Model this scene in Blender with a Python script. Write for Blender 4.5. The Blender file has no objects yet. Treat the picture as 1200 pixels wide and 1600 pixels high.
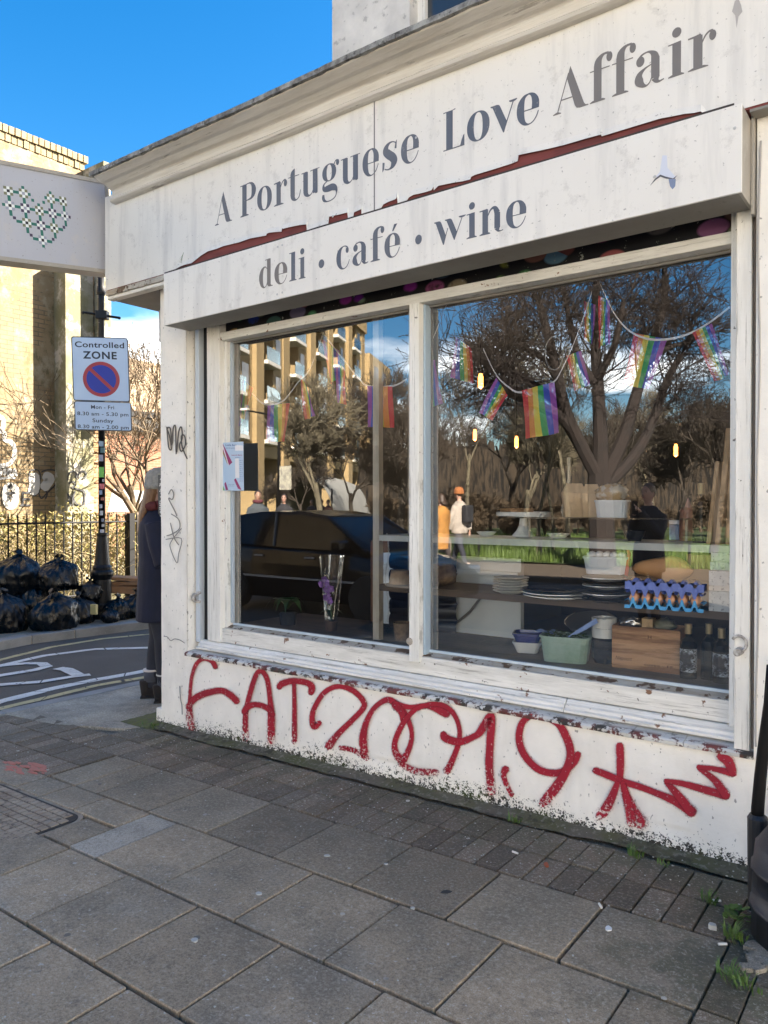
import bpy, bmesh, math, random
from math import sin, cos, pi, radians, atan, sqrt
from mathutils import Vector, Matrix, noise

# ------------------------------------------------------------------ camera, sky, sun, exposure
SC = bpy.context.scene
COL = SC.collection
FPX, TH, D0, ZC = 1190.0, radians(36.64), 3.2, 1.478
PITCH = atan(13 / FPX)
cam = bpy.data.cameras.new("camera")
cam_o = bpy.data.objects.new("camera", cam)
COL.objects.link(cam_o)
cam.sensor_fit = 'HORIZONTAL'; cam.sensor_width = 36.0; cam.lens = FPX / 1200 * 36.0
cam.clip_start = 0.05; cam.clip_end = 2000
cam_o.location = (0, -D0, ZC)
cam_o.rotation_euler = (pi / 2 - PITCH, 0, TH)
SC.camera = cam_o

SUN_AZ, SUN_EL = radians(43), radians(31)      # azimuth measured from +y towards +x
world = bpy.data.worlds.new("World"); SC.world = world; world.use_nodes = True
wt = world.node_tree; wt.nodes.clear()
w_out = wt.nodes.new("ShaderNodeOutputWorld"); w_bg = wt.nodes.new("ShaderNodeBackground")
w_sky = wt.nodes.new("ShaderNodeTexSky"); w_sky.sky_type = 'NISHITA'; w_sky.sun_disc = False
w_sky.sun_elevation = SUN_EL; w_sky.sun_rotation = SUN_AZ
w_sky.altitude = 0; w_sky.air_density = 1.0; w_sky.dust_density = 0.6; w_sky.ozone_density = 1.6
w_bg.inputs[1].default_value = 0.10
# a few low clouds near the horizon
w_tc = wt.nodes.new("ShaderNodeTexCoord"); w_sep = wt.nodes.new("ShaderNodeSeparateXYZ")
w_map = wt.nodes.new("ShaderNodeMapping"); w_map.inputs['Scale'].default_value = (2.2, 2.2, 7.0)
w_n = wt.nodes.new("ShaderNodeTexNoise"); w_n.inputs['Scale'].default_value = 1.6; w_n.inputs['Detail'].default_value = 8
w_r = wt.nodes.new("ShaderNodeMapRange"); w_r.inputs[1].default_value = 0.42; w_r.inputs[2].default_value = 0.56
w_h = wt.nodes.new("ShaderNodeMapRange"); w_h.inputs[1].default_value = 0.24; w_h.inputs[2].default_value = 0.13
w_m = wt.nodes.new("ShaderNodeMath"); w_m.operation = 'MULTIPLY'
w_mix = wt.nodes.new("ShaderNodeMix"); w_mix.data_type = 'RGBA'
L = wt.links.new
L(w_tc.outputs['Generated'], w_map.inputs[0]); L(w_map.outputs[0], w_n.inputs['Vector'])
L(w_tc.outputs['Generated'], w_sep.inputs[0]); L(w_sep.outputs[2], w_h.inputs[0]); L(w_n.outputs[0], w_r.inputs[0])
L(w_r.outputs[0], w_m.inputs[0]); L(w_h.outputs[0], w_m.inputs[1]); L(w_m.outputs[0], w_mix.inputs[0])
w_hs = wt.nodes.new('ShaderNodeHueSaturation'); w_hs.inputs['Saturation'].default_value = 1.48; w_hs.inputs['Value'].default_value = 0.335
L(w_sky.outputs[0], w_hs.inputs['Color']); L(w_hs.outputs[0], w_mix.inputs[6]); w_mix.inputs[7].default_value = (14.5, 13.9, 13.0, 1)
L(w_mix.outputs[2], w_bg.inputs[0]); L(w_bg.outputs[0], w_out.inputs[0])

sun = bpy.data.lights.new("sun", 'SUN'); sun.energy = 5.0; sun.angle = radians(0.5); sun.color = (1.0, 0.90, 0.76)
sun_o = bpy.data.objects.new("sun", sun); COL.objects.link(sun_o)
SDIR = Vector((sin(SUN_AZ) * cos(SUN_EL), cos(SUN_AZ) * cos(SUN_EL), sin(SUN_EL)))
sun_o.rotation_euler = SDIR.to_track_quat('Z', 'Y').to_euler(); sun_o.location = (0, 0, 30)
SC.view_settings.view_transform = 'Standard'; SC.view_settings.look = 'None'
SC.view_settings.gamma = 1.0; SC.view_settings.exposure = 3.2
SC.render.engine = 'CYCLES'
SC.cycles.max_bounces = 8; SC.cycles.transparent_max_bounces = 24

# ------------------------------------------------------------------ geometry of the place
_ax = Vector((-sin(TH) * cos(PITCH), cos(TH) * cos(PITCH), -sin(PITCH)))
_rt = Vector((cos(TH), sin(TH), 0)); _up = _rt.cross(_ax)
_C = Vector((0, -D0, ZC))
YG = 0.16                                   # the glass stands 16 cm behind the wall face
def _ray(u, v): return _ax + _rt * ((u - 600) / FPX) - _up * ((v - 800) / FPX)
def on_y(u, v, y=0.0):                      # photo measurement -> point on the plane y
    r = _ray(u, v); return _C + r * ((y - _C.y) / r.y)
def on_x(u, v, x):
    r = _ray(u, v); return _C + r * ((x - _C.x) / r.x)
def on_z(u, v, z):
    r = _ray(u, v); return _C + r * ((z - _C.z) / r.z)
SL = 0.017
def gz(x): return SL * (max(-10.0, min(3.0, x)) + 4.24)
def on_g(u, v, off=0.0):
    r = _ray(u, v); return _C + r * ((SL * (_C.x + 4.24) + off - _C.z) / (r.z - SL * r.x))
def at_t(u, v, t): return _C + _ray(u, v) * t
def mirr(u, v, t):                          # point in the street seen mirrored in the glass
    p = _C + _ray(u, v) * t; return Vector((p.x, 2 * YG - p.y, p.z))

# ------------------------------------------------------------------ mesh helpers
def link(o, parent=None):
    COL.objects.link(o)
    if parent is not None: o.parent = parent
    return o
def tag(o, label=None, cat=None, group=None, kind=None):
    if label: o['label'] = label
    if cat: o['category'] = cat
    if group: o['group'] = group
    if kind: o['kind'] = kind
    return o
def empty(name, loc=(0, 0, 0), rz=0.0, label=None, cat=None, group=None):
    o = bpy.data.objects.new(name, None); o.location = loc; o.rotation_euler = (0, 0, rz); o.empty_display_size = .1
    link(o); return tag(o, label, cat, group)
def kids(o): return [c for c in bpy.data.objects if c.parent == o]
def copy_tree(o, parent=None):
    c = o.copy(); COL.objects.link(c)
    if parent is not None: c.parent = parent
    for ch in kids(o): copy_tree(ch, c)
    return c

class MB:
    def __init__(s): s.v = []; s.f = []; s.a = []
    def quad(s, a, b, c, d):
        n = len(s.v); s.v += [tuple(a), tuple(b), tuple(c), tuple(d)]; s.f.append((n, n+1, n+2, n+3)); return s
    def box(s, x0, y0, z0, x1, y1, z1, M=None):
        n = len(s.v)
        P = [(x0,y0,z0),(x1,y0,z0),(x1,y1,z0),(x0,y1,z0),(x0,y0,z1),(x1,y0,z1),(x1,y1,z1),(x0,y1,z1)]
        if M is not None: P = [tuple(M @ Vector(p)) for p in P]
        s.v += P
        s.f += [tuple(n+i for i in q) for q in ((0,3,2,1),(4,5,6,7),(0,1,5,4),(1,2,6,5),(2,3,7,6),(3,0,4,7))]
        return s
    def tube(s, pts, rad, n=8, caps=True, flat=1.0):
        pts = [Vector(p) for p in pts]
        if not hasattr(rad, '__len__'): rad = [rad] * len(pts)
        b = len(s.v); prev = None
        for i, p in enumerate(pts):
            d = (pts[min(i+1, len(pts)-1)] - pts[max(i-1, 0)])
            if d.length < 1e-9: d = Vector((0, 0, 1))
            d.normalize()
            if prev is None: ref = Vector((0, 0, 1)) if abs(d.z) < .9 else Vector((1, 0, 0)); e = d.cross(ref).normalized()
            else:
                e = (prev - d * prev.dot(d))
                e = e.normalized() if e.length > 1e-6 else d.orthogonal().normalized()
            prev = e; g = d.cross(e)
            for k in range(n):
                a = 2*pi*k/n; s.v.append(tuple(p + (e*cos(a) + g*sin(a)*flat) * rad[i]))
        for i in range(len(pts)-1):
            for k in range(n):
                a0 = b+i*n+k; a1 = b+i*n+(k+1) % n; s.f.append((a0, a1, a1+n, a0+n))
        if caps:
            s.f.append(tuple(b+k for k in range(n-1, -1, -1))); m = b+(len(pts)-1)*n; s.f.append(tuple(m+k for k in range(n)))
        return s
    def lathe(s, prof, c=(0, 0, 0), n=24, M=None):
        b = len(s.v)
        for r, z in prof:
            for k in range(n):
                p = Vector((r*cos(2*pi*k/n), r*sin(2*pi*k/n), z))
                if M is not None: p = M @ p
                s.v.append((p.x+c[0], p.y+c[1], p.z+c[2]))
        for i in range(len(prof)-1):
            for k in range(n):
                a0 = b+i*n+k; a1 = b+i*n+(k+1) % n; s.f.append((a0, a1, a1+n, a0+n))
        if prof[0][0] > 1e-5: s.f.append(tuple(b+k for k in range(n-1, -1, -1)))
        if prof[-1][0] > 1e-5: m = b+(len(prof)-1)*n; s.f.append(tuple(m+k for k in range(n)))
        return s
    def prism(s, poly, fn, t0, t1):          # poly of 2-D points, fn(p, t) -> 3-D
        n = len(poly); b = len(s.v)
        for t in (t0, t1):
            for p in poly: s.v.append(tuple(fn(p, t)))
        s.f.append(tuple(b+i for i in range(n-1, -1, -1))); s.f.append(tuple(b+n+i for i in range(n)))
        for i in range(n): j = (i+1) % n; s.f.append((b+i, b+j, b+n+j, b+n+i))
        return s
    def loft(s, rings, caps=True):           # rings: lists of points of equal length
        b = len(s.v); n = len(rings[0])
        for r in rings: s.v += [tuple(p) for p in r]
        for i in range(len(rings)-1):
            for k in range(n):
                a0 = b+i*n+k; a1 = b+i*n+(k+1) % n; s.f.append((a0, a1, a1+n, a0+n))
        if caps:
            s.f.append(tuple(b+k for k in range(n-1, -1, -1))); m = b+(len(rings)-1)*n; s.f.append(tuple(m+k for k in range(n)))
        return s
    def grid(s, fn, nu, nv):
        b = len(s.v)
        for j in range(nv+1):
            for i in range(nu+1): s.v.append(tuple(fn(i/nu, j/nv)))
        for j in range(nv):
            for i in range(nu):
                a = b+j*(nu+1)+i; s.f.append((a, a+1, a+nu+2, a+nu+1))
        return s
    def mesh(s, name, mat, smooth=False):
        me = bpy.data.meshes.new(name); me.from_pydata(s.v, [], s.f)
        if smooth: me.polygons.foreach_set('use_smooth', [True]*len(me.polygons))
        if s.a:
            at = me.attributes.new('fade', 'FLOAT', 'POINT'); at.data.foreach_set('value', s.a)
        if mat: me.materials.append(mat)
        me.update(); return me
    def build(s, name, mat, parent=None, smooth=False, bevel=0, fix=True, autos=False):
        me = s.mesh(name, mat, smooth)
        if fix:
            bm = bmesh.new(); bm.from_mesh(me); bmesh.ops.recalc_face_normals(bm, faces=bm.faces); bm.to_mesh(me); bm.free()
        o = bpy.data.objects.new(name, me); link(o, parent)
        if bevel:
            m = o.modifiers.new('bevel', 'BEVEL'); m.width = bevel; m.segments = 2; m.limit_method = 'ANGLE'; m.angle_limit = radians(40)
        if autos: me.set_sharp_from_angle(angle=radians(40))
        return o
def share(src, name, loc, rot=(0, 0, 0), scale=(1, 1, 1), parent=None):
    o = bpy.data.objects.new(name, src.data); o.location = loc; o.rotation_euler = rot; o.scale = scale
    return link(o, parent)

# ------------------------------------------------------------------ materials
def rgb(r, g, b):                             # sRGB 0..255 -> linear
    f = lambda c: (c/255/12.92) if c/255 <= .04045 else ((c/255+.055)/1.055)**2.4
    return (f(r), f(g), f(b), 1)
_mats = {}
def mat(name, c1, c2=None, scale=6, rough=.6, rough2=None, bump=.15, bscale=60, metal=0.0, spec=.5, rnd=0.0,
        specks=None, coat=0, lo=.4, hi=.65, bdist=.004, detail=6, stretch=None, sheen=0, streak=None, trans=0):
    """c1/c2 blended by noise; specks: list of (colour, scale, threshold, amount)"""
    if name in _mats: return _mats[name]
    m = bpy.data.materials.new(name); _mats[name] = m; m.use_nodes = True
    nt = m.node_tree; N = nt.nodes; L = nt.links.new
    b = N['Principled BSDF']
    tc = N.new('ShaderNodeTexCoord'); oi = N.new('ShaderNodeObjectInfo')
    vm = N.new('ShaderNodeVectorMath'); vm.operation = 'MULTIPLY_ADD'
    L(tc.outputs['Object'], vm.inputs[0]); vm.inputs[1].default_value = stretch or (1, 1, 1)
    mu = N.new('ShaderNodeMath'); mu.operation = 'MULTIPLY'; mu.inputs[1].default_value = 37.0 if rnd else 0.0
    L(oi.outputs['Random'], mu.inputs[0]); cb = N.new('ShaderNodeCombineXYZ')
    for k in range(3): L(mu.outputs[0], cb.inputs[k])
    L(cb.outputs[0], vm.inputs[2]); V = vm.outputs[0]
    def nz(sc, det=detail, ro=.6):
        n = N.new('ShaderNodeTexNoise'); n.inputs['Scale'].default_value = sc; n.inputs['Detail'].default_value = det
        n.inputs['Roughness'].default_value = ro; L(V, n.inputs['Vector']); return n
    def mr(src, a, c, o0=0., o1=1.):
        r = N.new('ShaderNodeMapRange'); r.inputs[1].default_value = a; r.inputs[2].default_value = c
        r.inputs[3].default_value = o0; r.inputs[4].default_value = o1; L(src, r.inputs[0]); return r.outputs[0]
    def mix(f, a, c):
        x = N.new('ShaderNodeMix'); x.data_type = 'RGBA'; L(f, x.inputs[0])
        if isinstance(a, tuple): x.inputs[6].default_value = a
        else: L(a, x.inputs[6])
        if isinstance(c, tuple): x.inputs[7].default_value = c
        else: L(c, x.inputs[7])
        return x.outputs[2]
    c1 = tuple(c1) if len(c1) == 4 else tuple(c1) + (1,)
    n1 = nz(scale)
    col = mix(mr(n1.outputs[0], lo, hi), c1, (tuple(c2)+(1,))[:4] if c2 else tuple(x*.8 for x in c1[:3])+(1,))
    for sp in (specks or []):
        n = nz(sp[1], 4, .55); f = mr(n.outputs[0], sp[2], sp[2]+.05, 0, sp[3]); col = mix(f, col, (tuple(sp[0])+(1,))[:4])
    if rnd:
        hs = N.new('ShaderNodeHueSaturation'); L(mr(oi.outputs['Random'], 0, 1, 1-rnd, 1+rnd), hs.inputs['Value']); L(col, hs.inputs['Color'])
        col = hs.outputs[0]
    L(col, b.inputs['Base Color'])
    if rough2 is not None: L(mr(n1.outputs[0], lo, hi, rough, rough2), b.inputs['Roughness'])
    else: b.inputs['Roughness'].default_value = rough
    b.inputs['Metallic'].default_value = metal; b.inputs['Specular IOR Level'].default_value = spec
    if coat: b.inputs['Coat Weight'].default_value = coat
    if sheen: b.inputs['Sheen Weight'].default_value = sheen
    if trans: b.inputs['Transmission Weight'].default_value = trans
    if bump:
        nb = nz(bscale, 5, .65); bp = N.new('ShaderNodeBump'); bp.inputs['Strength'].default_value = bump; bp.inputs['Distance'].default_value = bdist
        L(nb.outputs[0], bp.inputs['Height']); L(bp.outputs[0], b.inputs['Normal'])
    return m
def plain(name, c, rough=.6, metal=0, spec=.5, coat=0):
    return mat(name, c, c, rough=rough, metal=metal, spec=spec, coat=coat, bump=0)
class NT:
    """small wrapper for hand-built node materials"""
    def __init__(s, name):
        s.m = bpy.data.materials.new(name); s.m.use_nodes = True; s.nt = s.m.node_tree; s.N = s.nt.nodes; s.L = s.nt.links.new
        s.b = s.N['Principled BSDF']; s.tc = s.N.new('ShaderNodeTexCoord'); s.P = s.tc.outputs['Object']
        s.sp = s.N.new('ShaderNodeSeparateXYZ'); s.L(s.P, s.sp.inputs[0])
        s.x, s.y, s.z = s.sp.outputs
    def set(s, n, i, v):
        if isinstance(v, (int, float)): n.inputs[i].default_value = v
        elif isinstance(v, tuple):
            k = len(n.inputs[i].default_value); n.inputs[i].default_value = (tuple(v)+(1,))[:k]
        else: s.L(v, n.inputs[i])
    def vec(s, sc, off=None):
        n = s.N.new('ShaderNodeVectorMath'); n.operation = 'MULTIPLY_ADD'; s.L(s.P, n.inputs[0]); n.inputs[1].default_value = sc
        if off is not None: s.L(off, n.inputs[2])
        return n.outputs[0]
    def noise(s, sc, det=5, ro=.6, v=None, dist=0):
        n = s.N.new('ShaderNodeTexNoise'); n.inputs['Scale'].default_value = sc; n.inputs['Detail'].default_value = det
        n.inputs['Roughness'].default_value = ro; n.inputs['Distortion'].default_value = dist; s.L(v or s.P, n.inputs['Vector']); return n.outputs[0]
    def vor(s, sc, v=None, feat='F1', rnd=1):
        n = s.N.new('ShaderNodeTexVoronoi'); n.feature = feat; n.inputs['Scale'].default_value = sc; n.inputs['Randomness'].default_value = rnd
        s.L(v or s.P, n.inputs['Vector']); return n.outputs[0]
    def mr(s, f, a, c, o0=0., o1=1.):
        r = s.N.new('ShaderNodeMapRange'); s.set(r, 1, a); s.set(r, 2, c); s.set(r, 3, o0); s.set(r, 4, o1); s.L(f, r.inputs[0]); return r.outputs[0]
    def ma(s, op, a, c=0.):
        n = s.N.new('ShaderNodeMath'); n.operation = op; s.set(n, 0, a); s.set(n, 1, c); return n.outputs[0]
    def mix(s, f, a, c, bt='MIX'):
        x = s.N.new('ShaderNodeMix'); x.data_type = 'RGBA'; x.blend_type = bt; s.set(x, 0, f); s.set(x, 6, a); s.set(x, 7, c); return x.outputs[2]
    def bump(s, h, st, dist, nrm=None):
        n = s.N.new('ShaderNodeBump'); n.inputs['Strength'].default_value = st; n.inputs['Distance'].default_value = dist
        s.L(h, n.inputs['Height'])
        if nrm is not None: s.L(nrm, n.inputs['Normal'])
        return n.outputs[0]
    def rand(s): return s.N.new('ShaderNodeObjectInfo').outputs['Random']
    def end(s, col, rough, nrm=None, spec=.4):
        s.set(s.b, 'Base Color', col); s.set(s.b, 'Roughness', rough); s.b.inputs['Specular IOR Level'].default_value = spec
        if nrm is not None: s.L(nrm, s.b.inputs['Normal'])
        return s.m

WHITE = (.90, .86, .79)
# masonry paint: lumpy, scuffed, mould and moss climbing from the pavement
def masonry():
    k = NT('masonry_paint')
    gx = k.ma('MULTIPLY', k.ma('ADD', k.x, 4.24), SL); h = k.ma('SUBTRACT', k.z, gx)        # height above the ground
    big = k.noise(1.3, 3); fine = k.noise(38, 6, .7); mid = k.noise(7, 5)
    col = k.mix(k.mr(mid, .35, .7), (*WHITE, 1), (.82, .785, .72, 1))
    col = k.mix(k.mr(k.noise(2.2, 5, .7, k.vec((1, 1, .35))), .52, .74, 0, .5), col, (.58, .55, .49, 1))
    # rising mould: speckle threshold depends on height and on x
    top = k.mr(big, .3, .7, .05, .20)
    hh = k.ma('DIVIDE', h, top)
    thr = k.mr(hh, .05, 1.2, .455, .70)
    n = k.ma('ADD', k.ma('MULTIPLY', fine, .55), k.ma('MULTIPLY', k.noise(130, 4, .6), .45))
    mask = k.mr(k.ma('SUBTRACT', n, thr), -.005, .03)
    mcol = k.mix(k.mr(k.noise(5), .50, .62), (.045, .042, .035, 1), (.05, .06, .018, 1))
    col = k.mix(k.ma('MULTIPLY', mask, k.mr(h, .34, .22)), col, mcol)
    # fine specks and scratches everywhere
    sp = k.mr(k.noise(55, 3, .5, k.vec((1, 1, .6))), .66, .70, 0, .7); col = k.mix(sp, col, (.16, .15, .14, 1))
    # hairline cracks
    cr = k.mr(k.vor(1.7, k.vec((1, 1, 1.2), None), 'DISTANCE_TO_EDGE'), .004, .0015, 0, 1)
    gate = k.mr(k.noise(1.1, 2, .5, k.vec((1, 1, 1))), .72, .76)
    col = k.mix(k.ma('MULTIPLY', cr, gate), col, (.12, .11, .10, 1))
    b1 = k.bump(k.noise(16, 6, .65), .35, .012); b2 = k.bump(mask, .5, -.003, b1)
    return k.end(col, .72, b2, .3)
M_MAS = masonry()

def painted_wood(name='painted_timber', base=(.84, .815, .76), dirt=.5, chips=.66, peel=(.23, .12, .07), up=False):
    k = NT(name)
    v = k.vec((5, 1, .5) if up else (.6, 1, 5.))
    streak = k.noise(5, 6, .7, v)
    col = k.mix(k.mr(streak, .36, .66, 0, dirt+.15), (*base, 1), (.50, .48, .43, 1))
    ch = k.mr(k.noise(14, 6, .62), chips-.02, chips); ch2 = k.mr(k.noise(42, 4, .6), .69, .71, 0, .9)
    col = k.mix(ch, col, (*peel, 1)); col = k.mix(ch2, col, (.10, .085, .07, 1))
    ck = k.mr(k.noise(9, 7, .75, k.vec((9, 1, .3) if up else (.35, 1, 9))), .57, .62, 0, .5); col = k.mix(ck, col, (.2, .18, .15, 1))
    nb = k.bump(k.noise(18, 5, .6, k.vec((.5, 1, 3))), .25, .004); nb = k.bump(ch, .6, -.003, nb)
    return k.end(col, k.mr(streak, .3, .7, .35, .6), nb, .4)
M_WOOD = painted_wood()
M_WOODV = painted_wood('painted_timber_upright', (.84, .82, .77), .2, .70, up=True)
M_ROT = painted_wood('weathered_timber', (.30, .25, .19), .8, .56, (.10, .06, .035))

def signboard(name, base, grain=.5):
    k = NT(name)
    col = k.mix(k.mr(k.noise(1.6, 4), .4, .65, 0, .55), (*base, 1), tuple(x*.93 for x in base)+(1,))
    drip = k.mr(k.noise(11, 5, .6, k.vec((1, 1, .10))), .52, .70, 0, .34); col = k.mix(drip, col, (.42, .41, .40, 1))
    col = k.mix(k.mr(k.noise(60, 3, .55), .66, .70, 0, .6), col, (.22, .21, .2, 1))
    col = k.mix(k.mr(k.noise(9, 6, .75), .56, .66, 0, .40), col, (.50, .475, .44, 1))
    nb = k.bump(k.noise(3.5, 3), .12, .02); nb = k.bump(k.noise(90, 2), .04, .002, nb)
    return k.end(col, k.mr(k.noise(6), .3, .7, .32, .5), nb, .4)
M_SIGN = signboard('sign_panel', (.80, .775, .725))
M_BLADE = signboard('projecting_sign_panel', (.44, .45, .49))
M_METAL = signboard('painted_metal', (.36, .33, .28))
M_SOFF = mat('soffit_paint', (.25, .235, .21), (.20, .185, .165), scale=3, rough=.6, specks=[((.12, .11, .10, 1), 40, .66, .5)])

def cornice_m():
    k = NT('cornice_paint')
    v = k.vec((.35, 1, 6))
    col = k.mix(k.mr(k.noise(4, 6, .7, v), .38, .66, 0, .75), (.72, .69, .64, 1), (.50, .455, .385, 1))
    ck = k.mr(k.noise(7, 8, .75, k.vec((.3, 1, 11))), .60, .64, 0, .6); col = k.mix(ck, col, (.17, .145, .12, 1))
    return k.end(col, .65, k.bump(k.noise(12, 7, .7, k.vec((.4, 1, 8))), .5, .01), .3)
M_CORN = cornice_m()
def lead_m():
    k = NT('lead_capping')
    col = k.mix(k.mr(k.noise(9, 7, .75), .42, .62), (.13, .125, .12, 1), (.36, .36, .34, 1))
    col = k.mix(k.mr(k.noise(26, 5, .7), .56, .62, 0, .8), col, (.045, .045, .042, 1))
    return k.end(col, .7, k.bump(k.noise(22, 7, .7), .7, .015), .3)
M_LEAD = lead_m()
M_UPPER = mat('grey_render', (.74, .71, .66), (.52, .50, .47), scale=3.2, rough=.85, bump=.6, bscale=22, bdist=.02, lo=.38, hi=.66,
              specks=[((.22, .215, .21, 1), 14, .60, .5)], detail=9)

def slab_m(name, c1, c2, moss=True, rnd=.17):
    k = NT(name); G = k.N.new('ShaderNodeNewGeometry').outputs['Position']
    s2 = k.N.new('ShaderNodeSeparateXYZ'); k.L(G, s2.inputs[0]); wx, wy = s2.outputs[0], s2.outputs[1]
    k.P = G
    r = k.rand()
    col = k.mix(k.mr(k.noise(4.5, 6, .65), .38, .64), c1, c2)
    grit = k.noise(260, 3, .7); col = k.mix(k.mr(grit, .50, .68, 0, .55), col, (.55, .50, .43, 1)); col = k.mix(k.mr(grit, .48, .32, 0, .6), col, (.09, .08, .07, 1))
    col = k.mix(k.mr(k.noise(19, 6, .75), .58, .70, 0, .4), col, (.20, .195, .18, 1))
    col = k.mix(k.mr(k.noise(11, 7, .7), .56, .72, 0, .6), col, (.13, .12, .10, 1))
    col = k.mix(k.mr(k.noise(1.7, 6, .7), .47, .62, 0, .55), col, (.15, .135, .11, 1)); col = k.mix(k.mr(k.noise(.9, 7, .75), .52, .62, 0, .35), col, (.46, .41, .34, 1))
    col = k.mix(k.mr(k.noise(55, 2, .5), .68, .70, 0, .6), col, (.60, .57, .52, 1))
    scr = k.mr(k.noise(8, 5, .8, k.vec((1, 6, 1))), .66, .70, 0, .22); col = k.mix(scr, col, (.34, .33, .31, 1))
    if moss:
        near = k.ma('MAXIMUM', k.mr(wy, -.62, -.18), k.ma('MULTIPLY', k.mr(wx, -1.15, -.65), k.mr(wy, -1.30, -.85)))
        mn = k.mr(k.ma('ADD', k.noise(6, 6, .7), k.ma('MULTIPLY', near, .17)), .56, .68, 0, .75)
        mcol = k.mix(k.mr(k.noise(30), .4, .6), (.035, .045, .014, 1), (.06, .07, .025, 1))
        col = k.mix(k.ma('MULTIPLY', mn, near), col, mcol)
        damp = k.mr(k.ma('ADD', wy, k.ma('MULTIPLY', k.noise(2), .7)), -1.05, -.35, 0, .55); col = k.mix(damp, col, (.14, .12, .085, 1))
    med = k.noise(85, 4, .75); col = k.mix(k.mr(med, .50, .64, 0, .45), col, (.10, .09, .075, 1)); col = k.mix(k.mr(med, .46, .36, 0, .35), col, (.58, .53, .46, 1))
    hs = k.N.new('ShaderNodeHueSaturation'); k.L(k.mr(r, 0, 1, 1-rnd, 1+rnd), hs.inputs['Value']); k.L(col, hs.inputs['Color'])
    nb = k.bump(grit, .35, .0015); nb = k.bump(k.noise(14, 5), .3, .004, nb)
    return k.end(hs.outputs[0], .78, nb, .35)
M_SLAB = slab_m('concrete_slab', (.45, .335, .215, 1), (.34, .26, .17, 1))
M_SLABL = slab_m('pale_stone_slab', (.55, .48, .385, 1), (.47, .41, .33, 1), False, .05)
M_PAVER = slab_m('brown_block', (.24, .15, .09, 1), (.175, .12, .08, 1), True, .28)
M_BED = slab_m('joint_dirt', (.10, .085, .055, 1), (.07, .06, .045, 1), False, 0)
M_CONC = slab_m('old_concrete', (.42, .36, .27, 1), (.25, .22, .17, 1), False, .1)
def asphalt():
    k = NT('asphalt'); g = k.noise(170, 3, .7)
    col = k.mix(k.mr(k.noise(1.2, 5), .35, .7), (.08, .070, .06, 1), (.115, .10, .085, 1))
    col = k.mix(k.mr(g, .60, .70, 0, .8), col, (.20, .195, .19, 1)); col = k.mix(k.mr(g, .42, .3, 0, .6), col, (.012, .012, .013, 1))
    return k.end(col, .8, k.bump(g, .5, .004), .35)
M_ASPH = asphalt()
def roadpaint(name, c):
    k = NT(name); n = k.noise(30, 6, .7)
    col = k.mix(k.mr(k.noise(5, 6), .4, .7, 0, .5), c, tuple(x*.62 for x in c[:3])+(1,))
    col = k.mix(k.mr(n, .60, .64, 0, .8), col, (.055, .055, .055, 1)); col = k.mix(k.mr(k.vor(2.2, feat='DISTANCE_TO_EDGE'), .012, .004), col, (.04, .04, .04, 1))
    return k.end(col, .7, k.bump(n, .3, .003))
M_LINEW = roadpaint('white_road_paint', (.75, .72, .66, 1)); M_LINEY = roadpaint('yellow_road_paint', (.58, .47, .24, 1))
M_KERB = mat('granite_kerb', (.26, .26, .25), (.18, .18, .175), scale=3, rough=.7, bump=.3, bscale=120, specks=[((.33, .33, .32, 1), 70, .6, .5)], rnd=.15)
# ------------------------------------------------------------------ ground, road, pavements
def sheet(name, poly, off, m, thick=.25, n=40):
    """a ground slab whose top follows the fall of the street"""
    bm = bmesh.new(); vs = [bm.verts.new((p[0], p[1], 0)) for p in poly]; bm.faces.new(vs)
    xs = [p[0] for p in poly]
    for xc in [v for v in (-10.0, -4.24, 3.0) if min(xs) < v < max(xs)]:
        bmesh.ops.bisect_plane(bm, geom=bm.verts[:]+bm.edges[:]+bm.faces[:], plane_co=(xc, 0, 0), plane_no=(1, 0, 0))
    r = bmesh.ops.extrude_face_region(bm, geom=bm.faces[:])
    low = [g for g in r['geom'] if isinstance(g, bmesh.types.BMVert)]; ls = set(low)
    for v in bm.verts: v.co.z = gz(v.co.x) + off - (thick if v in ls else 0)
    bmesh.ops.recalc_face_normals(bm, faces=bm.faces)
    me = bpy.data.meshes.new(name); bm.to_mesh(me); bm.free(); me.materials.append(m)
    o = bpy.data.objects.new(name, me); link(o); o['kind'] = 'structure'; return o
g = MB(); g.quad((-300, -300, -.55), (300, -300, -.55), (300, 300, -.55), (-300, 300, -.55))
tag(g.build('ground', mat('earth', (.07, .06, .045), (.05, .05, .03), scale=.5, rough=.9)), kind='structure')
road = sheet('road', [(-70, -10.4), (-5.52, -10.4), (40, -10.4), (40, -4.35), (-4.6, -4.35), (-5.35, -3.3), (-5.50, -1.2), (-5.47, .8), (-5.47, 60), (-8.1, 60), (-8.1, 2.8), (-8.25, 1.8), (-8.3, 1.3), (-8.2, .85), (-8.0, .2), (-8.1, -1.5), (-9.2, -3.4), (-11.5, -4.35), (-70, -4.35)], -.035, M_ASPH)
pave = sheet('pavement', [(-5.35, -3.3), (-4.6, -4.35), (40, -4.35), (40, .02), (-4.2, .02), (-4.2, .3), (-5.47, .3), (-5.47, -.48), (-5.50, -1.2)], -.022, M_BED)
side_pave = sheet('side_pavement', [(-5.47, -.48), (-4.86, -.42), (-4.34, -.21), (-4.20, .0), (-4.2, 12), (-5.47, 12)], .001, M_CONC)
far_pts = [(-8.1, 60), (-8.1, 2.8), (-8.25, 1.8), (-8.3, 1.3), (-8.2, .85), (-8.0, .2), (-8.1, -1.5), (-9.2, -3.4), (-11.5, -4.35), (-70, -4.35), (-70, 60)]
far_pave = sheet('far_pavement', far_pts, .055, M_CONC)
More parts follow.
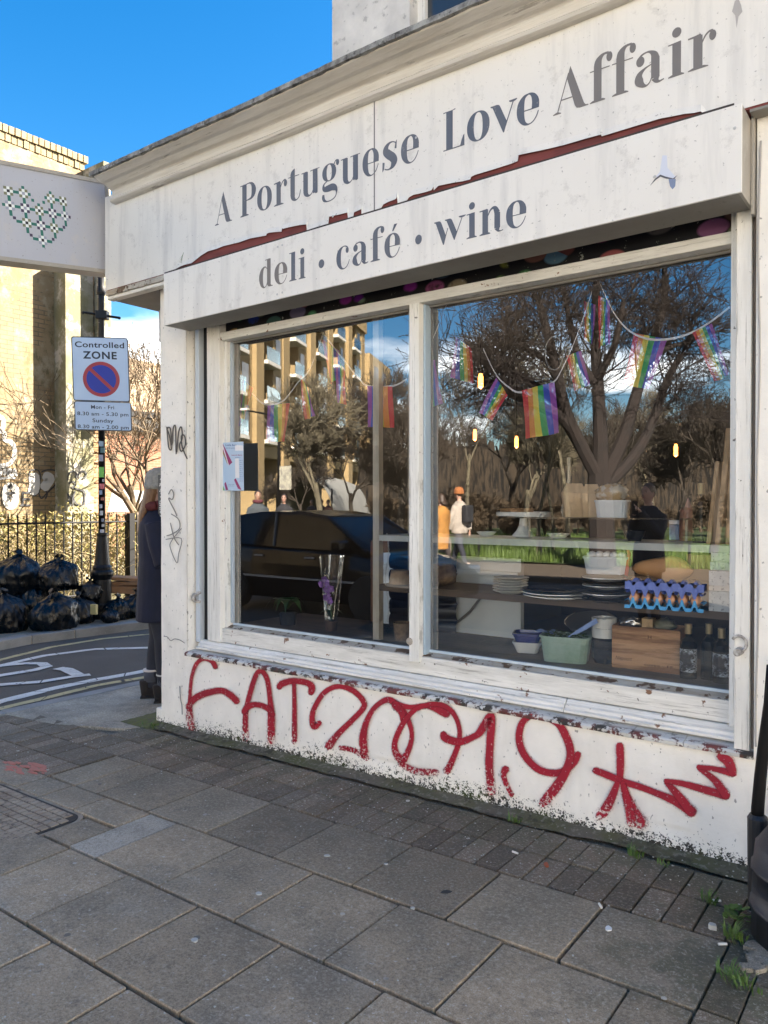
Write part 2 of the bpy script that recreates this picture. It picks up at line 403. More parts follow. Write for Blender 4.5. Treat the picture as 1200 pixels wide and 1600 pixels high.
park_path = sheet('park_pavement', [(-70, -10.4), (40, -10.4), (40, -13.9), (-70, -13.9)], .05, mat('buff_path', (.085, .062, .042), (.065, .05, .035), scale=2, rough=.9))
# kerb stones of the far pavement
kerb_pts = [(-8.1, 6.5), (-8.1, 2.8), (-8.25, 1.8), (-8.3, 1.3), (-8.2, .85), (-8.0, .2), (-8.1, -1.5)]
def walk(pts, step):
    out = []; acc = 0
    for a, b in zip(pts, pts[1:]):
        a = Vector(a); b = Vector(b); n = max(1, round((b-a).length/step))
        for i in range(n): out.append((a.lerp(b, i/n), a.lerp(b, (i+1)/n)))
    return out
for a, b in walk(kerb_pts, .8):
    m = MB(); d = (b-a).normalized(); nrm = Vector((-d.y, d.x)) * -1
    if nrm.x > 0: nrm = -nrm
    a2, b2 = a + d*.006, b - d*.006
    q = [a2 - nrm*.012, b2 - nrm*.012, b2 + nrm*.16, a2 + nrm*.16]
    m.prism([tuple(p) for p in q], lambda p, t: (p[0], p[1], gz(p[0]) + t), -.2, .066)
    m.build('kerb_stone', M_KERB, far_pave, bevel=.01)
# flush kerb stones on the near side
for a, b in walk([(-5.47, 7), (-5.47, .8), (-5.50, -.45), (-5.50, -1.2), (-5.35, -3.3)], .9):
    m = MB(); d = (b-a).normalized(); nrm = Vector((d.y, -d.x))
    if nrm.x < 0: nrm = -nrm
    a2, b2 = a + d*.006, b - d*.006
    q = [a2 - nrm*.012, b2 - nrm*.012, b2 + nrm*.11, a2 + nrm*.11]
    m.prism([tuple(p) for p in q], lambda p, t: (p[0], p[1], gz(p[0]) + t), -.2, .006)
    m.build('kerb_stone', M_KERB, side_pave if a.y > -.45 else pave, bevel=.006)

# painted lines on the road
def ground_strip(name, pts, w, m, off=-.031, parent=None, jit=.006):
    k = MB(); P = [Vector(p) for p in pts]; Q = []
    for a, b in zip(P, P[1:]):
        n = max(1, int((b-a).length/.12)); Q += [a.lerp(b, i/n) for i in range(n)]
    Q.append(P[-1]); R = random.Random(5); b0 = 0
    for i, p in enumerate(Q):
        d = (Q[min(i+1, len(Q)-1)] - Q[max(i-1, 0)]).normalized(); nn = Vector((-d.y, d.x))
        for s_ in (-1, 1):
            q = p + nn*s_*(w/2 + R.uniform(-jit, jit)); k.v.append((q.x, q.y, gz(q.x)+off))
    for i in range(len(Q)-1): a = 2*i; k.f.append((a, a+1, a+3, a+2))
    return k.build(name, m, parent)
def gl(pts, off=-.031): return [on_g(u, v, off).xy for u, v in pts]
ground_strip('yellow_line', gl([(-90, 1062), (0, 1031), (80, 1011), (160, 998), (250, 989), (420, 975)]), .085, M_LINEY, parent=road)
ground_strip('white_line', gl([(-90, 1066), (0, 1040), (70, 1024), (150, 1014), (228, 1012), (330, 1015)]), .10, M_LINEW, parent=road)
ground_strip('white_line', gl([(-70, 1118), (0, 1096), (80, 1076), (150, 1062), (228, 1048), (330, 1030)]), .12, M_LINEW, parent=road)
ground_strip('yellow_line', gl([(-60, 1124), (0, 1107), (80, 1088), (150, 1071), (225, 1058), (330, 1042)]), .085, M_LINEY, parent=road)
ground_strip('road_lettering', gl([(-60, 1052), (0, 1041), (20, 1038.5), (45, 1036.5), (66, 1037), (73, 1042), (55, 1047), (30, 1051), (0, 1056), (-60, 1068)]), .11, M_LINEW, off=-.027, parent=road)
ground_strip('road_lettering', gl([(-60, 1076), (0, 1070.5), (60, 1066), (110, 1058), (141, 1054.5)]), .10, M_LINEW, off=-.027, parent=road)
ground_strip('road_lettering', gl([(90, 1045), (104, 1047), (122, 1056)]), .11, M_LINEW, off=-.023, parent=road)

# paving slabs, each its own stone
random.seed(3)
def stone(name, x0, y0, x1, y1, m, top=0.0, th=.05, gap=.004, bev=.004, parent=None):
    k = MB(); cx, cy = (x0+x1)/2, (y0+y1)/2; gap *= random.uniform(.7, 1.5); hx, hy = (x1-x0)/2-gap, (y1-y0)/2-gap
    k.box(-hx, -hy, -th, hx, hy, 0); o = k.build(name, m, parent or pave, bevel=bev)
    o.location = (cx, cy, gz(cx)+top+random.uniform(-.0025, .0015)); o.rotation_euler = (random.uniform(-.003, .003), -atan(SL)+random.uniform(-.003, .003), random.uniform(-.004, .004)); return o
S = .413
rows = [(-.985, -.572, -3.46, 8), (-1.410, -.992, -3.01, 0), (-1.838, -1.418, -2.565, 0), (-2.262, -1.845, -2.37, 0), (-2.69, -2.27, -2.57, 0), (-3.12, -2.70, -2.37, 0), (-3.55, -3.13, -2.57, 0), (-3.98, -3.56, -2.37, 0), (-4.34, -3.99, -2.57, 0)]
stone('paving_slab', -3.90, -.985, -3.66, -.572, M_SLAB); stone('paving_slab', -3.66, -.985, -3.46, -.572, M_SLAB)
for ri, (y0, y1, xs, _) in enumerate(rows):
    if ri == 1: xr = [-3.01, -2.81]; x = -2.81
    else: x = xs; xr = [x]
    while x < (-.58 if ri == 0 else (-.62 if ri < 3 else 3.2)) : x += S + (0 if ri else .0013); xr.append(x)
    if ri == 1: xr = [v for v in xr if v < -.7] + [-.565]
    for i in range(len(xr)-1):
        stone('paving_slab', xr[i], y0, xr[i+1], y1, M_SLABL if (ri == 1 and i == 0) else M_SLAB)
    x = xs
    if ri >= 2:
        while x > -4.7: stone('paving_slab', x-S, y0, x, y1, M_SLAB); x -= S
# small slabs around the inspection cover
for q in [(-3.90, -1.18, -3.66, -.992), (-3.66, -1.18, -3.36, -.992), (-3.36, -1.18, -3.01, -.992), (-3.22, -1.41, -3.01, -1.19), (-4.6, -1.18, -3.9, -.992), (-4.9, -1.41, -4.1, -1.19)]:
    stone('paving_slab', *q, M_SLAB)
# rows of blocks laid on end along the wall
n = 0
for (y0, y1) in ((-.345, -.125), (-.567, -.350)):
    x = -4.32
    while x < -.56: stone('block_paver', x, y0, x+.104, y1, M_PAVER, gap=.0025, bev=.003, th=.04); x += .104; n += 1
for (y0, y1, xe, st) in ((-.567, -.345, -4.32, -5.45), (-.79, -.572, -3.92, -5.47), (-.99, -.795, -3.92, -5.47), (-1.2, -.995, -4.62, -5.47)):
    x = xe
    lim = -5.3 if y0 > -.6 else -5.47
    while x > lim: stone('block_paver', x-.104, y0, x, y1, M_PAVER, gap=.0025, bev=.003, th=.04); x -= .104; n += 1
# purplish blocks to the right, laid across
y = -.125
while y > -1.9:
    off = 0 if int(round(-y/.11)) % 2 else -.1
    x = -.56
    while x < .25: stone('block_paver', x, y-.208, x+.104, y, M_PAVER, gap=.0025, bev=.003, th=.04); x += .104
    y -= .212
# mortar fillet along the foot of the wall
def fillet(u, v):
    x = -4.30 + u*5.5; a = v*pi/2
    w = .085 + .05*noise.noise((x*2.3, 0, 0)) + .02*noise.noise((x*9, 0, 0)); hh = .016 + .012*noise.noise((x*3, 4, 0))
    return (x, -w*(1-v) - .0, gz(x) - .006 + hh*v**1.2 + .004*noise.noise((x*14, v*5, 2)))
k = MB().grid(fillet, 260, 8)
M_FILL = None
kk = NT('mossy_mortar'); cc = kk.mix(kk.mr(kk.noise(3.2, 6, .7), .42, .60), (.13, .11, .08, 1), (.09, .09, .04, 1))
cc = kk.mix(kk.mr(kk.noise(40, 5), .54, .62, 0, .7), cc, (.22, .20, .16, 1)); cc = kk.mix(kk.mr(kk.noise(12, 6, .7), .54, .60, 0, .8), cc, (.05, .045, .03, 1)); M_FILL = kk.end(cc, .9, kk.bump(kk.noise(45, 6, .7), .6, .008))
k.build('mortar_fillet', M_FILL, pave, smooth=True)
# inspection cover
x0, x1, y0, y1 = -4.05, -3.235, -1.60, -1.195
M_IRON = mat('worn_cast_iron', (.42, .34, .25), (.27, .21, .155), scale=9, rough=.7, metal=.1, bump=.3, specks=[((.07, .055, .045, 1), 30, .58, .6)])
M_IROND = mat('iron_groove', (.04, .036, .032), (.06, .05, .04), scale=20, rough=.9)
def rrect(x0, y0, x1, y1, r, n=6):
    P = []
    for cx, cy, a0 in ((x1-r, y1-r, 0), (x0+r, y1-r, 90), (x0+r, y0+r, 180), (x1-r, y0+r, 270)):
        for i in range(n+1): a = radians(a0 + 90*i/n); P.append((cx+r*cos(a), cy+r*sin(a)))
    return P
gp = lambda p, t: (p[0], p[1], gz(p[0])+t)
cover = MB().prism(rrect(x0, y0, x1, y1, .07), gp, -.05, -.004).build('inspection_cover', M_IROND)
tag(cover, 'rusty gridded iron inspection cover with rounded corners set in the pavement', 'manhole cover')
k = MB().prism(rrect(x0-.02, y0-.02, x1+.02, y1+.02, .085), gp, -.05, -.007); k.build('frame_rim', M_IRON, cover)
nx, ny = 17, 8; px, py = (x1-x0-.03)/nx, (y1-y0-.03)/ny
for i in range(nx):
    for j in range(ny):
        if 7 <= i <= 9 and 2 <= j <= 3 : continue
        k = MB(); a, b = x0+.015+i*px, y0+.015+j*py
        if (i in (0, nx-1)) and (j in (0, ny-1)): continue
        k.box(a+.004, b+.004, gz(a)-.006, a+px-.004, b+py-.004, gz(a)+.001); k.build('raised_pad', M_IRON, cover)
k = MB().box(x0+.015+7*px+.003, y0+.015+2*py+.003, gz(-3.6)-.006, x0+.015+10*px-.003, y0+.015+4*py-.003, gz(-3.6)+.001); k.build('key_plate', M_IRON, cover)
k = MB().lathe([(.0001, .0018), (.012, .0018)], (x0+8.5*px, y0+3*py+.01, gz(-3.65)), 12); k.build('key_hole', M_IROND, cover)

# litter, chewing-gum spots, leaves, a few weeds
M_GUM = plain('pale_gum', (.48, .47, .43)); M_BUTT = plain('cigarette_end', (.7, .68, .62)); M_LEAF = plain('orange_leaf', (.42, .09, .03)); M_DKS = plain('dark_spot', (.03, .03, .03))
def litter(name, u, v, sz, m, label, cat, el=1.5, group=None, h=.004):
    p = on_g(u, v); k = MB(); a0 = random.uniform(0, 3); R = random.Random(int(u*7+v))
    poly = [(sz*el*cos(t)*R.uniform(.75, 1.15), sz*sin(t)*R.uniform(.75, 1.15)) for t in [2*pi*i/9 for i in range(9)]]
    k.prism([(p.x + x*cos(a0)-y*sin(a0), p.y + x*sin(a0)+y*cos(a0)) for x, y in poly], gp, .0, h)
    return tag(k.build(name, m), label, cat, group)
litter('chewing_gum', 304, 1470, .011, M_GUM, 'flattened pale gum spot alone on the slab at lower left of centre', 'gum', 1.3)
litter('chewing_gum', 404, 1397, .010, M_GUM, 'curled pale scrap on the slab left of the paving centre', 'gum', 1.4)
litter('chewing_gum', 511, 1338, .009, M_GUM, 'pale gum spot on the slab in front of the red 2', 'gum', 1.4)
litter('chewing_gum', 603, 1351, .008, M_GUM, 'small pale pebble beside the joint in front of the wall', 'gum', 1.2)
litter('chewing_gum', 645, 1420, .008, M_GUM, 'small pale spot at the joint below the dark stain', 'gum', 1.2)
litter('chewing_gum', 637, 1252, .010, M_GUM, 'pale pebble on the brown blocks close to the wall', 'gum', 1.3)
litter('tar_spot', 697, 1394, .013, M_DKS, 'round black tar spot on the middle slab', 'stain', 1.6, h=.002)
litter('fallen_leaf', 854, 1352, .010, M_LEAF, 'small curled orange leaf on the blocks below the star graffiti', 'leaf', 2.4)
litter('paper_scrap', 951, 1452, .010, plain('white_scrap', (.75, .75, .73)), 'white crumpled scrap on the joint of the lower right slabs', 'litter', 1.6)
litter('pebble', 1113, 1451, .013, M_GUM, 'grey white pebble beside the weeds at lower right', 'stone', 1.2, h=.015)
for (u, v, lab) in ((938, 1415, 'cigarette end standing on the joint below the zigzag graffiti'), (1129, 1475, 'cigarette end lying beside the weeds at the corner of the big mossy slab'), (805, 1332, 'cigarette end on the blocks left of the orange leaf'), (1120, 1407, 'brown cigarette end lying across the dry weed')):
    p = on_g(u, v, .006); a = random.uniform(0, 3); d = Vector((cos(a), sin(a), 0))
    tag(MB().tube([p-d*.014, p+d*.014], .0042, 8).build('cigarette_end', M_BUTT), lab, 'cigarette end')
R = random.Random(11); k = MB()
for i in range(420):
    x = R.uniform(-4.6, .1); y = -R.uniform(.05, 1)**1.0 * (R.choice((.6, .6, 2.6))); s = R.uniform(.0015, .0042)
    a = R.uniform(0, 3); pts = [(x+s*cos(a+t)*R.uniform(.6, 1.5), y+s*sin(a+t)) for t in (0, 1.5, 3, 4.6)]
    k.prism(pts, gp, 0, .0022)
tag(k.build('grit', M_GUM), kind='stuff', label='pale grit and crumbs scattered over the pavement')
k = MB(); R = random.Random(19)
for i in range(70):
    x = R.uniform(-4.6, .2); y = -R.uniform(.7, 2.9); s = R.uniform(.006, .013); k.prism([(x+s*cos(t)*R.uniform(.8, 1.2), y+s*sin(t)*R.uniform(.7, 1.1)) for t in [j*.8 for j in range(8)]], gp, 0, .0016)
tag(k.build('gum_spots', mat('trodden_gum', (.16, .14, .12), (.46, .42, .36), scale=3, rough=.8, lo=.46, hi=.54, bump=0)), kind='stuff', label='old trodden gum spots on the slabs')
# spray marks
M_ORNG = plain('orange_spray', (.50, .16, .12))
k = MB(); R = random.Random(2)
for i in range(34):
    c = on_g(8+R.random()*62, 1200+R.uniform(-9, 9) - 0, 0); s = R.uniform(.010, .032)
    k.prism([(c.x+s*1.7*cos(t)*R.uniform(.6, 1.2), c.y+s*.6*sin(t)*R.uniform(.6, 1.2)) for t in [i*.9 for i in range(7)]], gp, .0005, .0014+.0001*i)
k.build('spray_mark', M_ORNG, pave)
M_GRASS = mat('weed_green', (.075, .14, .025), (.12, .20, .04), scale=30, rough=.6)
def weed(u, v, n, hgt, label, spread=.03, broad=False, cat='weed'):
    p = on_g(u, v, -.003); k = MB(); R = random.Random(int(u))
    for i in range(n):
        a = R.uniform(0, 6.28); l = hgt*R.uniform(.5, 1); r0 = R.uniform(0, spread)
        b = p + Vector((r0*cos(a+1), r0*sin(a+1), 0)); d = Vector((cos(a), sin(a), 0)); w = Vector((-sin(a), cos(a), 0))*(.0022 if not broad else .008)
        pts = [b, b+d*l*.25+Vector((0, 0, l*.6)), b+d*l*.6+Vector((0, 0, l*.8))]
        if broad:
            c = pts[1]; k.prism([(cos(t), sin(t)) for t in [j*1.05 for j in range(6)]], lambda q, t: c + d*q[0]*.010 + w*q[1]*1.1 + Vector((0, 0, t*.002 + .004*q[0])), 0, 1)
        else:
            m0 = len(k.v); k.v += [tuple(pts[0]-w), tuple(pts[0]+w), tuple(pts[1]+w*.8), tuple(pts[1]-w*.8), tuple(pts[2])]
            k.f += [(m0, m0+1, m0+2, m0+3), (m0+3, m0+2, m0+4)]
    return tag(k.build('weed', M_GRASS, fix=False), label, cat)
weed(804, 1284, 26, .05, 'small grass tuft at the wall foot under the red 9')
weed(992, 1338, 34, .055, 'grass tuft growing at the wall foot under the star graffiti')
weed(1035, 1352, 12, .04, 'sparse low weed just right of the star graffiti tuft')
weed(1110, 1410, 40, .05, 'half dry weed clump on the blocks near the black post', .04)
weed(1153, 1440, 46, .06, 'leafy weed with round leaves against the black post foot', .05, True)
weed(1150, 1470, 50, .07, 'long grass tuft below the leafy weed by the post', .04)
weed(1150, 1532, 60, .05, 'low flat grass patch between the purple blocks at lower right', .06)
weed(236, 1135, 60, .04, 'mossy grass patch at the outer corner of the shop wall', .08)
weed(150, 968, 60, .11, 'green grass tuft at the foot of the lamp post', .25)
weed(1170, 1545, 30, .05, 'small grass sprig at the right edge beside the rubble', .04)
# moss cushion at the corner of the wall
c = on_g(235, 1128); k = MB().grid(lambda a, b: (c.x-.17+a*.34, c.y-.12+b*.30, gz(c.x)+.001+max(0, .016*(1-((a-.5)**2+(b-.5)**2)*4.2))+.004*noise.noise((a*9, b*9, 1))), 24, 24)
tag(k.build('moss', mat('moss', (.11, .12, .03), (.10, .09, .05), scale=25, rough=.95, bump=.6, bscale=90), smooth=True), 'bright moss cushion on the pavement at the shop corner', 'moss')
# ------------------------------------------------------------------ the corner shop
shop = empty('corner_shop', (0, 0, 0), 0, 'white painted corner shop with long signboard and large display window', 'shop')
def P_(name, mb, m, bevel=0, parent=None, smooth=False): return mb.build(name, m, parent or shop, bevel=bevel, smooth=smooth)
XL, XR = -4.24, 4.0
LZ = .535
# stall riser with slightly lumpy face
def riser(u, v):
    x = XL + u*(1.6-XL); z0 = gz(x)-.05; z = z0 + v*(.512 - z0)
    y = .004*noise.noise((x*2.1, z*3, 0)) + .0022*noise.noise((x*9, z*9, 3)) + (.010*max(0, noise.noise((x*5, 1, z*12))) if z < gz(x)+.10 else 0)
    return (x, y, z)
k = MB().grid(riser, 420, 50)
k.box(XL+.001, .012, -.2, 1.6, .24, .51)
rs = P_('base_wall', k, M_MAS, smooth=False)
for p in rs.data.polygons[:420*50]: p.use_smooth = True
# left pier
def pierf(u, v):
    x = XL + u*(3.977-4.24)*-1; z = .512+v*(3.0-.512)
    return (x, .0028*noise.noise((x*2.1, z*3, 0)) + .0015*noise.noise((x*9, z*9, 3)), z)
k = MB().grid(pierf, 30, 150); nf = len(k.f); k.box(XL, .006, .505, -3.977, .34, 3.0)
P_('corner_pier', k, M_MAS)
# small plinth block at the foot of the corner
P_('corner_plinth', MB().box(-4.30, -.0, -.1, -4.243, .3, .10), M_MAS, .006)
# side wall, rear, roof, upper storey
P_('side_wall', MB().box(XL, .342, -.3, XL+.24, 10.6, 3.53), M_MAS)
P_('rear_wall', MB().box(XL+.245, 10.36, -.3, 5.6, 10.6, 3.53), M_MAS)
P_('flat_roof', MB().box(-4.6, -.02, 3.54, -2.6, 10.65, 3.60), M_LEAD)
up = MB(); wx0 = on_y(640, 20, .5).x; wx1 = wx0+1.15; wz1 = 4.76
XU = on_y(519, 50, .5).x
up.box(XU, .5, 3.4, wx0, .75, 9.2); up.box(wx1, .5, 3.4, 5.6, .75, 9.2); up.box(wx0, .5, wz1, wx1, .75, 9.2); up.box(wx0, .5, 3.4, wx1, .75, 3.68)
up.box(XU, .752, 3.4, XU+.25, 10.6, 9.2); up.box(XU+.252, 10.35, 3.4, 5.6, 10.6, 9.2); up.box(5.35, .752, 3.4, 5.6, 10.34, 9.2); up.box(XU, .5, 9.201, 5.6, 10.6, 9.3)
P_('upper_wall', up, M_UPPER)
w = MB().box(wx0-.03, .62, 3.68, wx1+.03, .66, wz1+.03); uw = P_('upper_window', w, plain('dark_window_glass', (.03, .035, .04), .08, spec=.8))
fr = MB()
for a, b in ((wx0, wx0+.05), ((wx0+wx1)/2-.02, (wx0+wx1)/2+.02), (wx1-.05, wx1)): fr.box(a, .585, 3.68, b, .618, wz1)
fr.box(wx0+.051, .59, wz1-.07, wx1-.051, .617, wz1-.001); fr.build('sash', M_WOODV, uw)
P_('window_hood', MB().box(wx0-.10, .44, wz1+.02, wx1+.10, .498, wz1+.13), M_UPPER, .01)
# stone ledge, in lengths
def ledge_piece(xa, xb, dz):
    f = lambda p, t: (xa+.0015+(xb-xa-.003)*t, p[0], p[1]+dz)
    prof = [(-.016, .494), (-.018, .509), (-.010, .5165), (.12, .536), (.12, .505), (.004, .495)]
    n = 10; R = []
    for i in range(n+1):
        t = i/n; j = [(py + (.006*noise.noise((xa+(xb-xa)*t, kk_*2, 0)*1 if False else (  (xa+(xb-xa)*t)*7, kk_*3.1, 0)) if py < 0 else 0), pz + .003*noise.noise(((xa+(xb-xa)*t)*5, kk_, 7))) for kk_, (py, pz) in enumerate(prof)]
        R.append([f(q, t) for q in j])
    return MB().loft(R)
random.seed(8); xs = [-3.982, -3.62, -3.35, -3.02, -2.74, -2.36, -2.03, -1.80, -1.53, -1.30, -1.07, -.86, -.60]
kl = NT('ledge_paint'); cc = kl.mix(kl.mr(kl.noise(5, 6), .4, .7, 0, .7), (.66, .65, .62, 1), (.46, .45, .42, 1))
ed = kl.ma('MULTIPLY', kl.mr(kl.y, .03, .0), kl.mr(kl.noise(18, 6, .7), .46, .50)); cc = kl.mix(ed, cc, kl.mix(kl.mr(kl.noise(6), .45, .55), (.17, .05, .045, 1), (.045, .04, .035, 1)))
cc = kl.mix(kl.mr(kl.noise(13, 7, .75), .60, .64, 0, .7), cc, (.14, .13, .12, 1))
M_LEDGE = kl.end(cc, .75, kl.bump(kl.noise(25, 6, .7), .5, .006))
for a, b in zip(xs, xs[1:]): P_('ledge_stone', ledge_piece(a, b, random.uniform(-.002, .002)), M_LEDGE)

# ------------------------------------------------------------------ timber shop window
win = empty('window_frame_root', (0, 0, 0)); bpy.data.objects.remove(win)
def frame(name, mb, m=None, bevel=.003): return P_(name, mb, m or M_WOODV, bevel)
# moulded cill
cill = [(.035, .536), (.035, .548), (.050, .553), (.052, .566), (.066, .572), (.078, .588), (.14, .590), (.14, .534)]
f = lambda p, t: (t, p[0], p[1])
frame('window_cill', MB().prism(cill, f, -3.93, -1.40), M_WOOD, .0015)
frame('window_cill', MB().prism([(a+.003, b-.001) for a, b in cill], f, -1.397, -.66), M_WOOD, .0015)
frame('bottom_rail', MB().box(-3.736, .088, .591, -.706, .142, .682), M_WOOD)
frame('rotten_bead', MB().prism([(.100, .6835), (.140, .6975), (.158, .6975), (.158, .6835)], f, -3.73, -.72), M_ROT, .001)
frame('glazing_bead', MB().box(-3.70, .1435, .6985, -.719, .1565, .712), plain('blue_white_bead', (.52, .60, .66), .5), .002)
frame('left_stile', MB().box(-3.858, .070, .592, -3.737, .21, 2.80))
frame('left_inner_stile', MB().box(-3.7365, .106, .683, -3.712, .21, 2.515))
frame('left_bead', MB().box(-3.711, .135, .713, -3.692, .158, 2.512), plain('blue_grey_frame', (.40, .46, .52), .5))
frame('guide_channel', MB().box(-3.962, .060, .575, -3.925, .11, 2.80), plain('blue_white_channel', (.56, .61, .66), .45))
frame('dark_gap', MB().box(-3.924, .10, .56, -3.869, .12, 2.80), plain('black_gap', (.012, .012, .012), .7))
frame('mullion', MB().box(-2.266, .066, .655, -2.205, .205, 2.515), M_WOODV)
frame('mullion_bead', MB().box(-2.2045, .105, .690, -2.190, .158, 2.512), plain('blue_grey_frame2', (.36, .45, .53), .5))
frame('head_rail', MB().box(-3.736, .076, 2.516, -.706, .20, 2.566), M_WOOD)
frame('head_bead', MB().box(-3.69, .142, 2.502, -.72, .157, 2.5155), M_SOFF)
frame('right_inner_stile', MB().box(-.718, .120, .683, -.706, .158, 2.515)); frame('right_stile', MB().box(-.7055, .055, .592, -.676, .19, 2.80))
frame('right_jamb', MB().box(-.675, .006, .518, -.620, .15, 2.80))
frame('jamb_edge', MB().box(-.6185, .03, .518, -.610, .14, 2.9), plain('rusty_edge', (.20, .16, .13), .8))
# blind box panel over the head rail, daubed with paint
kt = NT('painted_transom'); base = (.012, .012, .018, 1)
vv = kt.N.new('ShaderNodeTexVoronoi'); vv.inputs['Scale'].default_value = 11; kt.L(kt.vec((.6, 1, 1.0)), vv.inputs['Vector'])
hsv = kt.N.new('ShaderNodeHueSaturation'); kt.L(vv.outputs['Color'], hsv.inputs['Color']); hsv.inputs['Saturation'].default_value = .95; hsv.inputs['Value'].default_value = .35
cc = kt.mix(kt.ma('MULTIPLY', kt.mr(vv.outputs['Distance'], .46, .38), kt.mr(kt.noise(4), .36, .42)), base, hsv.outputs[0])
cc = kt.mix(kt.mr(kt.noise(24, 6, .7), .63, .66), cc, (.35, .36, .33, 1)); M_TRANS = kt.end(cc, .5)
frame('painted_transom', MB().box(-3.86, .125, 2.568, -.70, .20, 3.0), M_TRANS, 0)
# lower ring bolt and hook
kn = MB().tube([(-.655, .006, .905), (-.655, -.045, .905)], [.016, .015], 12); kn.tube([(-.655, -.0455, .905), (-.655, -.047, .905)], [.010, .010], 12); P_('bolt_socket', kn, mat('flaking_white_metal', (.55, .53, .5), (.10, .07, .05), scale=40, rough=.5), .0)
pts = [(-.655+.026*sin(a), -.006-.006*abs(cos(a)), .935+.03*cos(a)) for a in [radians(x) for x in range(-60, 200, 20)]]
P_('hook_ring', MB().tube(pts, .006, 8), _mats['flaking_white_metal'], smooth=True)
c = on_y(310, 932, .06); P_('latch', MB().tube([c+Vector((.012, .01, .03)), c+Vector((-.012, -.022, .012)), c+Vector((-.022, -.026, -.008)), c+Vector((-.004, -.016, -.030)), c+Vector((.02, .0, -.034))], [.010, .013, .015, .012, .009], 8), _mats['flaking_white_metal'], smooth=True)
P_('bolt_head', MB().lathe([(.02, .0), (.018, .006), (.0001, .008)], (0, 0, 0), 10, Matrix.Translation(on_y(640, 1002, .064)) @ Matrix.Rotation(pi/2, 4, 'X')), M_ROT)
# right-hand pilaster and cable
P_('right_pilaster', MB().box(-.600, -.020, .50, 1.6, .3, 2.98), M_MAS, .004)
P_('right_wall', MB().box(1.602, .0, -.3, 6, .24, 3.0), M_MAS)
P_('cable', MB().tube([(-.588+.004*sin(z*7), -.026, z) for z in [.55+.1*i for i in range(24)]], .004, 6), plain('cable_grey', (.4, .38, .36)))

# ------------------------------------------------------------------ glass
def glass(name, strength, tint, tr):
    m = bpy.data.materials.new(name); m.use_nodes = True; nt = m.node_tree; N = nt.nodes; N.clear(); L = nt.links.new
    o = N.new('ShaderNodeOutputMaterial'); mx = N.new('ShaderNodeMixShader'); t = N.new('ShaderNodeBsdfTransparent'); g = N.new('ShaderNodeBsdfGlossy')
    lw = N.new('ShaderNodeLayerWeight'); lw.inputs['Blend'].default_value = .25; mr = N.new('ShaderNodeMapRange'); mr.inputs[3].default_value = strength; mr.inputs[4].default_value = .95
    L(lw.outputs['Fresnel'], mr.inputs[0]); L(mr.outputs[0], mx.inputs[0]); L(t.outputs[0], mx.inputs[1]); L(g.outputs[0], mx.inputs[2]); L(mx.outputs[0], o.inputs[0])
    g.inputs['Roughness'].default_value = .0; g.inputs['Color'].default_value = (*tint, 1); t.inputs['Color'].default_value = (*tr, 1)
    return m
M_GLASS = glass('window_glass', .205, (1, 1, 1), (.97, .98, .98))
k = MB().quad((-3.693, YG, .70), (-2.24, YG, .70), (-2.24, YG, 2.512), (-3.693, YG, 2.512)); P_('glass_pane', k, M_GLASS)
k = MB().quad((-2.21, YG, .70), (-.708, YG, .70), (-.708, YG, 2.512), (-2.21, YG, 2.512)); P_('glass_pane', k, M_GLASS)

# ------------------------------------------------------------------ fascia, cornice, shutter box
YF = -.10
ZFT = 3.60
P_('fascia_board', MB().box(-4.70, YF+.004, 2.948, 1.9, .0-.001, ZFT), mat('red_brown_board', (.20, .045, .04), (.13, .03, .028), scale=6, rough=.75, bump=.3, stretch=(1, 1, 5)))
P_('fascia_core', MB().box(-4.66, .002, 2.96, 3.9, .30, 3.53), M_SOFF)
tear = [(268, 427), (283.5, 416.5), (290, 414), (300, 412), (304, 409), (315, 400), (326, 393), (339, 389.5), (350, 385), (375, 379), (392, 373), (417, 368.5), (418, 365.5), (421.5, 364), (432, 363), (441, 362.5), (442, 356), (443, 358), (455, 355), (470, 352), (480, 351), (481, 362), (514, 350), (515.5, 339), (530, 336), (544, 332.5), (545, 341.5), (553, 340), (554.5, 332.5), (560, 330), (566, 327), (565, 337), (596, 327), (600, 320), (608, 316), (617.5, 312.5), (620, 311), (621.6, 307), (622.5, 318), (636, 315), (640, 309), (647, 305), (655, 303.5), (665, 301), (675, 298), (678.6, 292), (679, 298), (686, 291), (710, 286), (724, 284), (736, 281), (737, 277), (743, 274), (770, 266), (800, 256.5), (810, 252.5), (811, 243), (850, 235), (880, 228), (918, 217), (940, 211), (941, 214), (980, 202), (1010, 193), (1033, 186), (1050, 183), (1070, 179), (1085, 177.5), (1096, 175)]
ZB = 2.955
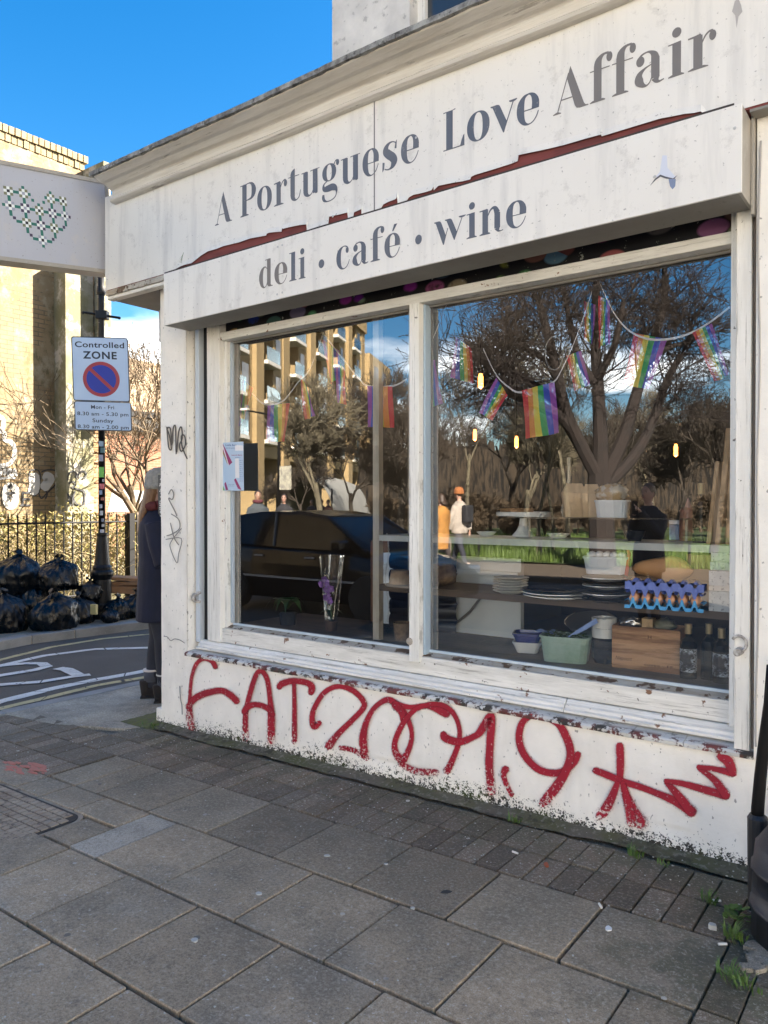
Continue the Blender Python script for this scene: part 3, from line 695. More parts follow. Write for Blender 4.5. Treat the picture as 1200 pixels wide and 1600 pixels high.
def skin(xa, xb, name):
    pts = [on_y(u, v, YF) for u, v in tear]
    poly = [(xa, ZB)] + [(p.x, max(p.z, ZB+.001)) for p in pts if xa < p.x < xb]; poly += [(min(poly[-1][0]+.02, xb-.001), ZB), (xb, ZB)] if xb > 0 else [(xb, ZB)]
    for i in range(1, len(poly)): poly[i] = (max(poly[i][0], poly[i-1][0]+2e-4), poly[i][1])
    k = MB(); R = random.Random(4)
    for (ax, az), (bx, bz) in zip(poly, poly[1:]):
        n = max(1, int((bx-ax)/.02))
        for i in range(n):
            x0, x1 = ax+(bx-ax)*i/n, ax+(bx-ax)*(i+1)/n; z0, z1 = az+(bz-az)*i/n, az+(bz-az)*(i+1)/n
            if abs(x1-x0) < 1e-5: continue
            # torn edge curls outwards a little
            c0 = .010 if z0 > ZB+.006 else 0; c1 = .010 if z1 > ZB+.006 else 0
            y = YF
            a = [(x0, y-c0*.7, z0), (x1, y-c1*.7, z1), (x1, y, z1+.03), (x0, y, z0+.03)]
            k.quad(*a); k.quad(a[3], a[2], (x1, y, ZFT), (x0, y, ZFT))
            k.quad((x0, y-c0*.7+.0015, z0), (x1, y-c1*.7+.0015, z1), (x1, y-c1*.7, z1), (x0, y-c0*.7, z0))
    return P_(name, k, M_SIGN)
jx = on_y(585, 200, YF).x; fas = [skin(-4.70, jx-.0015, 'fascia_panel'), skin(jx+.0015, 1.9, 'fascia_panel')]
P_('panel_joint', MB().box(jx-.004, YF-.0005, ZB, jx+.004, YF+.003, ZFT), plain('joint_line', (.2, .2, .2)))
P_('fascia_return', MB().box(-4.716, YF, 2.948, -4.701, 6, ZFT), M_SIGN)
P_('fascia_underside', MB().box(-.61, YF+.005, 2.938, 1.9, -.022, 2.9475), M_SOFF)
# rotten moulding under the left end
mm = MB(); R = random.Random(9)
for i in range(26):
    x = -4.70+i*.027; mm.box(x, YF-.004-R.random()*.006, 2.915+R.uniform(-.004, .004), x+.028, YF+.05, 2.9475)
P_('rotten_moulding', mm, M_ROT)
P_('lower_bead', MB().box(-4.70, YF+.002, 2.888, -3.93, YF+.06, 2.912), M_WOOD, .004)
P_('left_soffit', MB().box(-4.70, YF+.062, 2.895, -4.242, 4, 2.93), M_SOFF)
# cornice: moulded timber under a lead capping
cz = 3.558
prof = [(YF-.002, 3.520), (-.128, 3.520), (-.145, 3.528), (-.150, 3.540), (-.140, 3.552), (-.128, 3.556), (-.130, 3.600), (-.138, 3.606), (-.160, 3.612), (-.190, 3.630), (-.215, 3.634), (-.235, 3.642), (-.262, 3.652), (-.264, 3.662), (0.0, 3.662), (0.0, 3.53)]
def run(prof, x0, x1, n, amp):
    R = []
    for i in range(n+1):
        x = x0+(x1-x0)*i/n; w = amp*noise.noise((x*1.1, 0, 5)); R.append([(x, a+.0015*noise.noise((x*6, a*30, 1)), b+w) for a, b in prof])
    return MB().loft(R)
P_('cornice', run(prof, -4.59, 3.9, 220, .010), M_CORN)
lead = [(-.284, 3.658), (-.284, 3.684), (-.25, 3.705), (.02, 3.75), (.02, 3.664)]
def leadrun(x0, x1, n):
    R = []
    for i in range(n+1):
        x = x0+(x1-x0)*i/n; w = .010*noise.noise((x*1.1, 0, 5)); s_ = .006*noise.noise((x*9, 3, 5)) + .004*noise.noise((x*25, 3, 5))
        R.append([(x, a+s_*.8, b+w+(s_ if j < 3 else 0)) for j, (a, b) in enumerate(lead)])
    return MB().loft(R)
xx = -4.62
for xe in (-3.9, -3.05, -2.1, -.9, .4, 1.9, 3.9):
    P_('lead_capping', leadrun(xx, xe-.004, 60), M_LEAD); xx = xe
P_('cornice_return', MB().box(-4.74, -.02, 3.53, -4.59, 6, 3.66), M_CORN)
# roller shutter box
BXL, BXR, BZ0, BZ1, YB = -3.942, -.6155, 2.594, 2.915, -.20
sj = on_y(437, 400, YB).x
def tilt(mb):                                  # the housing rises a little towards its right end
    mb.v = [(x, y, z + (x-BXL)/(BXR-BXL)*.020 - .006) for x, y, z in mb.v]; return mb
sb1 = P_('shutter_box_panel', tilt(MB().box(BXL, YB, BZ0, sj-.001, YB+.012, BZ1)), M_SIGN, .0015)
sb2 = P_('shutter_box_panel', tilt(MB().box(sj+.001, YB, BZ0+.001, BXR, YB+.012, BZ1+.001)), M_SIGN, .0015)
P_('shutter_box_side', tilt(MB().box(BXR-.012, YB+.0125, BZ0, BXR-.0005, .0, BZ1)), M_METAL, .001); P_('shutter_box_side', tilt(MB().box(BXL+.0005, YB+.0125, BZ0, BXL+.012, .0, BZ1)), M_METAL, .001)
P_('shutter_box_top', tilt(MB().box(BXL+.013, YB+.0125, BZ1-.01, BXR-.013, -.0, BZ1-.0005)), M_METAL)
P_('shutter_soffit', tilt(MB().box(BXL+.013, YB+.0125, BZ0+.0008, BXR-.013, .0, BZ0+.012)), M_SOFF)
P_('box_edge', MB().box(BXR+.0002, YB+.155, BZ0-.02, BXR+.012, YB+.195, BZ1+.04), M_METAL, .002)
kshd = MB(); sight = lambda x: ZC+(BZ1-.006+(x-BXL)/(BXR-BXL)*.020-ZC)*(D0+YF)/(D0+YB)  # dark strip painting in the shadow line where box top meets fascia
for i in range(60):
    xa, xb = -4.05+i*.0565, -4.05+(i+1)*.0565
    kshd.quad((xa, YF-.0125, sight(xa)-.012), (xb, YF-.0125, sight(xb)-.012), (xb, YF-.0125, sight(xb)+.003+.002*noise.noise((xb*9, 0, 0))), (xa, YF-.0125, sight(xa)+.003+.002*noise.noise((xa*9, 0, 0))))
P_('mastic_seam', kshd, plain('shade_line_dark', (.05, .04, .035), .8))  # dark strip standing in for the shadow line above the box, not mastic
for (u, v, y) in ((434, 385.5, YB), (441, 383, YB), (433, 460, YB), (441, 457, YB), (1148, 200, YB), (520, 338, YB), (1023, 276, YB), (650, 215, YF)):
    c = on_y(u, v, y-.001); P_('rivet', MB().lathe([(.0065, 0), (.005, .002), (.0001, .003)], (0, 0, 0), 8, Matrix.Translation(c) @ Matrix.Rotation(pi/2, 4, 'X')), plain('rivet_grey', (.5, .5, .5), .4))
# little torn star of vinyl
def patch(name, px, y, m, parent=None, off=.0012):
    k = MB(); k.prism([(on_y(u, v, y).x, on_y(u, v, y).z) for u, v in px], lambda p, t: (p[0], y-t, p[1]), .0003, off); return k.build(name, m, parent or shop)
patch('torn_flap', [(1035, 243), (1042, 243), (1043, 262), (1056, 277), (1055, 278), (1046, 281), (1040, 277), (1030, 275), (1022, 279), (1031, 269)], YB, plain('peeled_vinyl', (.62, .65, .74), .4))
patch('tear_line', [(1016, 290), (1023, 280), (1032, 273), (1040, 276), (1052, 279), (1058, 274), (1053, 281), (1040, 279), (1032, 276), (1025, 281)], YB, plain('tear_dark', (.10, .10, .12)), off=.0018)
patch('tear_hole', [(1045, 280), (1056, 280), (1055, 291), (1051, 296), (1047, 291)], YB, plain('blue_grey_under', (.20, .25, .38)), off=.0020)
k = MB(); c0 = [(1152, 0), (1155, 14), (1150, 20), (1153, 32)]
patch('drip_stain', [(1148, 3), (1153, -4), (1158, 8), (1160, 18), (1154, 26), (1151, 44), (1149, 24), (1144, 18)], YF, plain('stain_grey', (.42, .40, .39)), off=.001)
# sprout growing behind the box
k = MB(); c = on_y(284, 411, YF-.02)
for i in range(9):
    a = -.9+i*.22; k.quad(c+Vector((0, 0, i*.004)), c+Vector((.004, .0, i*.004)), c+Vector((.03*sin(a*1.6)+.003, -.01, .012+i*.0055)), c+Vector((.03*sin(a*1.6), -.01, .014+i*.0055)))
tag(k.build('sprout', M_GRASS, fix=False), 'tiny green sprout growing on top of the left end of the shutter box', 'weed')

# interior of the shop
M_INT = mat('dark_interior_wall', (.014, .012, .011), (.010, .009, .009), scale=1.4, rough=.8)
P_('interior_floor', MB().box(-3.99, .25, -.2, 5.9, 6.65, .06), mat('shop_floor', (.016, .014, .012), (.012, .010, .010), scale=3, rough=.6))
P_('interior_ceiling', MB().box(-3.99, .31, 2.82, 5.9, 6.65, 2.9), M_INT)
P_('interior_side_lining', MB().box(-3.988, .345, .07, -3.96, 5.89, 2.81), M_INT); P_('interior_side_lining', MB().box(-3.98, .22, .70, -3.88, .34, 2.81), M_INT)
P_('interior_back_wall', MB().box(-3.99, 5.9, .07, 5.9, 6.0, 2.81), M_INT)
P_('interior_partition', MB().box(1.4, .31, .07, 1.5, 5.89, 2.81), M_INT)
# ------------------------------------------------------------------ sign lettering: high-contrast condensed serif drawn glyph by glyph
def crom(P, n=6):
    out = []
    for i in range(len(P)-1):
        p0 = P[max(i-1, 0)]; p1 = P[i]; p2 = P[i+1]; p3 = P[min(i+2, len(P)-1)]
        for j in range(n):
            t = j/n; out.append(tuple(.5*((2*b)+(-a+c)*t+(2*a-5*b+4*c-d)*t*t+(-a+3*b-3*c+d)*t**3) for a, b, c, d in zip(p0, p1, p2, p3)))
    out.append(tuple(P[-1])); return out
def st(*P): return ('st', crom([tuple(p) for p in P]))
def ln(x0, y0, x1, y1, h=.02): return ('st', [(x0, y0, h), (x1, y1, h)])
def po(*P): return ('po', list(P))
def el(cx, cy, rx, ry): return ('po', [(cx+rx*cos(2*pi*i/20), cy+ry*sin(2*pi*i/20)) for i in range(20)])
def ring(cx, cy, rx, ry, ix, iy): return ('ri', cx, cy, rx, ry, ix, iy)
stem = lambda x, y0, y1, w=.25: po((x, y0), (x+w, y0), (x+w, y1), (x, y1))
E_ = [st((.66, .475, .128), (.665, .70, .122), (.60, .88, .085), (.50, .975, .04), (.41, .995, .022)), st((.42, .995, .022), (.27, .93, .06), (.165, .75, .115), (.135, .5, .133), (.165, .26, .115), (.27, .07, .065), (.42, .0, .025), (.57, .045, .02), (.69, .18, .018), (.77, .36, .015)), po((.25, .455), (.79, .455), (.79, .49), (.25, .49))]
GL = {
 'A': (1.13, [po((.52, 1.3), (.56, 1.42), (.60, 1.3), (.99, .12), (1.04, .05), (1.13, .035), (1.13, 0), (.86, 0), (.76, .03), (.70, .13), (.46, 1.02)), ln(.50, 1.22, .14, .03, .016), ln(.27, .42, .62, .42, .018), po((0, 0), (.26, 0), (.26, .03), (.17, .07), (.10, .07), (0, .03))]),
 'P': (.98, [stem(.12, 0, 1.36, .27), po((0, 0), (.52, 0), (.52, .035), (.42, .07), (.10, .07), (0, .035)), po((0, 1.33), (.4, 1.33), (.4, 1.38), (0, 1.37)), st((.38, 1.365, .02), (.60, 1.37, .03), (.76, 1.27, .08), (.84, 1.05, .135), (.80, .84, .11), (.66, .70, .05), (.38, .66, .018))]),
 'o': (.89, [ring(.445, .5, .445, .515, .175, .47)]),
 'r': (.78, [stem(.15, 0, .95, .25), po((0, 0), (.56, 0), (.56, .03), (.44, .07), (.12, .07), (0, .03)), po((0, .92), (.15, .92), (.38, .95), (.34, 1.0), (.2, .98), (0, .965)), st((.38, .70, .015), (.47, .88, .025), (.58, .975, .028), (.68, .97, .04)), el(.675, .84, .095, .145)]),
 't': (.70, [po((.12, .22), (.37, .22), (.37, 1.30), (.26, 1.27), (.17, 1.2), (.12, 1.1)), st((.245, .25, .125), (.27, .12, .11), (.36, .02, .06), (.47, .0, .025), (.60, .08, .02), (.66, .22, .018), (.69, .36, .015)), po((0, .97), (.62, .97), (.62, 1.005), (0, 1.005))]),
 'u': (.98, [stem(.10, .24, .98), po((0, .95), (.3, .95), (.3, 1.0), (0, .985)), st((.225, .25, .125), (.25, .12, .115), (.34, .02, .065), (.45, .0, .03), (.56, .06, .02), (.64, .2, .016), (.67, .34, .013)), stem(.62, .04, 1.0), po((.78, 0), (.87, .02), (.87, .06), (.62, .12)), po((.48, .95), (.98, .97), (.98, 1.0), (.48, .985))]),
 'g': (.96, [ring(.42, .655, .365, .35, .135, .31), st((.66, .90, .03), (.74, 1.02, .022), (.82, 1.06, .03)), el(.86, .95, .08, .12), st((.30, .32, .02), (.16, .25, .03), (.12, .14, .06), (.18, .04, .10), (.38, .03, .135), (.58, .04, .135), (.72, -.02, .115), (.80, -.12, .06), (.80, -.25, .022), (.72, -.39, .02), (.52, -.47, .02), (.30, -.47, .025), (.16, -.40, .06), (.11, -.28, .07), (.12, -.17, .05))]),
 'e': (.79, E_),
 's': (.76, [st((.64, .93, .02), (.52, .99, .022), (.36, .975, .045), (.22, .86, .10), (.20, .70, .145), (.34, .55, .16), (.50, .42, .16), (.58, .27, .15), (.52, .11, .10), (.40, .02, .04), (.26, .01, .022), (.14, .06, .02)), po((.60, .72), (.69, .70), (.71, 1.03), (.64, .95)), po((.03, -.04), (.11, .06), (.14, .30), (.04, .33))]),
 'L': (.87, [stem(.12, 0, 1.36, .27), po((0, 0), (.87, 0), (.87, .04), (0, .04)), po((0, 1.33), (.5, 1.36), (.5, 1.40), (.38, 1.37), (0, 1.37)), po((.70, .035), (.87, .035), (.87, .40), (.82, .36), (.75, .2))]),
 'v': (1.0, [po((0, 1.0), (0, .965), (.08, .93), (.48, 0), (.52, 0), (.625, .33), (.38, .88), (.33, .97), (.24, 1.0)), ln(.50, .03, .86, .95, .02), po((.70, .97), (.76, .93), (.92, .93), (1.0, .97), (1.0, 1.0), (.70, 1.0))]),
 'f': (.73, [stem(.13, 0, 1.12), po((0, 0), (.5, 0), (.5, .03), (.42, .07), (.1, .07), (0, .03)), st((.255, 1.10, .125), (.28, 1.25, .11), (.37, 1.37, .065), (.48, 1.42, .035), (.60, 1.41, .04)), el(.63, 1.28, .095, .15), po((0, .965), (.64, .965), (.64, 1.0), (0, 1.0))]),
 'a': (.88, [el(.175, .78, .125, .155), st((.10, .85, .03), (.22, .96, .03), (.38, 1.0, .025), (.50, .96, .05), (.59, .86, .10), (.625, .72, .125)), stem(.50, .16, .76), st((.625, .17, .125), (.67, .06, .07), (.75, .02, .03), (.88, .05, .02)), st((.51, .60, .016), (.30, .52, .035), (.15, .38, .09), (.14, .20, .13), (.24, .06, .075), (.36, .01, .03), (.46, .08, .018), (.51, .2, .014))]),
 'i': (.46, [stem(.12, 0, .98), po((0, 0), (.46, 0), (.46, .03), (.38, .07), (.1, .07), (0, .03)), po((0, .94), (.2, .94), (.37, .97), (.37, 1.0), (0, .975)), el(.245, 1.27, .135, .145)]),
 'd': (.94, [stem(.55, .10, 1.33), po((.42, 1.30), (.6, 1.30), (.80, 1.34), (.78, 1.36), (.42, 1.335)), po((.56, .12), (.80, .10), (.86, .05), (.94, .04), (.94, 0), (.70, 0), (.62, .03)), st((.57, .86, .014), (.46, .98, .025), (.34, .97, .045), (.20, .82, .10), (.135, .5, .135), (.19, .18, .10), (.32, .02, .045), (.43, .02, .022), (.52, .12, .018), (.57, .25, .014))]),
 'l': (.47, [stem(.13, 0, 1.33), po((0, 0), (.47, 0), (.47, .03), (.38, .07), (.1, .07), (0, .03)), po((0, 1.30), (.2, 1.30), (.38, 1.33), (.38, 1.36), (0, 1.335))]),
 'c': (.78, [st((.66, .93, .03), (.54, .99, .025), (.40, .99, .025), (.26, .90, .07), (.165, .74, .115), (.135, .5, .133), (.165, .26, .115), (.27, .07, .065), (.42, .0, .025), (.57, .045, .02), (.69, .18, .018), (.77, .36, .015)), el(.64, .80, .09, .135)]),
 'w': (1.50, [po((0, 1.0), (0, .965), (.08, .93), (.43, 0), (.47, 0), (.575, .33), (.36, .88), (.31, .97), (.24, 1.0)), ln(.45, .03, .66, .64, .018), po((.52, 1.0), (.52, .965), (.60, .93), (.95, .10), (.99, .10), (1.09, .40), (.88, .88), (.83, .97), (.76, 1.0)), ln(.97, .12, 1.34, .95, .018), po((1.18, .97), (1.24, .93), (1.42, .93), (1.5, .97), (1.5, 1.0), (1.18, 1.0))]),
 'n': (1.04, [stem(.13, 0, .96), po((0, 0), (.48, 0), (.48, .03), (.42, .07), (.1, .07), (0, .03)), po((0, .93), (.2, .93), (.38, .96), (.34, 1.0), (0, .97)), st((.37, .70, .014), (.46, .88, .03), (.58, .975, .045), (.70, .93, .09), (.785, .74, .125)), stem(.66, .16, .76), st((.785, .17, .125), (.83, .05, .05), (.92, .02, .022), (1.04, .04, .018))]),
 'é': (.79, E_ + [po((.40, 1.10), (.46, 1.10), (.66, 1.38), (.50, 1.38))]),
 '.': (.36, [el(.18, .47, .18, .20)]),
}
def letter(name, ch, x0, x1, z0, xh, y, m, parent):
    w, prims = GL[ch]; sx = (x1-x0)/w; k = MB(); ly = 0
    for pr in prims:
        yy = y - .0012 - ly*.00012; ly += 1
        T = lambda a, b: (x0+a*sx, yy, z0+b*xh)
        if pr[0] == 'po': n0 = len(k.v); k.v += [T(*p) for p in pr[1]]; k.f.append(tuple(range(n0, n0+len(pr[1]))))
        elif pr[0] == 'st':
            P = pr[1]; n0 = len(k.v)
            for i, p in enumerate(P):
                a, b = P[max(i-1, 0)], P[min(i+1, len(P)-1)]; d = Vector((b[0]-a[0], b[1]-a[1])); d = d.normalized() if d.length > 0 else Vector((1, 0)); h = max(p[2], .012)
                k.v += [T(p[0]-d.y*h, p[1]+d.x*h), T(p[0]+d.y*h, p[1]-d.x*h)]
            k.f += [(n0+2*i, n0+2*i+1, n0+2*i+3, n0+2*i+2) for i in range(len(P)-1)]
        else:
            _, cx, cy, rx, ry, ix, iy = pr; n0 = len(k.v); N_ = 40
            for i in range(N_):
                a = 2*pi*i/N_; sg = lambda v, e: (1 if v > 0 else -1)*abs(v)**e
                k.v += [T(cx+rx*sg(cos(a), .92), cy+ry*sg(sin(a), .92)), T(cx+ix*sg(cos(a), .85), cy+iy*sg(sin(a), .85))]
            k.f += [(n0+2*i, n0+2*i+1, n0+2*((i+1) % N_)+1, n0+2*((i+1) % N_)) for i in range(N_)]
    o = k.build(name, m, parent, fix=False); return o
kq = NT('grey_lettering'); cc = kq.mix(kq.mr(kq.noise(3), .4, .6), (.105, .12, .155, 1), (.135, .145, .17, 1)); cc = kq.mix(kq.mr(kq.noise(45, 5, .7), .63, .67, 0, .5), cc, (.35, .35, .35, 1)); M_LET = kq.end(cc, .45)
M_LET2 = plain('taupe_lettering', (.185, .17, .16), .5)
L1 = [('A', -3.578, -3.427), ('P', -3.355, -3.224), ('o', -3.215, -3.097), ('r', -3.080, -2.976), ('t', -2.968, -2.875), ('u', -2.869, -2.737), ('g', -2.725, -2.597), ('u', -2.587, -2.458), ('e', -2.443, -2.338), ('s', -2.319, -2.218), ('e', -2.200, -2.093),
      ('L', -1.952, -1.836), ('o', -1.822, -1.703), ('v', -1.698, -1.564), ('e', -1.566, -1.458), ('A', -1.392, -1.233), ('f', -1.227, -1.130), ('f', -1.132, -1.033), ('a', -1.039, -.922), ('i', -.906, -.845), ('r', -.831, -.726)]
for ch, a, b in L1: letter('letter', ch, a, b, 3.156, .134, YF, M_LET2 if a > -1.40 else M_LET, fas[0] if a < -2.45 else fas[1])
L2 = [('d', -3.097, -2.991), ('e', -2.978, -2.882), ('l', -2.867, -2.813), ('i', -2.798, -2.748), ('.', -2.656, -2.617), ('c', -2.535, -2.447), ('a', -2.429, -2.328), ('f', -2.314, -2.228), ('é', -2.228, -2.135), ('.', -2.046, -2.008), ('w', -1.939, -1.769), ('i', -1.765, -1.712), ('n', -1.698, -1.580), ('e', -1.566, -1.470)]
for ch, a, b in L2: letter('letter', ch, a, b, 2.674, .1135, YB, M_LET2 if a < -2.9 else M_LET, sb1 if a < -2.93 else sb2)

# ------------------------------------------------------------------ red spray tag on the base wall
kg = NT('red_spray_paint')
at = kg.N.new('ShaderNodeAttribute'); at.attribute_name = 'fade'
a = kg.mr(kg.ma('ADD', at.outputs['Fac'], kg.ma('MULTIPLY', kg.ma('SUBTRACT', kg.noise(150, 3), .5), .55)), .16, .66)
G = kg.N.new('ShaderNodeNewGeometry').outputs['Position']; s3 = kg.N.new('ShaderNodeSeparateXYZ'); kg.L(G, s3.inputs[0])
h = kg.ma('SUBTRACT', s3.outputs[2], kg.ma('MULTIPLY', kg.ma('ADD', s3.outputs[0], 4.24), SL))
chip = kg.mr(kg.ma('ADD', kg.noise(70, 5, .7), kg.mr(h, .22, .04, 0, .16)), .62, .66, 1, 0)
wear = kg.mr(kg.noise(7, 6, .75), .66, .70, 1, .25)
al = kg.ma('MULTIPLY', kg.ma('MULTIPLY', a, chip), wear)
kg.end(kg.mix(kg.mr(kg.noise(9), .4, .6), (.36, .012, .03, 1), (.30, .012, .028, 1)), .55); kg.L(al, kg.b.inputs['Alpha']); M_RED = kg.m
kc = 0
def spray(px, zoom=2.4, off=(240, 980), y=0.0, m=None, wscale=1.0, parent=None, name='graffiti_stroke', plane=None, solid=1.0, n=8):
    """stroke traced as (x, y, half width)"""
    global kc
    kc += 1; yy = y - .009 - kc*.00025; P = crom([tuple(p) for p in px], n); k = MB(); fn = plane or (lambda u, v: on_y(u, v, yy))
    W = [-1.75, -1.04, -.74, 0, .74, 1.04, 1.75]; A = [0, .36, 1.0, 1.0, 1.0, .36, 0]
    ends = [(0, -1.5, 0), (0, -.9, .45)] ; Q = []
    L0 = len(P)
    for i, p in enumerate(P):
        a_, b_ = P[max(i-1, 0)], P[min(i+1, L0-1)]; d = Vector((b_[0]-a_[0], b_[1]-a_[1])); d = d.normalized() if d.length else Vector((1, 0)); Q.append((Vector(p[:2]), d, p[2]*wscale))
    c0, d0, w0 = Q[0]; c1, d1, w1 = Q[-1]
    seq = [(c0-d0*w0*1.1, d0, w0*.45, 0), (c0-d0*w0*.75, d0, w0*.72, .5)] + [(c, d, w, 1) for c, d, w in Q] + [(c1+d1*w1*.75, d1, w1*.72, .5), (c1+d1*w1*1.1, d1, w1*.45, 0)]
    for c, d, w, f_ in seq:
        for ww, aa in zip(W, A):
            q = c + Vector((-d.y, d.x))*w*ww; k.v.append(tuple(fn(off[0]+q.x/zoom, off[1]+q.y/zoom))); k.a.append(aa*f_*solid*(1.0 if w < 15 else .80))
    for i in range(len(seq)-1):
        for j in range(6): b = i*7+j; k.f.append((b, b+1, b+8, b+7))
    return k.build(name, m or M_RED, parent or rs, fix=False)
z6 = dict(zoom=2.4, off=(240, 980)); z7 = dict(zoom=2.4, off=(700, 1040))
SP6 = [[(232,150,9),(218,127,9),(188,118,8),(160,138,7),(143,185,6),(137,240,6),(136,290,8),(134,330,12),(142,378,14)],
 [(128,300,10),(158,265,12),(205,245,12),(255,238,11),(288,255,12),(312,278,12)],
 [(346,420,12),(343,375,10),(347,310,9),(365,235,9),(385,178,9),(405,165,9),(425,195,9),(436,265,9),(441,340,13),(440,430,14)],
 [(338,318,10),(352,300,11),(385,290,10),(425,303,10),(448,328,9)],
 [(470,226,10),(482,212,12),(520,202,11),(570,207,11),(592,222,12),(590,246,11)],[(526,212,7),(528,300,8),(528,430,10)],
 [(622,358,9),(602,372,12),(594,340,10),(605,298,9),(640,245,9),(690,222,9),(740,234,10),(780,268,10),(788,300,10),(745,348,10),(692,400,11),(655,448,15)],
 [(700,452,9),(750,462,9),(800,492,10)],
 [(790,470,16),(785,415,14),(800,350,10),(832,298,9),(880,272,11),(920,300,13),(948,335,10),(967,390,8),(963,440,9),(938,500,12)],
 [(905,288,12),(960,300,9),(1030,296,10),(1098,324,17)],[(905,290,14),(930,320,12),(935,348,10)],
 [(932,505,14),(908,470,12),(905,430,10),(930,370,10),(970,318,9),(1020,293,9),(1075,290,9),(1118,316,9),(1143,365,8),(1146,425,9),(1122,495,11),(1100,540,14)],
 [(925,512,12),(985,540,14),(1060,545,14)],
 [(1086,400,12),(1098,418,16),(1150,430,13),(1205,408,12),(1225,392,14),(1265,335,16),(1262,430,14),(1258,520,15),(1268,620,17)]]
for s_ in SP6: spray(s_, **z6, solid=(.62 if s_[0] == (925,512,12) else 1))
SP7 = [[(216,388,14),(208,410,10),(220,450,9),(240,486,9)],
 [(488,332,12),(468,366,14),(430,398,13),(378,402,13),(328,382,13),(283,330,13),(266,272,13),(278,215,12),(312,188,9)],
 [(385,206,8),(420,226,13),(452,290,16),(458,340,15),(440,400,17),(408,452,19),(372,498,20),(352,520,16)],
 [(644,300,14),(646,350,15),(645,425,12)],[(552,393,12),(600,412,13),(655,435,12),(720,455,12),(785,480,12),(850,508,16),(915,548,20)],
 [(635,440,10),(615,492,16),(590,540,20),(572,562,20)],[(655,440,9),(672,500,18),(700,560,24),(728,592,26)],[(660,450,8),(676,520,14),(690,590,20)],
 [(912,552,18),(870,495,16),(818,436,9)],[(815,432,8),(880,443,11),(960,465,14),(1042,488,17)],[(1042,486,17),(1000,430,13),(940,384,8)],[(938,380,8),(1000,388,10),(1070,404,14)],[(1068,402,16),(1052,362,20),(1022,340,16)]]
for s_ in SP7: spray(s_, **z7)
# thin black marker tags on the pier
M_MARK = plain('black_marker', (.05, .05, .055), .5)
def scrawl(px, zoom, off, y, m, w, parent=None, plane=None, name='marker_tag'):
    return spray([(a, b, w) for a, b in px], zoom=zoom, off=off, y=y+.006, m=m, parent=parent, plane=plane, name=name, n=4)
pier = [o for o in kids(shop) if o.name == 'corner_pier'][0]
z2 = (0, 500); s2 = 3.53
scrawl([(920,590),(930,700),(945,712),(935,640),(922,600),(940,600),(948,690),(955,600),(968,590),(972,740),(985,620),(1000,590),(1005,650),(990,690),(1000,725),(1022,690),(1018,640),(1000,640),(1005,700),(1032,765)], s2, z2, 0, M_MARK, 2.2, pier)
M_SCR = plain('grey_scratch', (.22, .21, .20), .6)
scrawl([(930,960),(945,935),(958,960),(950,990),(930,985),(965,1055),(975,1080)], s2, z2, 0, M_SCR, 1.8, pier)
scrawl([(945,1070),(985,1100),(990,1150),(950,1180),(920,1190)], s2, z2, 0, M_SCR, 1.6, pier)
scrawl([(940,1120),(960,1200),(985,1240)], s2, z2, 0, M_SCR, 1.6, pier); scrawl([(915,1210),(1000,1205),(985,1290),(975,1340),(940,1260),(945,1220),(1000,1150)], s2, z2, 0, M_SCR, 1.3, pier)
cz5 = 6.155; o5 = (240, 900)
scrawl([(100,580),(130,585),(165,622),(200,605),(250,615),(298,645)], cz5, o5, 0, plain('crack', (.16, .15, .14)), 1.8, pier); scrawl([(252,1060),(255,1130),(262,1200),(272,1240),(275,1330)], cz5, o5, 0, M_SCR, 2.6, pier)
# ------------------------------------------------------------------ projecting sign with the tile heart
bs = empty('projecting_sign', (0, 0, 0), 0, 'white box sign with a green tile heart hanging at the left end of the fascia', 'hanging sign')
XS = -4.80
def bp(u, v, x=XS): return on_x(u, v, x)
def topv(u): return 251 + (284-251)/167*u
def botv(u): return 406 + (428-406)/178*u
A_ = bp(-95, topv(-95)); B_ = bp(167, topv(167)); C_ = bp(178, botv(178)); D_ = bp(-95, botv(-95)); ex = Vector((1, 0, 0))
def slab4(q, x0, x1, name, m, parent, bevel=0):
    k = MB(); k.loft([[Vector((XS+x0, p.y, p.z)) for p in q], [Vector((XS+x1, p.y, p.z)) for p in q]]); return k.build(name, m, parent, bevel=bevel)
slab4([A_, B_, C_, D_], -.13, -.003, 'sign_case', M_METAL, bs)
slab4([A_, B_, C_, D_], -.003, .001, 'sign_face', M_BLADE, bs)
def edge(p, q, w, name):
    k = MB(); d = (q-p).normalized(); n_ = d.cross(ex)*w
    k.loft([[p+ex*a+n_*b for a, b in ((-.135, -.12), (.010, -.12), (.010, .85), (.002, .85))], [q+ex*a+n_*b for a, b in ((-.135, -.12), (.010, -.12), (.010, .85), (.002, .85))]])
    return k.build(name, M_METAL, bs)
ctr = (A_+B_+C_+D_)/4
for p, q in ((B_, A_), (C_, B_), (D_, C_)):
    w = .026
    if ((q-p).cross(ex)).dot(ctr-p) < 0: w = -w
    edge(p, q, w, 'sign_trim')
fl = [bp(171, 306, XS), bp(182, 306, XS), bp(193, 424, XS), bp(184, 426, XS)]
k = MB(); k.loft([[p+Vector((-.02, 0, 0)) for p in fl], [p+Vector((-.005, 0, 0)) for p in fl]]); k.build('fixing_bracket', M_METAL, bs)
for i in range(7):
    c = bp(177+i*1.9, 322+i*16, XS-.001); MB().lathe([(.005, 0), (.004, .004), (.0001, .005)], (0, 0, 0), 8, Matrix.Translation(c) @ Matrix.Rotation(pi/2, 4, 'Y')).build('screw', M_MARK, bs)
hc = {}
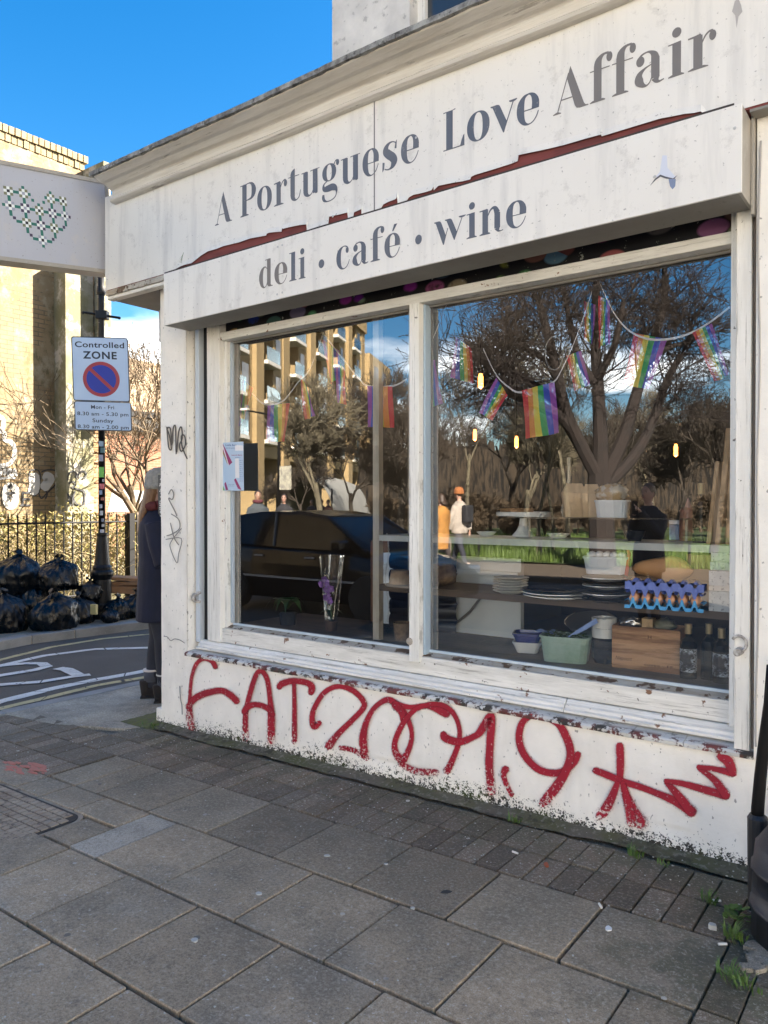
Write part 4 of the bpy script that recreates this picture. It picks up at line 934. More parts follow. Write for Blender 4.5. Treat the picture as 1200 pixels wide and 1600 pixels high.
def cell(cx, cy, col, w=1, h=1):
    Q = []
    for a, b in ((-.5, -.5), (w-.5, -.5), (w-.5, h-.5), (-.5, h-.5)):
        X, Y = cx+a, cy+b; zx = 568 + X*(39.6-X*.28)+Y*5.0; zy = 455+X*7.6+Y*42.5; Q.append(bp(zx/9.23, 280+zy/9.23, XS+.0016))
    hc.setdefault(col, MB()).quad(*Q)
CLU = {(-2,-1):('b','k'),(-1,-1):('g','k'),(1,-1):('g','k'),(2,-1):('b','k'),(-2,0):('b','g'),(-1,0):('g','p'),(0,0):('b','k'),(1,0):('g','p'),(2,0):('b','g'),(-1,1):('b','k'),(0,1):('g','p'),(1,1):('b','k'),(0,2):('b','g')}
for (a, b), (cc_, kc_) in CLU.items():
    X, Y = a*5, b*5; cell(X, Y, cc_)
    for i in (-1, 1):
        cell(X+i, Y, 'w'); cell(X, Y+i, 'w')
        for j in (-1, 1): cell(X+i, Y+j, kc_)
for a, b in ((-2,-1),(1,-1),(-2,0),(-1,0),(0,0),(1,0),(-2,1),(-1,1),(0,1),(1,1),(-1,2),(0,2)): cell(a*5+2, b*5, 't', 2, 1)
for a, b in ((-2,-1),(-1,-1),(1,-1),(2,-1),(-2,0),(-1,0),(0,0),(1,0),(2,0),(-1,1),(0,1),(1,1)): cell(a*5, b*5+2, 't', 1, 2)
for a, b in ((-5,-7),(-3,-5),(-2,-3.2),(2,-3.2),(0,-2),(3,-5),(5,-7),(-12,0),(0,12)): cell(a, b, 't')
for a, b in ((-9,4),(-4,9),(4,9),(9,4),(12,0)): cell(a, b, 'p')
CM = {'b': (.012,.01,.012), 'k': (.17,.18,.10), 'g': (.30,.32,.38), 'w': (.72,.75,.72), 'p': (.05,.035,.075), 't': (.012,.13,.10)}
NM = {'b': 'black', 'k': 'khaki', 'g': 'grey', 'w': 'white', 'p': 'purple', 't': 'teal'}
for c_, k in hc.items():
    o = k.build('heart_tiles', plain(NM[c_]+'_tile', CM[c_], .5), bs, fix=False); o['kind'] = 'stuff'
# light box hanging under the corner
lb = empty('side_sign_box', (0, 0, 0), 0, 'pale box fixed under the fascia round the corner of the shop', 'sign box')
MB().box(-4.66, .30, 2.66, -4.30, .42, 2.893).build('box_body', M_BLADE, lb, bevel=.006); MB().box(-4.62, .34, 2.60, -4.26, .40, 2.655).build('box_foot', M_SOFF, lb)
# marker-tagged board on the side wall
bd = empty('tagged_board', (0, 0, 0), 0, 'grey board with white scrawl fixed on the side wall of the shop', 'board')
q = [on_y(247, 742, .34), on_y(262, 742, .34), on_y(262, 820, .34), on_y(247, 820, .34)]
k = MB(); k.loft([[p+Vector((0, t, 0)) for p in q] for t in (0, .03)]); b_ = k.build('board', mat('grey_board', (.11, .11, .10), (.08, .08, .08), rough=.7), bd)
M_WTAG = plain('white_marker', (.62, .62, .6), .5)
for i, sgm in enumerate([[(885,880),(895,870),(892,895),(882,905)], [(880,915),(892,905),(895,925),(885,935)], [(880,945),(895,940),(888,955),(896,965)], [(884,975),(893,980),(893,995),(882,1000)], [(880,1010),(896,1015),(882,1022),(896,1030),(880,1036)], [(882,1045),(895,1042),(884,1060),(896,1068)], [(884,1080),(900,1085),(905,1100)]]):
    spray([(a, b, 1.8) for a, b in sgm], zoom=3.53, off=(0, 500), m=M_WTAG, parent=b_, plane=lambda u, v, i=i: on_y(u, v, .337-i*.0003), name='white_tag', n=4)

# ------------------------------------------------------------------ far side of the side street
M_BLK = mat('black_cast_iron', (.004, .004, .0045), (.007, .007, .008), scale=8, spec=.3, rough=.45, bump=.3, bscale=60, specks=[((.32, .30, .27, 1), 7, .66, .5)])
M_BLK2 = plain('black_railing_paint', (.004, .004, .0045), .6, spec=.2)
pb = on_g(160, 966, .055); TP = (pb-_C).dot(_ax)
zv = lambda v: at_t(160, v, TP).z
post = empty('lamp_post', (pb.x, pb.y, 0), 0, 'black cast iron lamp post covered in stickers on the far pavement', 'lamp post')
z0 = pb.z
MB().lathe([(.135, z0-.05), (.135, z0+.03), (.118, z0+.05), (.118, zv(952)), (.128, zv(949)), (.128, zv(944)), (.115, zv(941)), (.112, zv(905)), (.125, zv(902)), (.142, zv(897)), (.142, zv(893)), (.118, zv(890)), (.122, zv(886)), (.10, zv(882)), (.088, zv(870)), (.070, zv(845)), (.062, zv(838)), (.072, zv(836)), (.072, zv(833)), (.046, zv(832))], n=20).build('cast_base', M_BLK, post, smooth=False)
MB().lathe([(.044, zv(832)), (.042, zv(480)), (.042, zv(420))], n=16).build('shaft', M_BLK, post, smooth=True)
MB().lathe([(.055, zv(462)), (.06, zv(459)), (.055, zv(455)), (.05, zv(450))], n=16).build('collar', M_BLK, post)
d = _rt; lc = Vector((0, 0, zv(494)))
MB().tube([lc-d*.21+Vector((0, 0, .035)), lc+d*.25-Vector((0, 0, .035))], .017, 8).build('ladder_bar', M_BLK, post)
k = MB(); Mx = Matrix.Translation(lc) @ Matrix.Rotation(TH, 4, 'Z'); k.box(-.06, -.055, -.055, .09, .055, .055, Mx); k.build('clamp', M_BLK, post, bevel=.008)
for s_ in (-1, 1): MB().lathe([(.0001, -.022), (.02, -.012), (.022, 0), (.02, .012), (.0001, .022)], tuple(lc+d*s_*.235-Vector((0, 0, .035*s_))), 10).build('bar_end', M_BLK, post, smooth=True)
def sticker(v0, v1, col, a0=-1.0, a1=1.0, name='sticker', lab=None):
    za, zb = zv(v1), zv(v0); f0 = -TH - pi/2 + TH*2 - .0
    base = math.atan2(-D0-pb.y, -pb.x); k = MB(); n_ = 8; R_ = .0455
    k.grid(lambda a, b: (R_*cos(base+a0+(a1-a0)*a), R_*sin(base+a0+(a1-a0)*a), za+(zb-za)*b), n_, 1)
    o = k.build(name, plain('sticker_%d_%d_%d' % tuple(int(c*100) for c in col), col, .5), post, fix=False)
    if lab: o['label'] = lab
    return o
for v0, v1, c_, a0, a1 in ((690, 698, (.30, .40, .48), -.9, .5), (700, 708, (.07, .16, .18), -.4, 1.0), (711, 721, (.36, .35, .42), -.9, .4), (730, 746, (.20, .55, .10), -1.0, .6), (749, 753, (.35, .35, .38), .1, .7), (756, 764, (.55, .14, .16), -.7, .7), (766, 773, (.22, .30, .42), -.9, .1), (777, 782, (.35, .12, .08), -.3, .7), (788, 794, (.5, .5, .52), -.7, .1), (798, 805, (.55, .55, .55), -.6, .3), (810, 815, (.22, .25, .32), -.2, .6), (819, 823, (.45, .45, .45), -.1, .7), (827, 836, (.48, .48, .52), -.6, .6)):
    sticker(v0, v1, c_, a0, a1)
def text2d(s, size=1.0, bold=0.0, space=1.0):
    cu = bpy.data.curves.new('txt', 'FONT'); cu.body = s; cu.size = size; cu.offset = bold; cu.align_x = 'CENTER'; cu.space_character = space; cu.resolution_u = 4
    o = bpy.data.objects.new('txt', cu); COL.objects.link(o); dg = bpy.context.evaluated_depsgraph_get(); me = bpy.data.meshes.new_from_object(o.evaluated_get(dg))
    V = [tuple(v.co[:2]) for v in me.vertices]; Fc = [tuple(p.vertices) for p in me.polygons]
    bpy.data.objects.remove(o); bpy.data.curves.remove(cu); bpy.data.meshes.remove(me); return V, Fc
def put_text(name, s, fn, cx, base, h, width, m, parent, bold=.012, space=1.05):
    """h: capital height; width: total width, same units as fn"""
    V, Fc = text2d(s, 1, bold, space); 
    if not V: return
    x0 = min(v[0] for v in V); x1 = max(v[0] for v in V); capH = .73; k = MB()
    W = [tuple(fn(cx + ((x-x0)/(x1-x0)-.5)*width, base - y/capH*h)) for x, y in V]
    if h < 5: k.v = W; k.f = Fc; o = k.build(name, m, parent, fix=False); o['kind'] = 'stuff'; return o
    # one object per glyph: faces whose x-ranges overlap belong together
    iv = sorted((min(V[i][0] for i in f), max(V[i][0] for i in f), f) for f in Fc); grp = []; e_ = -9
    for a, b, f in iv:
        if a > e_ + 1e-4: grp.append([])
        grp[-1].append(f); e_ = max(e_, b)
    for g_ in grp:
        k = MB(); mp = {}
        for f in g_:
            for i in f:
                if i not in mp: mp[i] = len(k.v); k.v.append(W[i])
            k.f.append(tuple(mp[i] for i in f))
        k.build('letter', m, parent, fix=False)
put_text('sticker_print', 'KEYU', lambda a, b: Vector(at_t(160.5+b*1, 738-a*1, TP-.05)) - Vector((pb.x, pb.y, 0)), 0, 3, 5.5, 13, plain('sticker_ink', (.02, .05, .02)), post)

# parking sign plate on the post
ps = empty('parking_sign', (0, 0, 0), 0, 'white Controlled ZONE parking sign with red and blue no waiting roundel on the lamp post', 'road sign')
TS = TP-.14
sk = lambda u, v: (u + (v-600)*.035*1.0, v + (u-157)*.028)
def sp(u, v, d=0.0): a, b = sk(u, v); return at_t(a, b, TS-d)
M_PLATE = mat('sign_plate_white', (.58, .68, .80), (.54, .63, .76), scale=2, rough=.35, bump=0, specks=[((.3, .3, .3, 1), 60, .72, .4)])
M_SBLACK = plain('sign_black', (.015, .018, .03), .4); M_SRED = plain('sign_red', (.42, .03, .035), .4); M_SBLUE = plain('sign_blue', (.01, .025, .33), .4)
def plate(u0, v0, u1, v1, r, d0, d1, m, name):
    P = rrect(u0, v0, u1, v1, r, 5); k = MB(); k.loft([[sp(u, v, d0) for u, v in P], [sp(u, v, d1) for u, v in P]]); return k.build(name, m, ps)
plate(113.5, 526.5, 202.5, 627.2, 4, 0, .010, M_SBLACK, 'upper_plate'); pu = plate(115, 528, 201, 625.8, 3, .0101, .011, M_PLATE, 'upper_face')
plate(114.5, 627.4, 204.0, 673, 4, 0, .010, M_SBLACK, 'lower_plate'); pl_ = plate(116, 628.6, 202.5, 671.5, 3, .0101, .011, M_PLATE, 'lower_face')
T_ = lambda d: (lambda a, b: sp(a, b, d))
put_text('lettering', 'Controlled', T_(.012), 157.5, 543, 9, 77, M_SBLACK, pu, .018)
put_text('lettering', 'ZONE', T_(.012), 157.5, 560.5, 11.5, 53, M_SBLACK, pu, .030, 1.15)
def disc(cu, cv, r, d, m, name, par):
    k = MB(); k.v = [tuple(sp(cu+r*cos(t), cv+r*sin(t)*.955, d)) for t in [2*pi*i/48 for i in range(48)]]; k.f = [tuple(range(48))]; return k.build(name, m, par, fix=False)
disc(158.5, 592.5, 28.8, .0122, M_SRED, 'red_ring', pu); disc(158.5, 592.5, 23.2, .0130, M_SBLUE, 'blue_disc', pu)
k = MB(); a_ = radians(44); dx, dy = cos(a_), sin(a_); w_ = 2.9; r_ = 25.5
k.quad(*[sp(158.5+sx*dx*r_-sy*dy*w_, 592.5+(sx*dy*r_+sy*dx*w_)*.955, .0136) for sx, sy in ((-1, -1), (1, -1), (1, 1), (-1, 1))]); k.build('diagonal_bar', M_SRED, pu, fix=False)
for s_, b, w, h in (('Mon - Fri', 639, 36, 6), ('8.30 am - 5.30 pm', 649.5, 80, 5.8), ('Sunday', 660, 33, 6), ('8.30 am - 2.00 pm', 669.8, 80, 5.8)):
    put_text('lettering', s_, T_(.012), 159, b, h, w, M_SBLACK, pl_, .012)

# railing
TR0, TR1 = 10.5, 11.9
def rp(u, z): t = TR0+(TR1-TR0)*(u/205); p = at_t(u, 787, t); return Vector((p.x, p.y, z))
rl = empty('railing', (0, 0, 0), 0, 'black iron railing with plain bars along the back of the far pavement', 'railing')
u = -120; i = 0; bars = []
us = []
while u < 200: us.append(u); u += 14.75 - max(0, u)*.0065
bar = None
for u in us:
    p = rp(u, 0); o = MB().tube([(0, 0, -.2), (0, 0, 1.30), (0, 0, 1.355)], [.0125, .0125, .002], 6).build('bar', M_BLK2, rl) if bar is None else share(bar, 'bar', (0, 0, 0), parent=rl)
    bar = bar or o; o.location = p
zt = 1.20
MB().tube([rp(-120, zt), rp(202, zt)], .016, 6).build('top_rail', M_BLK2, rl); MB().tube([rp(-120, .12), rp(202, .12)], .016, 6).build('bottom_rail', M_BLK2, rl)
gp_ = rp(204, 0); k = MB().box(-.045, -.045, -.2, .045, .045, 1.33, Matrix.Translation(gp_)); k.build('gate_post', M_BLK2, rl)
e1 = Vector((-.25, 1, 0)).normalized()
for i in range(1, 16):
    o = share(bar, 'bar', gp_+e1*i*.14, parent=rl)
MB().tube([gp_+Vector((0, 0, zt)), gp_+e1*2.2+Vector((0, 0, zt))], .016, 6).build('top_rail', M_BLK2, rl)

# brambles and dead grass behind the railing
R = random.Random(21); k = MB(); rd = (rp(205, 0)-rp(0, 0)).normalized(); rn = Vector((-rd.y, rd.x, 0))
if rn.dot(_ax) < 0: rn = -rn
o0 = rp(0, 0)
for i in range(16000):
    s_ = R.uniform(-2.4, 5.2); d_ = R.uniform(.15, 1.9); zmax = 1.22+.32*noise.noise((s_*1.3, d_, 3))+d_*.16; z = zmax*R.random()**.6
    p = o0+rd*s_+rn*d_+Vector((0, 0, z-.1)); a = Vector((R.gauss(0, 1), R.gauss(0, 1), R.gauss(0, 1))).normalized(); b = a.orthogonal().normalized(); l = R.uniform(.018, .048); w = R.uniform(.008, .02)
    k.quad(p-a*l-b*w*.2, p-a*l*.2+b*w, p+a*l, p-a*l*.1-b*w)
kh = NT('bramble_leaves'); 
kh.P = kh.N.new('ShaderNodeNewGeometry').outputs['Position']; n1 = kh.noise(3.2, 4); n2 = kh.noise(40, 2)
cc = kh.mix(kh.mr(n1, .40, .60), (0.346, 0.270, 0.105, 1), (0.192, 0.192, 0.048, 1)); cc = kh.mix(kh.mr(n2, .50, .60), cc, (0.327, 0.250, 0.105, 1)); M_BRAM = kh.end(cc, .8)
tag(k.build('bramble_leaves', M_BRAM, fix=False), 'tangle of yellow green brambles behind the iron railing', kind='stuff')
k = MB()
for i in range(1500):
    s_ = R.uniform(-2.4, 5.2); d_ = R.uniform(.1, 1.9); p = o0+rd*s_+rn*d_+Vector((0, 0, R.uniform(-.1, .7))); v = Vector((R.uniform(-.3, .3), R.uniform(-.3, .3), .35)); pts = [p]
    for j in range(5): v += Vector((R.gauss(0, .1), R.gauss(0, .1), -.05)); pts.append(pts[-1]+v*.45)
    k.tube(pts, [.006, .006, .005, .004, .003, .002], 3, caps=False)
tag(k.build('bramble_stems', mat('dry_stem', (0.236, 0.180, 0.087), (0.136, 0.105, 0.056), scale=4, rough=.8, bump=0), fix=False), 'dry pale bramble stems and dead grass behind the railing', kind='stuff')
verge = MB(); verge.quad(*[o0+rd*a+rn*b+Vector((0, 0, -.02)) for a, b in ((-3, .1), (30, .1), (30, 14), (-3, 14))]); tag(verge.build('waste_ground', mat('waste_ground_soil', (.10, .09, .045), (.14, .13, .07), scale=2, rough=.95)), kind='structure')

# old wall with buttress
XW = -14.0
ow = empty('old_wall', (XW, 4, 0), 0, 'tall sunlit stock brick wall with peeling render, buttress and graffiti beyond the railing', 'wall')
def OW(name, mb, m, **kw): o = mb.build(name, m, None, **kw); o.parent = ow; o.matrix_parent_inverse = Matrix.Translation((-XW, -4, 0)); return o
kw_ = NT('patchy_render'); n1 = kw_.noise(1.1, 8, .65); cc = kw_.mix(kw_.mr(n1, .42, .58), (0.183, 0.137, 0.076, 1), (0.137, 0.102, 0.051, 1))
cc = kw_.mix(kw_.mr(kw_.noise(2.6, 8, .72), .48, .58, 0, .8), cc, (0.234, 0.198, 0.132, 1)); cc = kw_.mix(kw_.mr(kw_.noise(1.9, 9, .75, kw_.vec((1, 1, .5))), .56, .62, 0, .8), cc, (0.076, 0.066, 0.028, 1))
cc = kw_.mix(kw_.mr(kw_.noise(9, 6, .7), .60, .66, 0, .5), cc, (0.254, 0.229, 0.178, 1)); bcm = kw_.N.new('ShaderNodeCombineXYZ'); kw_.L(kw_.y, bcm.inputs[0]); kw_.L(kw_.z, bcm.inputs[1]); bk = kw_.N.new('ShaderNodeTexBrick'); kw_.L(bcm.outputs[0], bk.inputs['Vector']); bk.inputs['Scale'].default_value = 1; bk.inputs['Brick Width'].default_value = .24; bk.inputs['Row Height'].default_value = .085; bk.inputs['Mortar Size'].default_value = .010; bk.inputs['Color1'].default_value = (.21, .14, .07, 1); bk.inputs['Color2'].default_value = (.15, .105, .055, 1); bk.inputs['Mortar'].default_value = (.07, .06, .04, 1)
cc = kw_.mix(kw_.mr(kw_.noise(.9, 7, .72), .48, .53, 0, .8), cc, bk.outputs['Color']); M_OLDW = kw_.end(cc, .9, kw_.bump(n1, .6, .06))
ko = NT('olive_render'); n1 = ko.noise(1.3, 8, .7); cc = ko.mix(ko.mr(n1, .42, .58), (0.202, 0.186, 0.139, 1), (0.124, 0.116, 0.062, 1)); cc = ko.mix(ko.mr(ko.noise(2.4, 7, .7), .52, .6, 0, .8), cc, (0.341, 0.310, 0.264, 1)); M_OLIVE = ko.end(cc, .9, ko.bump(n1, .5, .05))
XB_ = -13.6; yb0 = on_x(103, 600, XB_).y; yb1 = on_x(146, 600, XB_).y; zt_ = on_x(0, 192, XW).z
OW('wall_face', MB().box(XW-.4, .6, -.3, XW, on_x(130, 500, XW).y, zt_-.30), M_OLDW)
M_STOCK = mat('stock_brick', (0.173, 0.132, 0.071), (0.122, 0.097, 0.051), scale=12, rough=.9, rnd=.2, bump=.4, bscale=20)
k = MB(); y = .6; R = random.Random(4)
while y < on_x(128, 240, XW).y:
    for r_ in range(2): k.box(XW-.42, y+.006+(r_*.055), zt_-.30+r_*.15+.006, XW+.02+r_*.035+R.uniform(-.01, .01), y+.10+(r_*.055), zt_-.30+r_*.15+.144)
    y += .115
tag(OW('coping_bricks', k, M_STOCK), kind='stuff')
OW('buttress', MB().box(XW+.001, yb0, -.3, XB_, yb1, on_x(105, 405, XB_).z), M_OLIVE); None and OW('buttress_plinth', MB().box(XW+.001, yb0-.45, -.3, XB_-.35, yb0-.001, on_x(60, 475, XB_-.35).z), M_OLDW, bevel=.06)
OW('wall_return', MB().box(XW-.4, on_x(131, 500, XW).y, 3, XB_+.3, yb1+.2, on_x(120, 262, XW).z), M_OLIVE)
k = MB(); z = 0
while z < 6.6:
    d_ = R.uniform(0, .16); k.box(XB_-.5, yb1+.01, z, XB_-.05+R.uniform(-.05, .03), yb1+.18+d_, z+.085); z += .1
tag(OW('broken_brick_edge', k, mat('orange_stock_brick', (0.205, 0.112, 0.050), (0.260, 0.180, 0.105), scale=5, rough=.9, rnd=.1)), kind='stuff')
# graffiti on it
M_GW = plain('white_wall_paint', (0.360, 0.347, 0.322), .7); M_GB = plain('black_wall_paint', (0.019, 0.019, 0.022), .7)
wcount = 0
def wtag(px, w, m, zoom=4.615, off=(0, 640), x=XW):
    global wcount
    wcount += 1; par = [o for o in kids(ow) if o.name == ('wall_face' if x == XW else 'buttress')][0]
    o = spray([(a, b, w) for a, b in px], zoom=zoom, off=off, m=m, plane=lambda u, v: on_x(u, v, x+.006+wcount*.0006), n=5, name='wall_tag', parent=None)
    o.parent = par; o.matrix_parent_inverse = Matrix.Identity(4); 
    mw = par.matrix_world.copy(); o.matrix_parent_inverse = Matrix.Identity(4); return o
ow.location = (0, 0, 0)
for o in kids(ow): o.matrix_parent_inverse = Matrix.Identity(4)
wtag([(-40,60),(0,50),(25,80),(20,130),(-10,150),(30,165),(35,215),(80,235),(105,280),(100,350),(60,395),(0,405),(-50,400)], 9, M_GW)
wtag([(0,430),(10,450),(0,475),(-10,450),(5,430)], 5, M_GW); wtag([(40,430),(28,440),(40,455),(30,470)], 5, M_GW); wtag([(60,475),(62,430),(80,440),(65,455),(82,475)], 5, M_GW); wtag([(95,475),(105,430),(120,475)], 5, M_GW); wtag([(0,500),(60,490),(110,495)], 5, M_GW)
wtag([(210,470),(225,440),(270,435),(290,470),(285,540),(270,600),(250,620),(215,600),(205,580)], 3, M_GB); wtag([(300,450),(340,435),(400,440),(425,480),(400,540),(340,600),(300,640),(280,600),(300,570),(340,600),(330,640)], 3, M_GB)
wtag([(245,480),(250,540),(240,590)], 22, M_GW); wtag([(330,480),(360,500),(320,560)], 20, M_GW)
wtag([(165,600),(165,690)], 4, M_GB); wtag([(165,600),(220,598)], 4, M_GB); wtag([(165,645),(215,645)], 4, M_GB); wtag([(150,690),(220,690)], 4, M_GB); wtag([(430,600),(430,690)], 4, M_GB); wtag([(400,620),(455,620)], 4, M_GB); wtag([(400,690),(450,690)], 4, M_GB)
wtag([(75,550),(110,570),(112,640),(95,690),(60,690),(40,640),(45,570),(75,550)], 14, M_GW); wtag([(42,605),(105,603)], 6, M_GB); wtag([(60,628),(75,640),(95,628)], 4, M_GB)
for s_ in ([(490,510),(495,470),(520,445),(550,460),(555,490),(580,450),(615,450),(620,480),(600,500)], [(500,530),(530,520),(545,545),(520,560),(550,570),(580,580),(610,600),(605,680),(560,685),(530,640),(540,590)], [(490,600),(500,650),(510,690)], [(515,620),(525,650),(530,690)]):
    wtag(s_, 3.2, M_GB, x=XB_)

# orange brick building further on, tan house behind
kb = NT('orange_brickwork'); bt = kb.N.new('ShaderNodeTexBrick'); kb.L(kb.tc.outputs['Generated'], bt.inputs['Vector'])
def brickmat(name, c1, c2, mort, sx=1, uvrot=True):
    k = NT(name); sp_ = k.N.new('ShaderNodeCombineXYZ'); k.L(k.ma('ADD', k.x, k.y), sp_.inputs[0]); k.L(k.z, sp_.inputs[1])
    b = k.N.new('ShaderNodeTexBrick'); k.L(sp_.outputs[0], b.inputs['Vector']); b.inputs['Scale'].default_value = 1; b.inputs['Brick Width'].default_value = .225; b.inputs['Row Height'].default_value = .075; b.inputs['Mortar Size'].default_value = .008
    b.inputs['Color1'].default_value = (*c1, 1); b.inputs['Color2'].default_value = (*c2, 1); b.inputs['Mortar'].default_value = (*mort, 1)
    cc = k.mix(k.mr(k.noise(.8, 6), .4, .65, 0, .4), b.outputs['Color'], tuple(x*.7 for x in c1)+(1,)); return k.end(cc, .9, k.bump(b.outputs['Fac'], .4, -.01))
M_ORB = brickmat('orange_brick', (0.223, 0.087, 0.043), (0.180, 0.068, 0.037), (0.161, 0.130, 0.099))
ob = empty('brick_outbuilding', (0, 0, 0), 0, 'orange brick outbuilding seen through bare branches beyond the old wall', 'building')
xo = -19.0; ya, yc = on_x(150, 700, xo).y, on_x(290, 700, xo).y; zo = on_x(230, 676, xo).z
MB().box(xo-4, ya, -.4, xo, yc+3, zo).build('wall', M_ORB, ob); MB().box(xo-4.2, ya-.1, zo+.001, xo+.15, yc+3, zo+.12).build('roof_edge', M_BLK2, ob); MB().box(xo-4.2, ya+.5, zo+.121, xo-.2, yc+3, zo+.42).build('fascia_board', mat('weathered_pale_board', (.55, .52, .48), (.35, .33, .3), scale=3), ob)
MB().box(xo-4.3, ya, zo+.43, xo+.1, yc+3, zo+.60).build('gutter', M_BLK2, ob)
k = MB(); k.quad(*[on_x(u, v, xo+.01) for u, v in ((168, 800), (246, 800), (240, 768), (176, 764))]); k.build('painted_panel', mat('white_mural', (0.260, 0.260, 0.260), (0.155, 0.155, 0.167), scale=1.2, rough=.8), ob, fix=False)
th = empty('tan_house', (0, 0, 0), 0, 'tan rendered house end behind the bare trees at the far left', 'house')
xt = -34.0; zt2 = on_x(200, 560, xt).z
MB().box(xt-6, on_x(176, 600, xt).y, -.4, xt, on_x(300, 600, xt).y, zt2).build('wall', mat('tan_render', (0.236, 0.167, 0.105), (0.198, 0.149, 0.099), scale=.6, rough=.9), th)

# bin bags
def crumple(seed, r, squash=.78, knot=True):
    bm = bmesh.new(); bmesh.ops.create_icosphere(bm, subdivisions=5, radius=1); R = random.Random(seed); of = Vector((R.uniform(0, 50), R.uniform(0, 50), R.uniform(0, 50)))
    nf = R.choice((7, 9, 11)); ph = R.uniform(0, 6)
    for v in bm.verts:
        d = v.co.normalized(); az = math.atan2(d.y, d.x); up_ = (d.z+1)/2
        w = Vector((cos(az)*1.6, sin(az)*1.6, d.z*.55)); f1 = abs(noise.noise(w*1.7+of)); f2 = abs(noise.noise(w*4.0+of*1.3)); f3 = abs(noise.noise(Vector((cos(az)*9, sin(az)*9, d.z*1.6))+of))
        fold = .5+.5*cos(az*nf+ph+2.2*noise.noise(w+of))
        q = d*(1+.22*noise.noise(d*1.1+of) - .16*f1 - .10*f2*(.4+up_) - .05*f3*up_ + .07*fold*up_**3)
        q.x *= 1.08+.14*max(0, -d.z); q.y *= 1.08+.14*max(0, -d.z)
        if d.z > .72: t = (d.z-.72)/.28; q.x *= 1-.72*t**1.3; q.y *= 1-.72*t**1.3; q.z += .10*t*t
        q.z *= squash; q.z = max(q.z, -.60+.03*noise.noise(q*4)); v.co = q*r
    me = bpy.data.meshes.new('bin_bag')
    bm.to_mesh(me); bm.free(); me.polygons.foreach_set('use_smooth', [True]*len(me.polygons)); return me
M_BAG = mat('black_polythene', (.003, .003, .0038), (.004, .0042, .005), scale=4, rough=.24, rough2=.36, bump=.6, bscale=7, bdist=.03, spec=.42, detail=2, stretch=(1.6, 1.6, .7))
BAGS = [(4, 950, 37, 9.0, 'black bin bag at the front left edge of the pile'), (86, 948, 36, 9.1, 'large round black bin bag in front of the pile, its top split'), (30, 905, 39, 9.9, 'black bin bag on top of the pile with its knot standing up'), (92, 902, 31, 9.8, 'crumpled black bin bag on top of the pile, nearest the lamp post'), (122, 942, 27, 9.6, 'black bin bag at the right end of the pile'), (141, 925, 20, 9.9, 'small black bin bag just left of the lamp post base'), (54, 935, 30, 9.9, 'black bin bag hidden in the middle of the pile'), (184, 944, 22, 9.9, 'black bin bag just right of the lamp post base'), (214, 942, 25, 10.1, 'black bin bag beside the standing woman'), (-38, 930, 40, 9.6, 'black bin bag leaving the picture at the left'), (172, 955, 14, 9.6, 'small black bin bag tucked against the right of the post base')]
for i, (u, v, r_, t, lab) in enumerate(BAGS):
    rr = r_/FPX*t; me = crumple(i*7+3, rr, .88 if i != 2 else .95); me.materials.append(M_BAG); o = bpy.data.objects.new('bin_bag', me); o.location = at_t(u, v, t); o.rotation_euler = (0, 0, i*1.3); link(o)
    zmin = gz(o.location.x)+.055+.60*rr
    if o.location.z-0 < zmin or i in (0, 1, 4, 7, 8, 10): o.location.z = zmin if i not in (2, 3) else o.location.z
    tag(o, lab, 'bin bag', 'bin bags piled on the far pavement')
    kn_ = MB(); kn_.tube([(0, 0, rr*.80), (0.01, 0, rr*1.0), (.03, .01, rr*1.16)], [rr*.14, rr*.06, rr*.16], 7); kn_.tube([(0, 0, rr*.80), (-.02, .0, rr*1.0), (-.05, -.01, rr*1.10)], [rr*.10, rr*.05, rr*.13], 7); kn_.build('knot', M_BAG, o)
k = MB(); c = at_t(203, 910, 10.4)
M_CARD = mat('brown_cardboard', (.33, .18, .09), (.26, .14, .07), scale=5, rough=.8)
for i, (dz, a, w, h) in enumerate(((-.09, .1, .24, .10), (.0, -.12, .26, .05), (.055, .08, .24, .04))):
    k = MB().box(-w, -.16, -h/2, w, .16, h/2, Matrix.Rotation(TH+a, 4, 'Z') @ Matrix.Rotation(.06*(-1)**i, 4, 'Y')); o = k.build('cardboard_box', M_CARD, bevel=.004); o.location = c+Vector((0, 0, dz))
    tag(o, ['crushed cardboard box lowest on the bags behind the lamp post', 'flat cardboard box in the middle between the other two', 'flat cardboard box lying topmost behind the lamp post'][i], 'cardboard box')
c = at_t(146, 952, 9.35); o = MB().box(-.03, -.02, -.06, .05, .02, .06, Matrix.Rotation(.3, 4, 'Z')).build('paper_carton', plain('yellow_carton', (.42, .36, .16))); o.location = c; tag(o, 'small yellowish carton between the bags and the lamp post', 'carton')
# junk / black post and stand at the right edge
bpst = empty('black_post', (0, 0, 0), 0, 'black parasol pole in a ribbed sleeve on a dark weight at the right edge', 'parasol pole')
YP = -.30
pp = lambda u, v, y=YP: on_y(u, v, y)
MB().tube([pp(1206, 1040), pp(1202, 1100), pp(1194, 1160), pp(1188, 1215), pp(1184, 1262), pp(1183, 1290)], [.017, .018, .019, .020, .021, .022], 14).build('pole', M_BLK2, bpst, smooth=True)
MB().tube([pp(1183, 1272), pp(1183, 1277), pp(1184, 1278), pp(1186, 1480)], [.024, .033, .034, .036], 16).build('sleeve', plain('black_rubber', (.016, .017, .02), .5), bpst, smooth=False)
wgt = pp(1268, 1425, -.44); k = MB(); P = [(0, .19), (.06, .185), (.12, .15), (.16, .09), (.165, .085), (.172, .02), (.178, .018), (.178, .006), (.173, .004), (.175, -.10), (.181, -.102), (.181, -.114), (.175, -.116), (.175, -.21), (.0, -.21)]
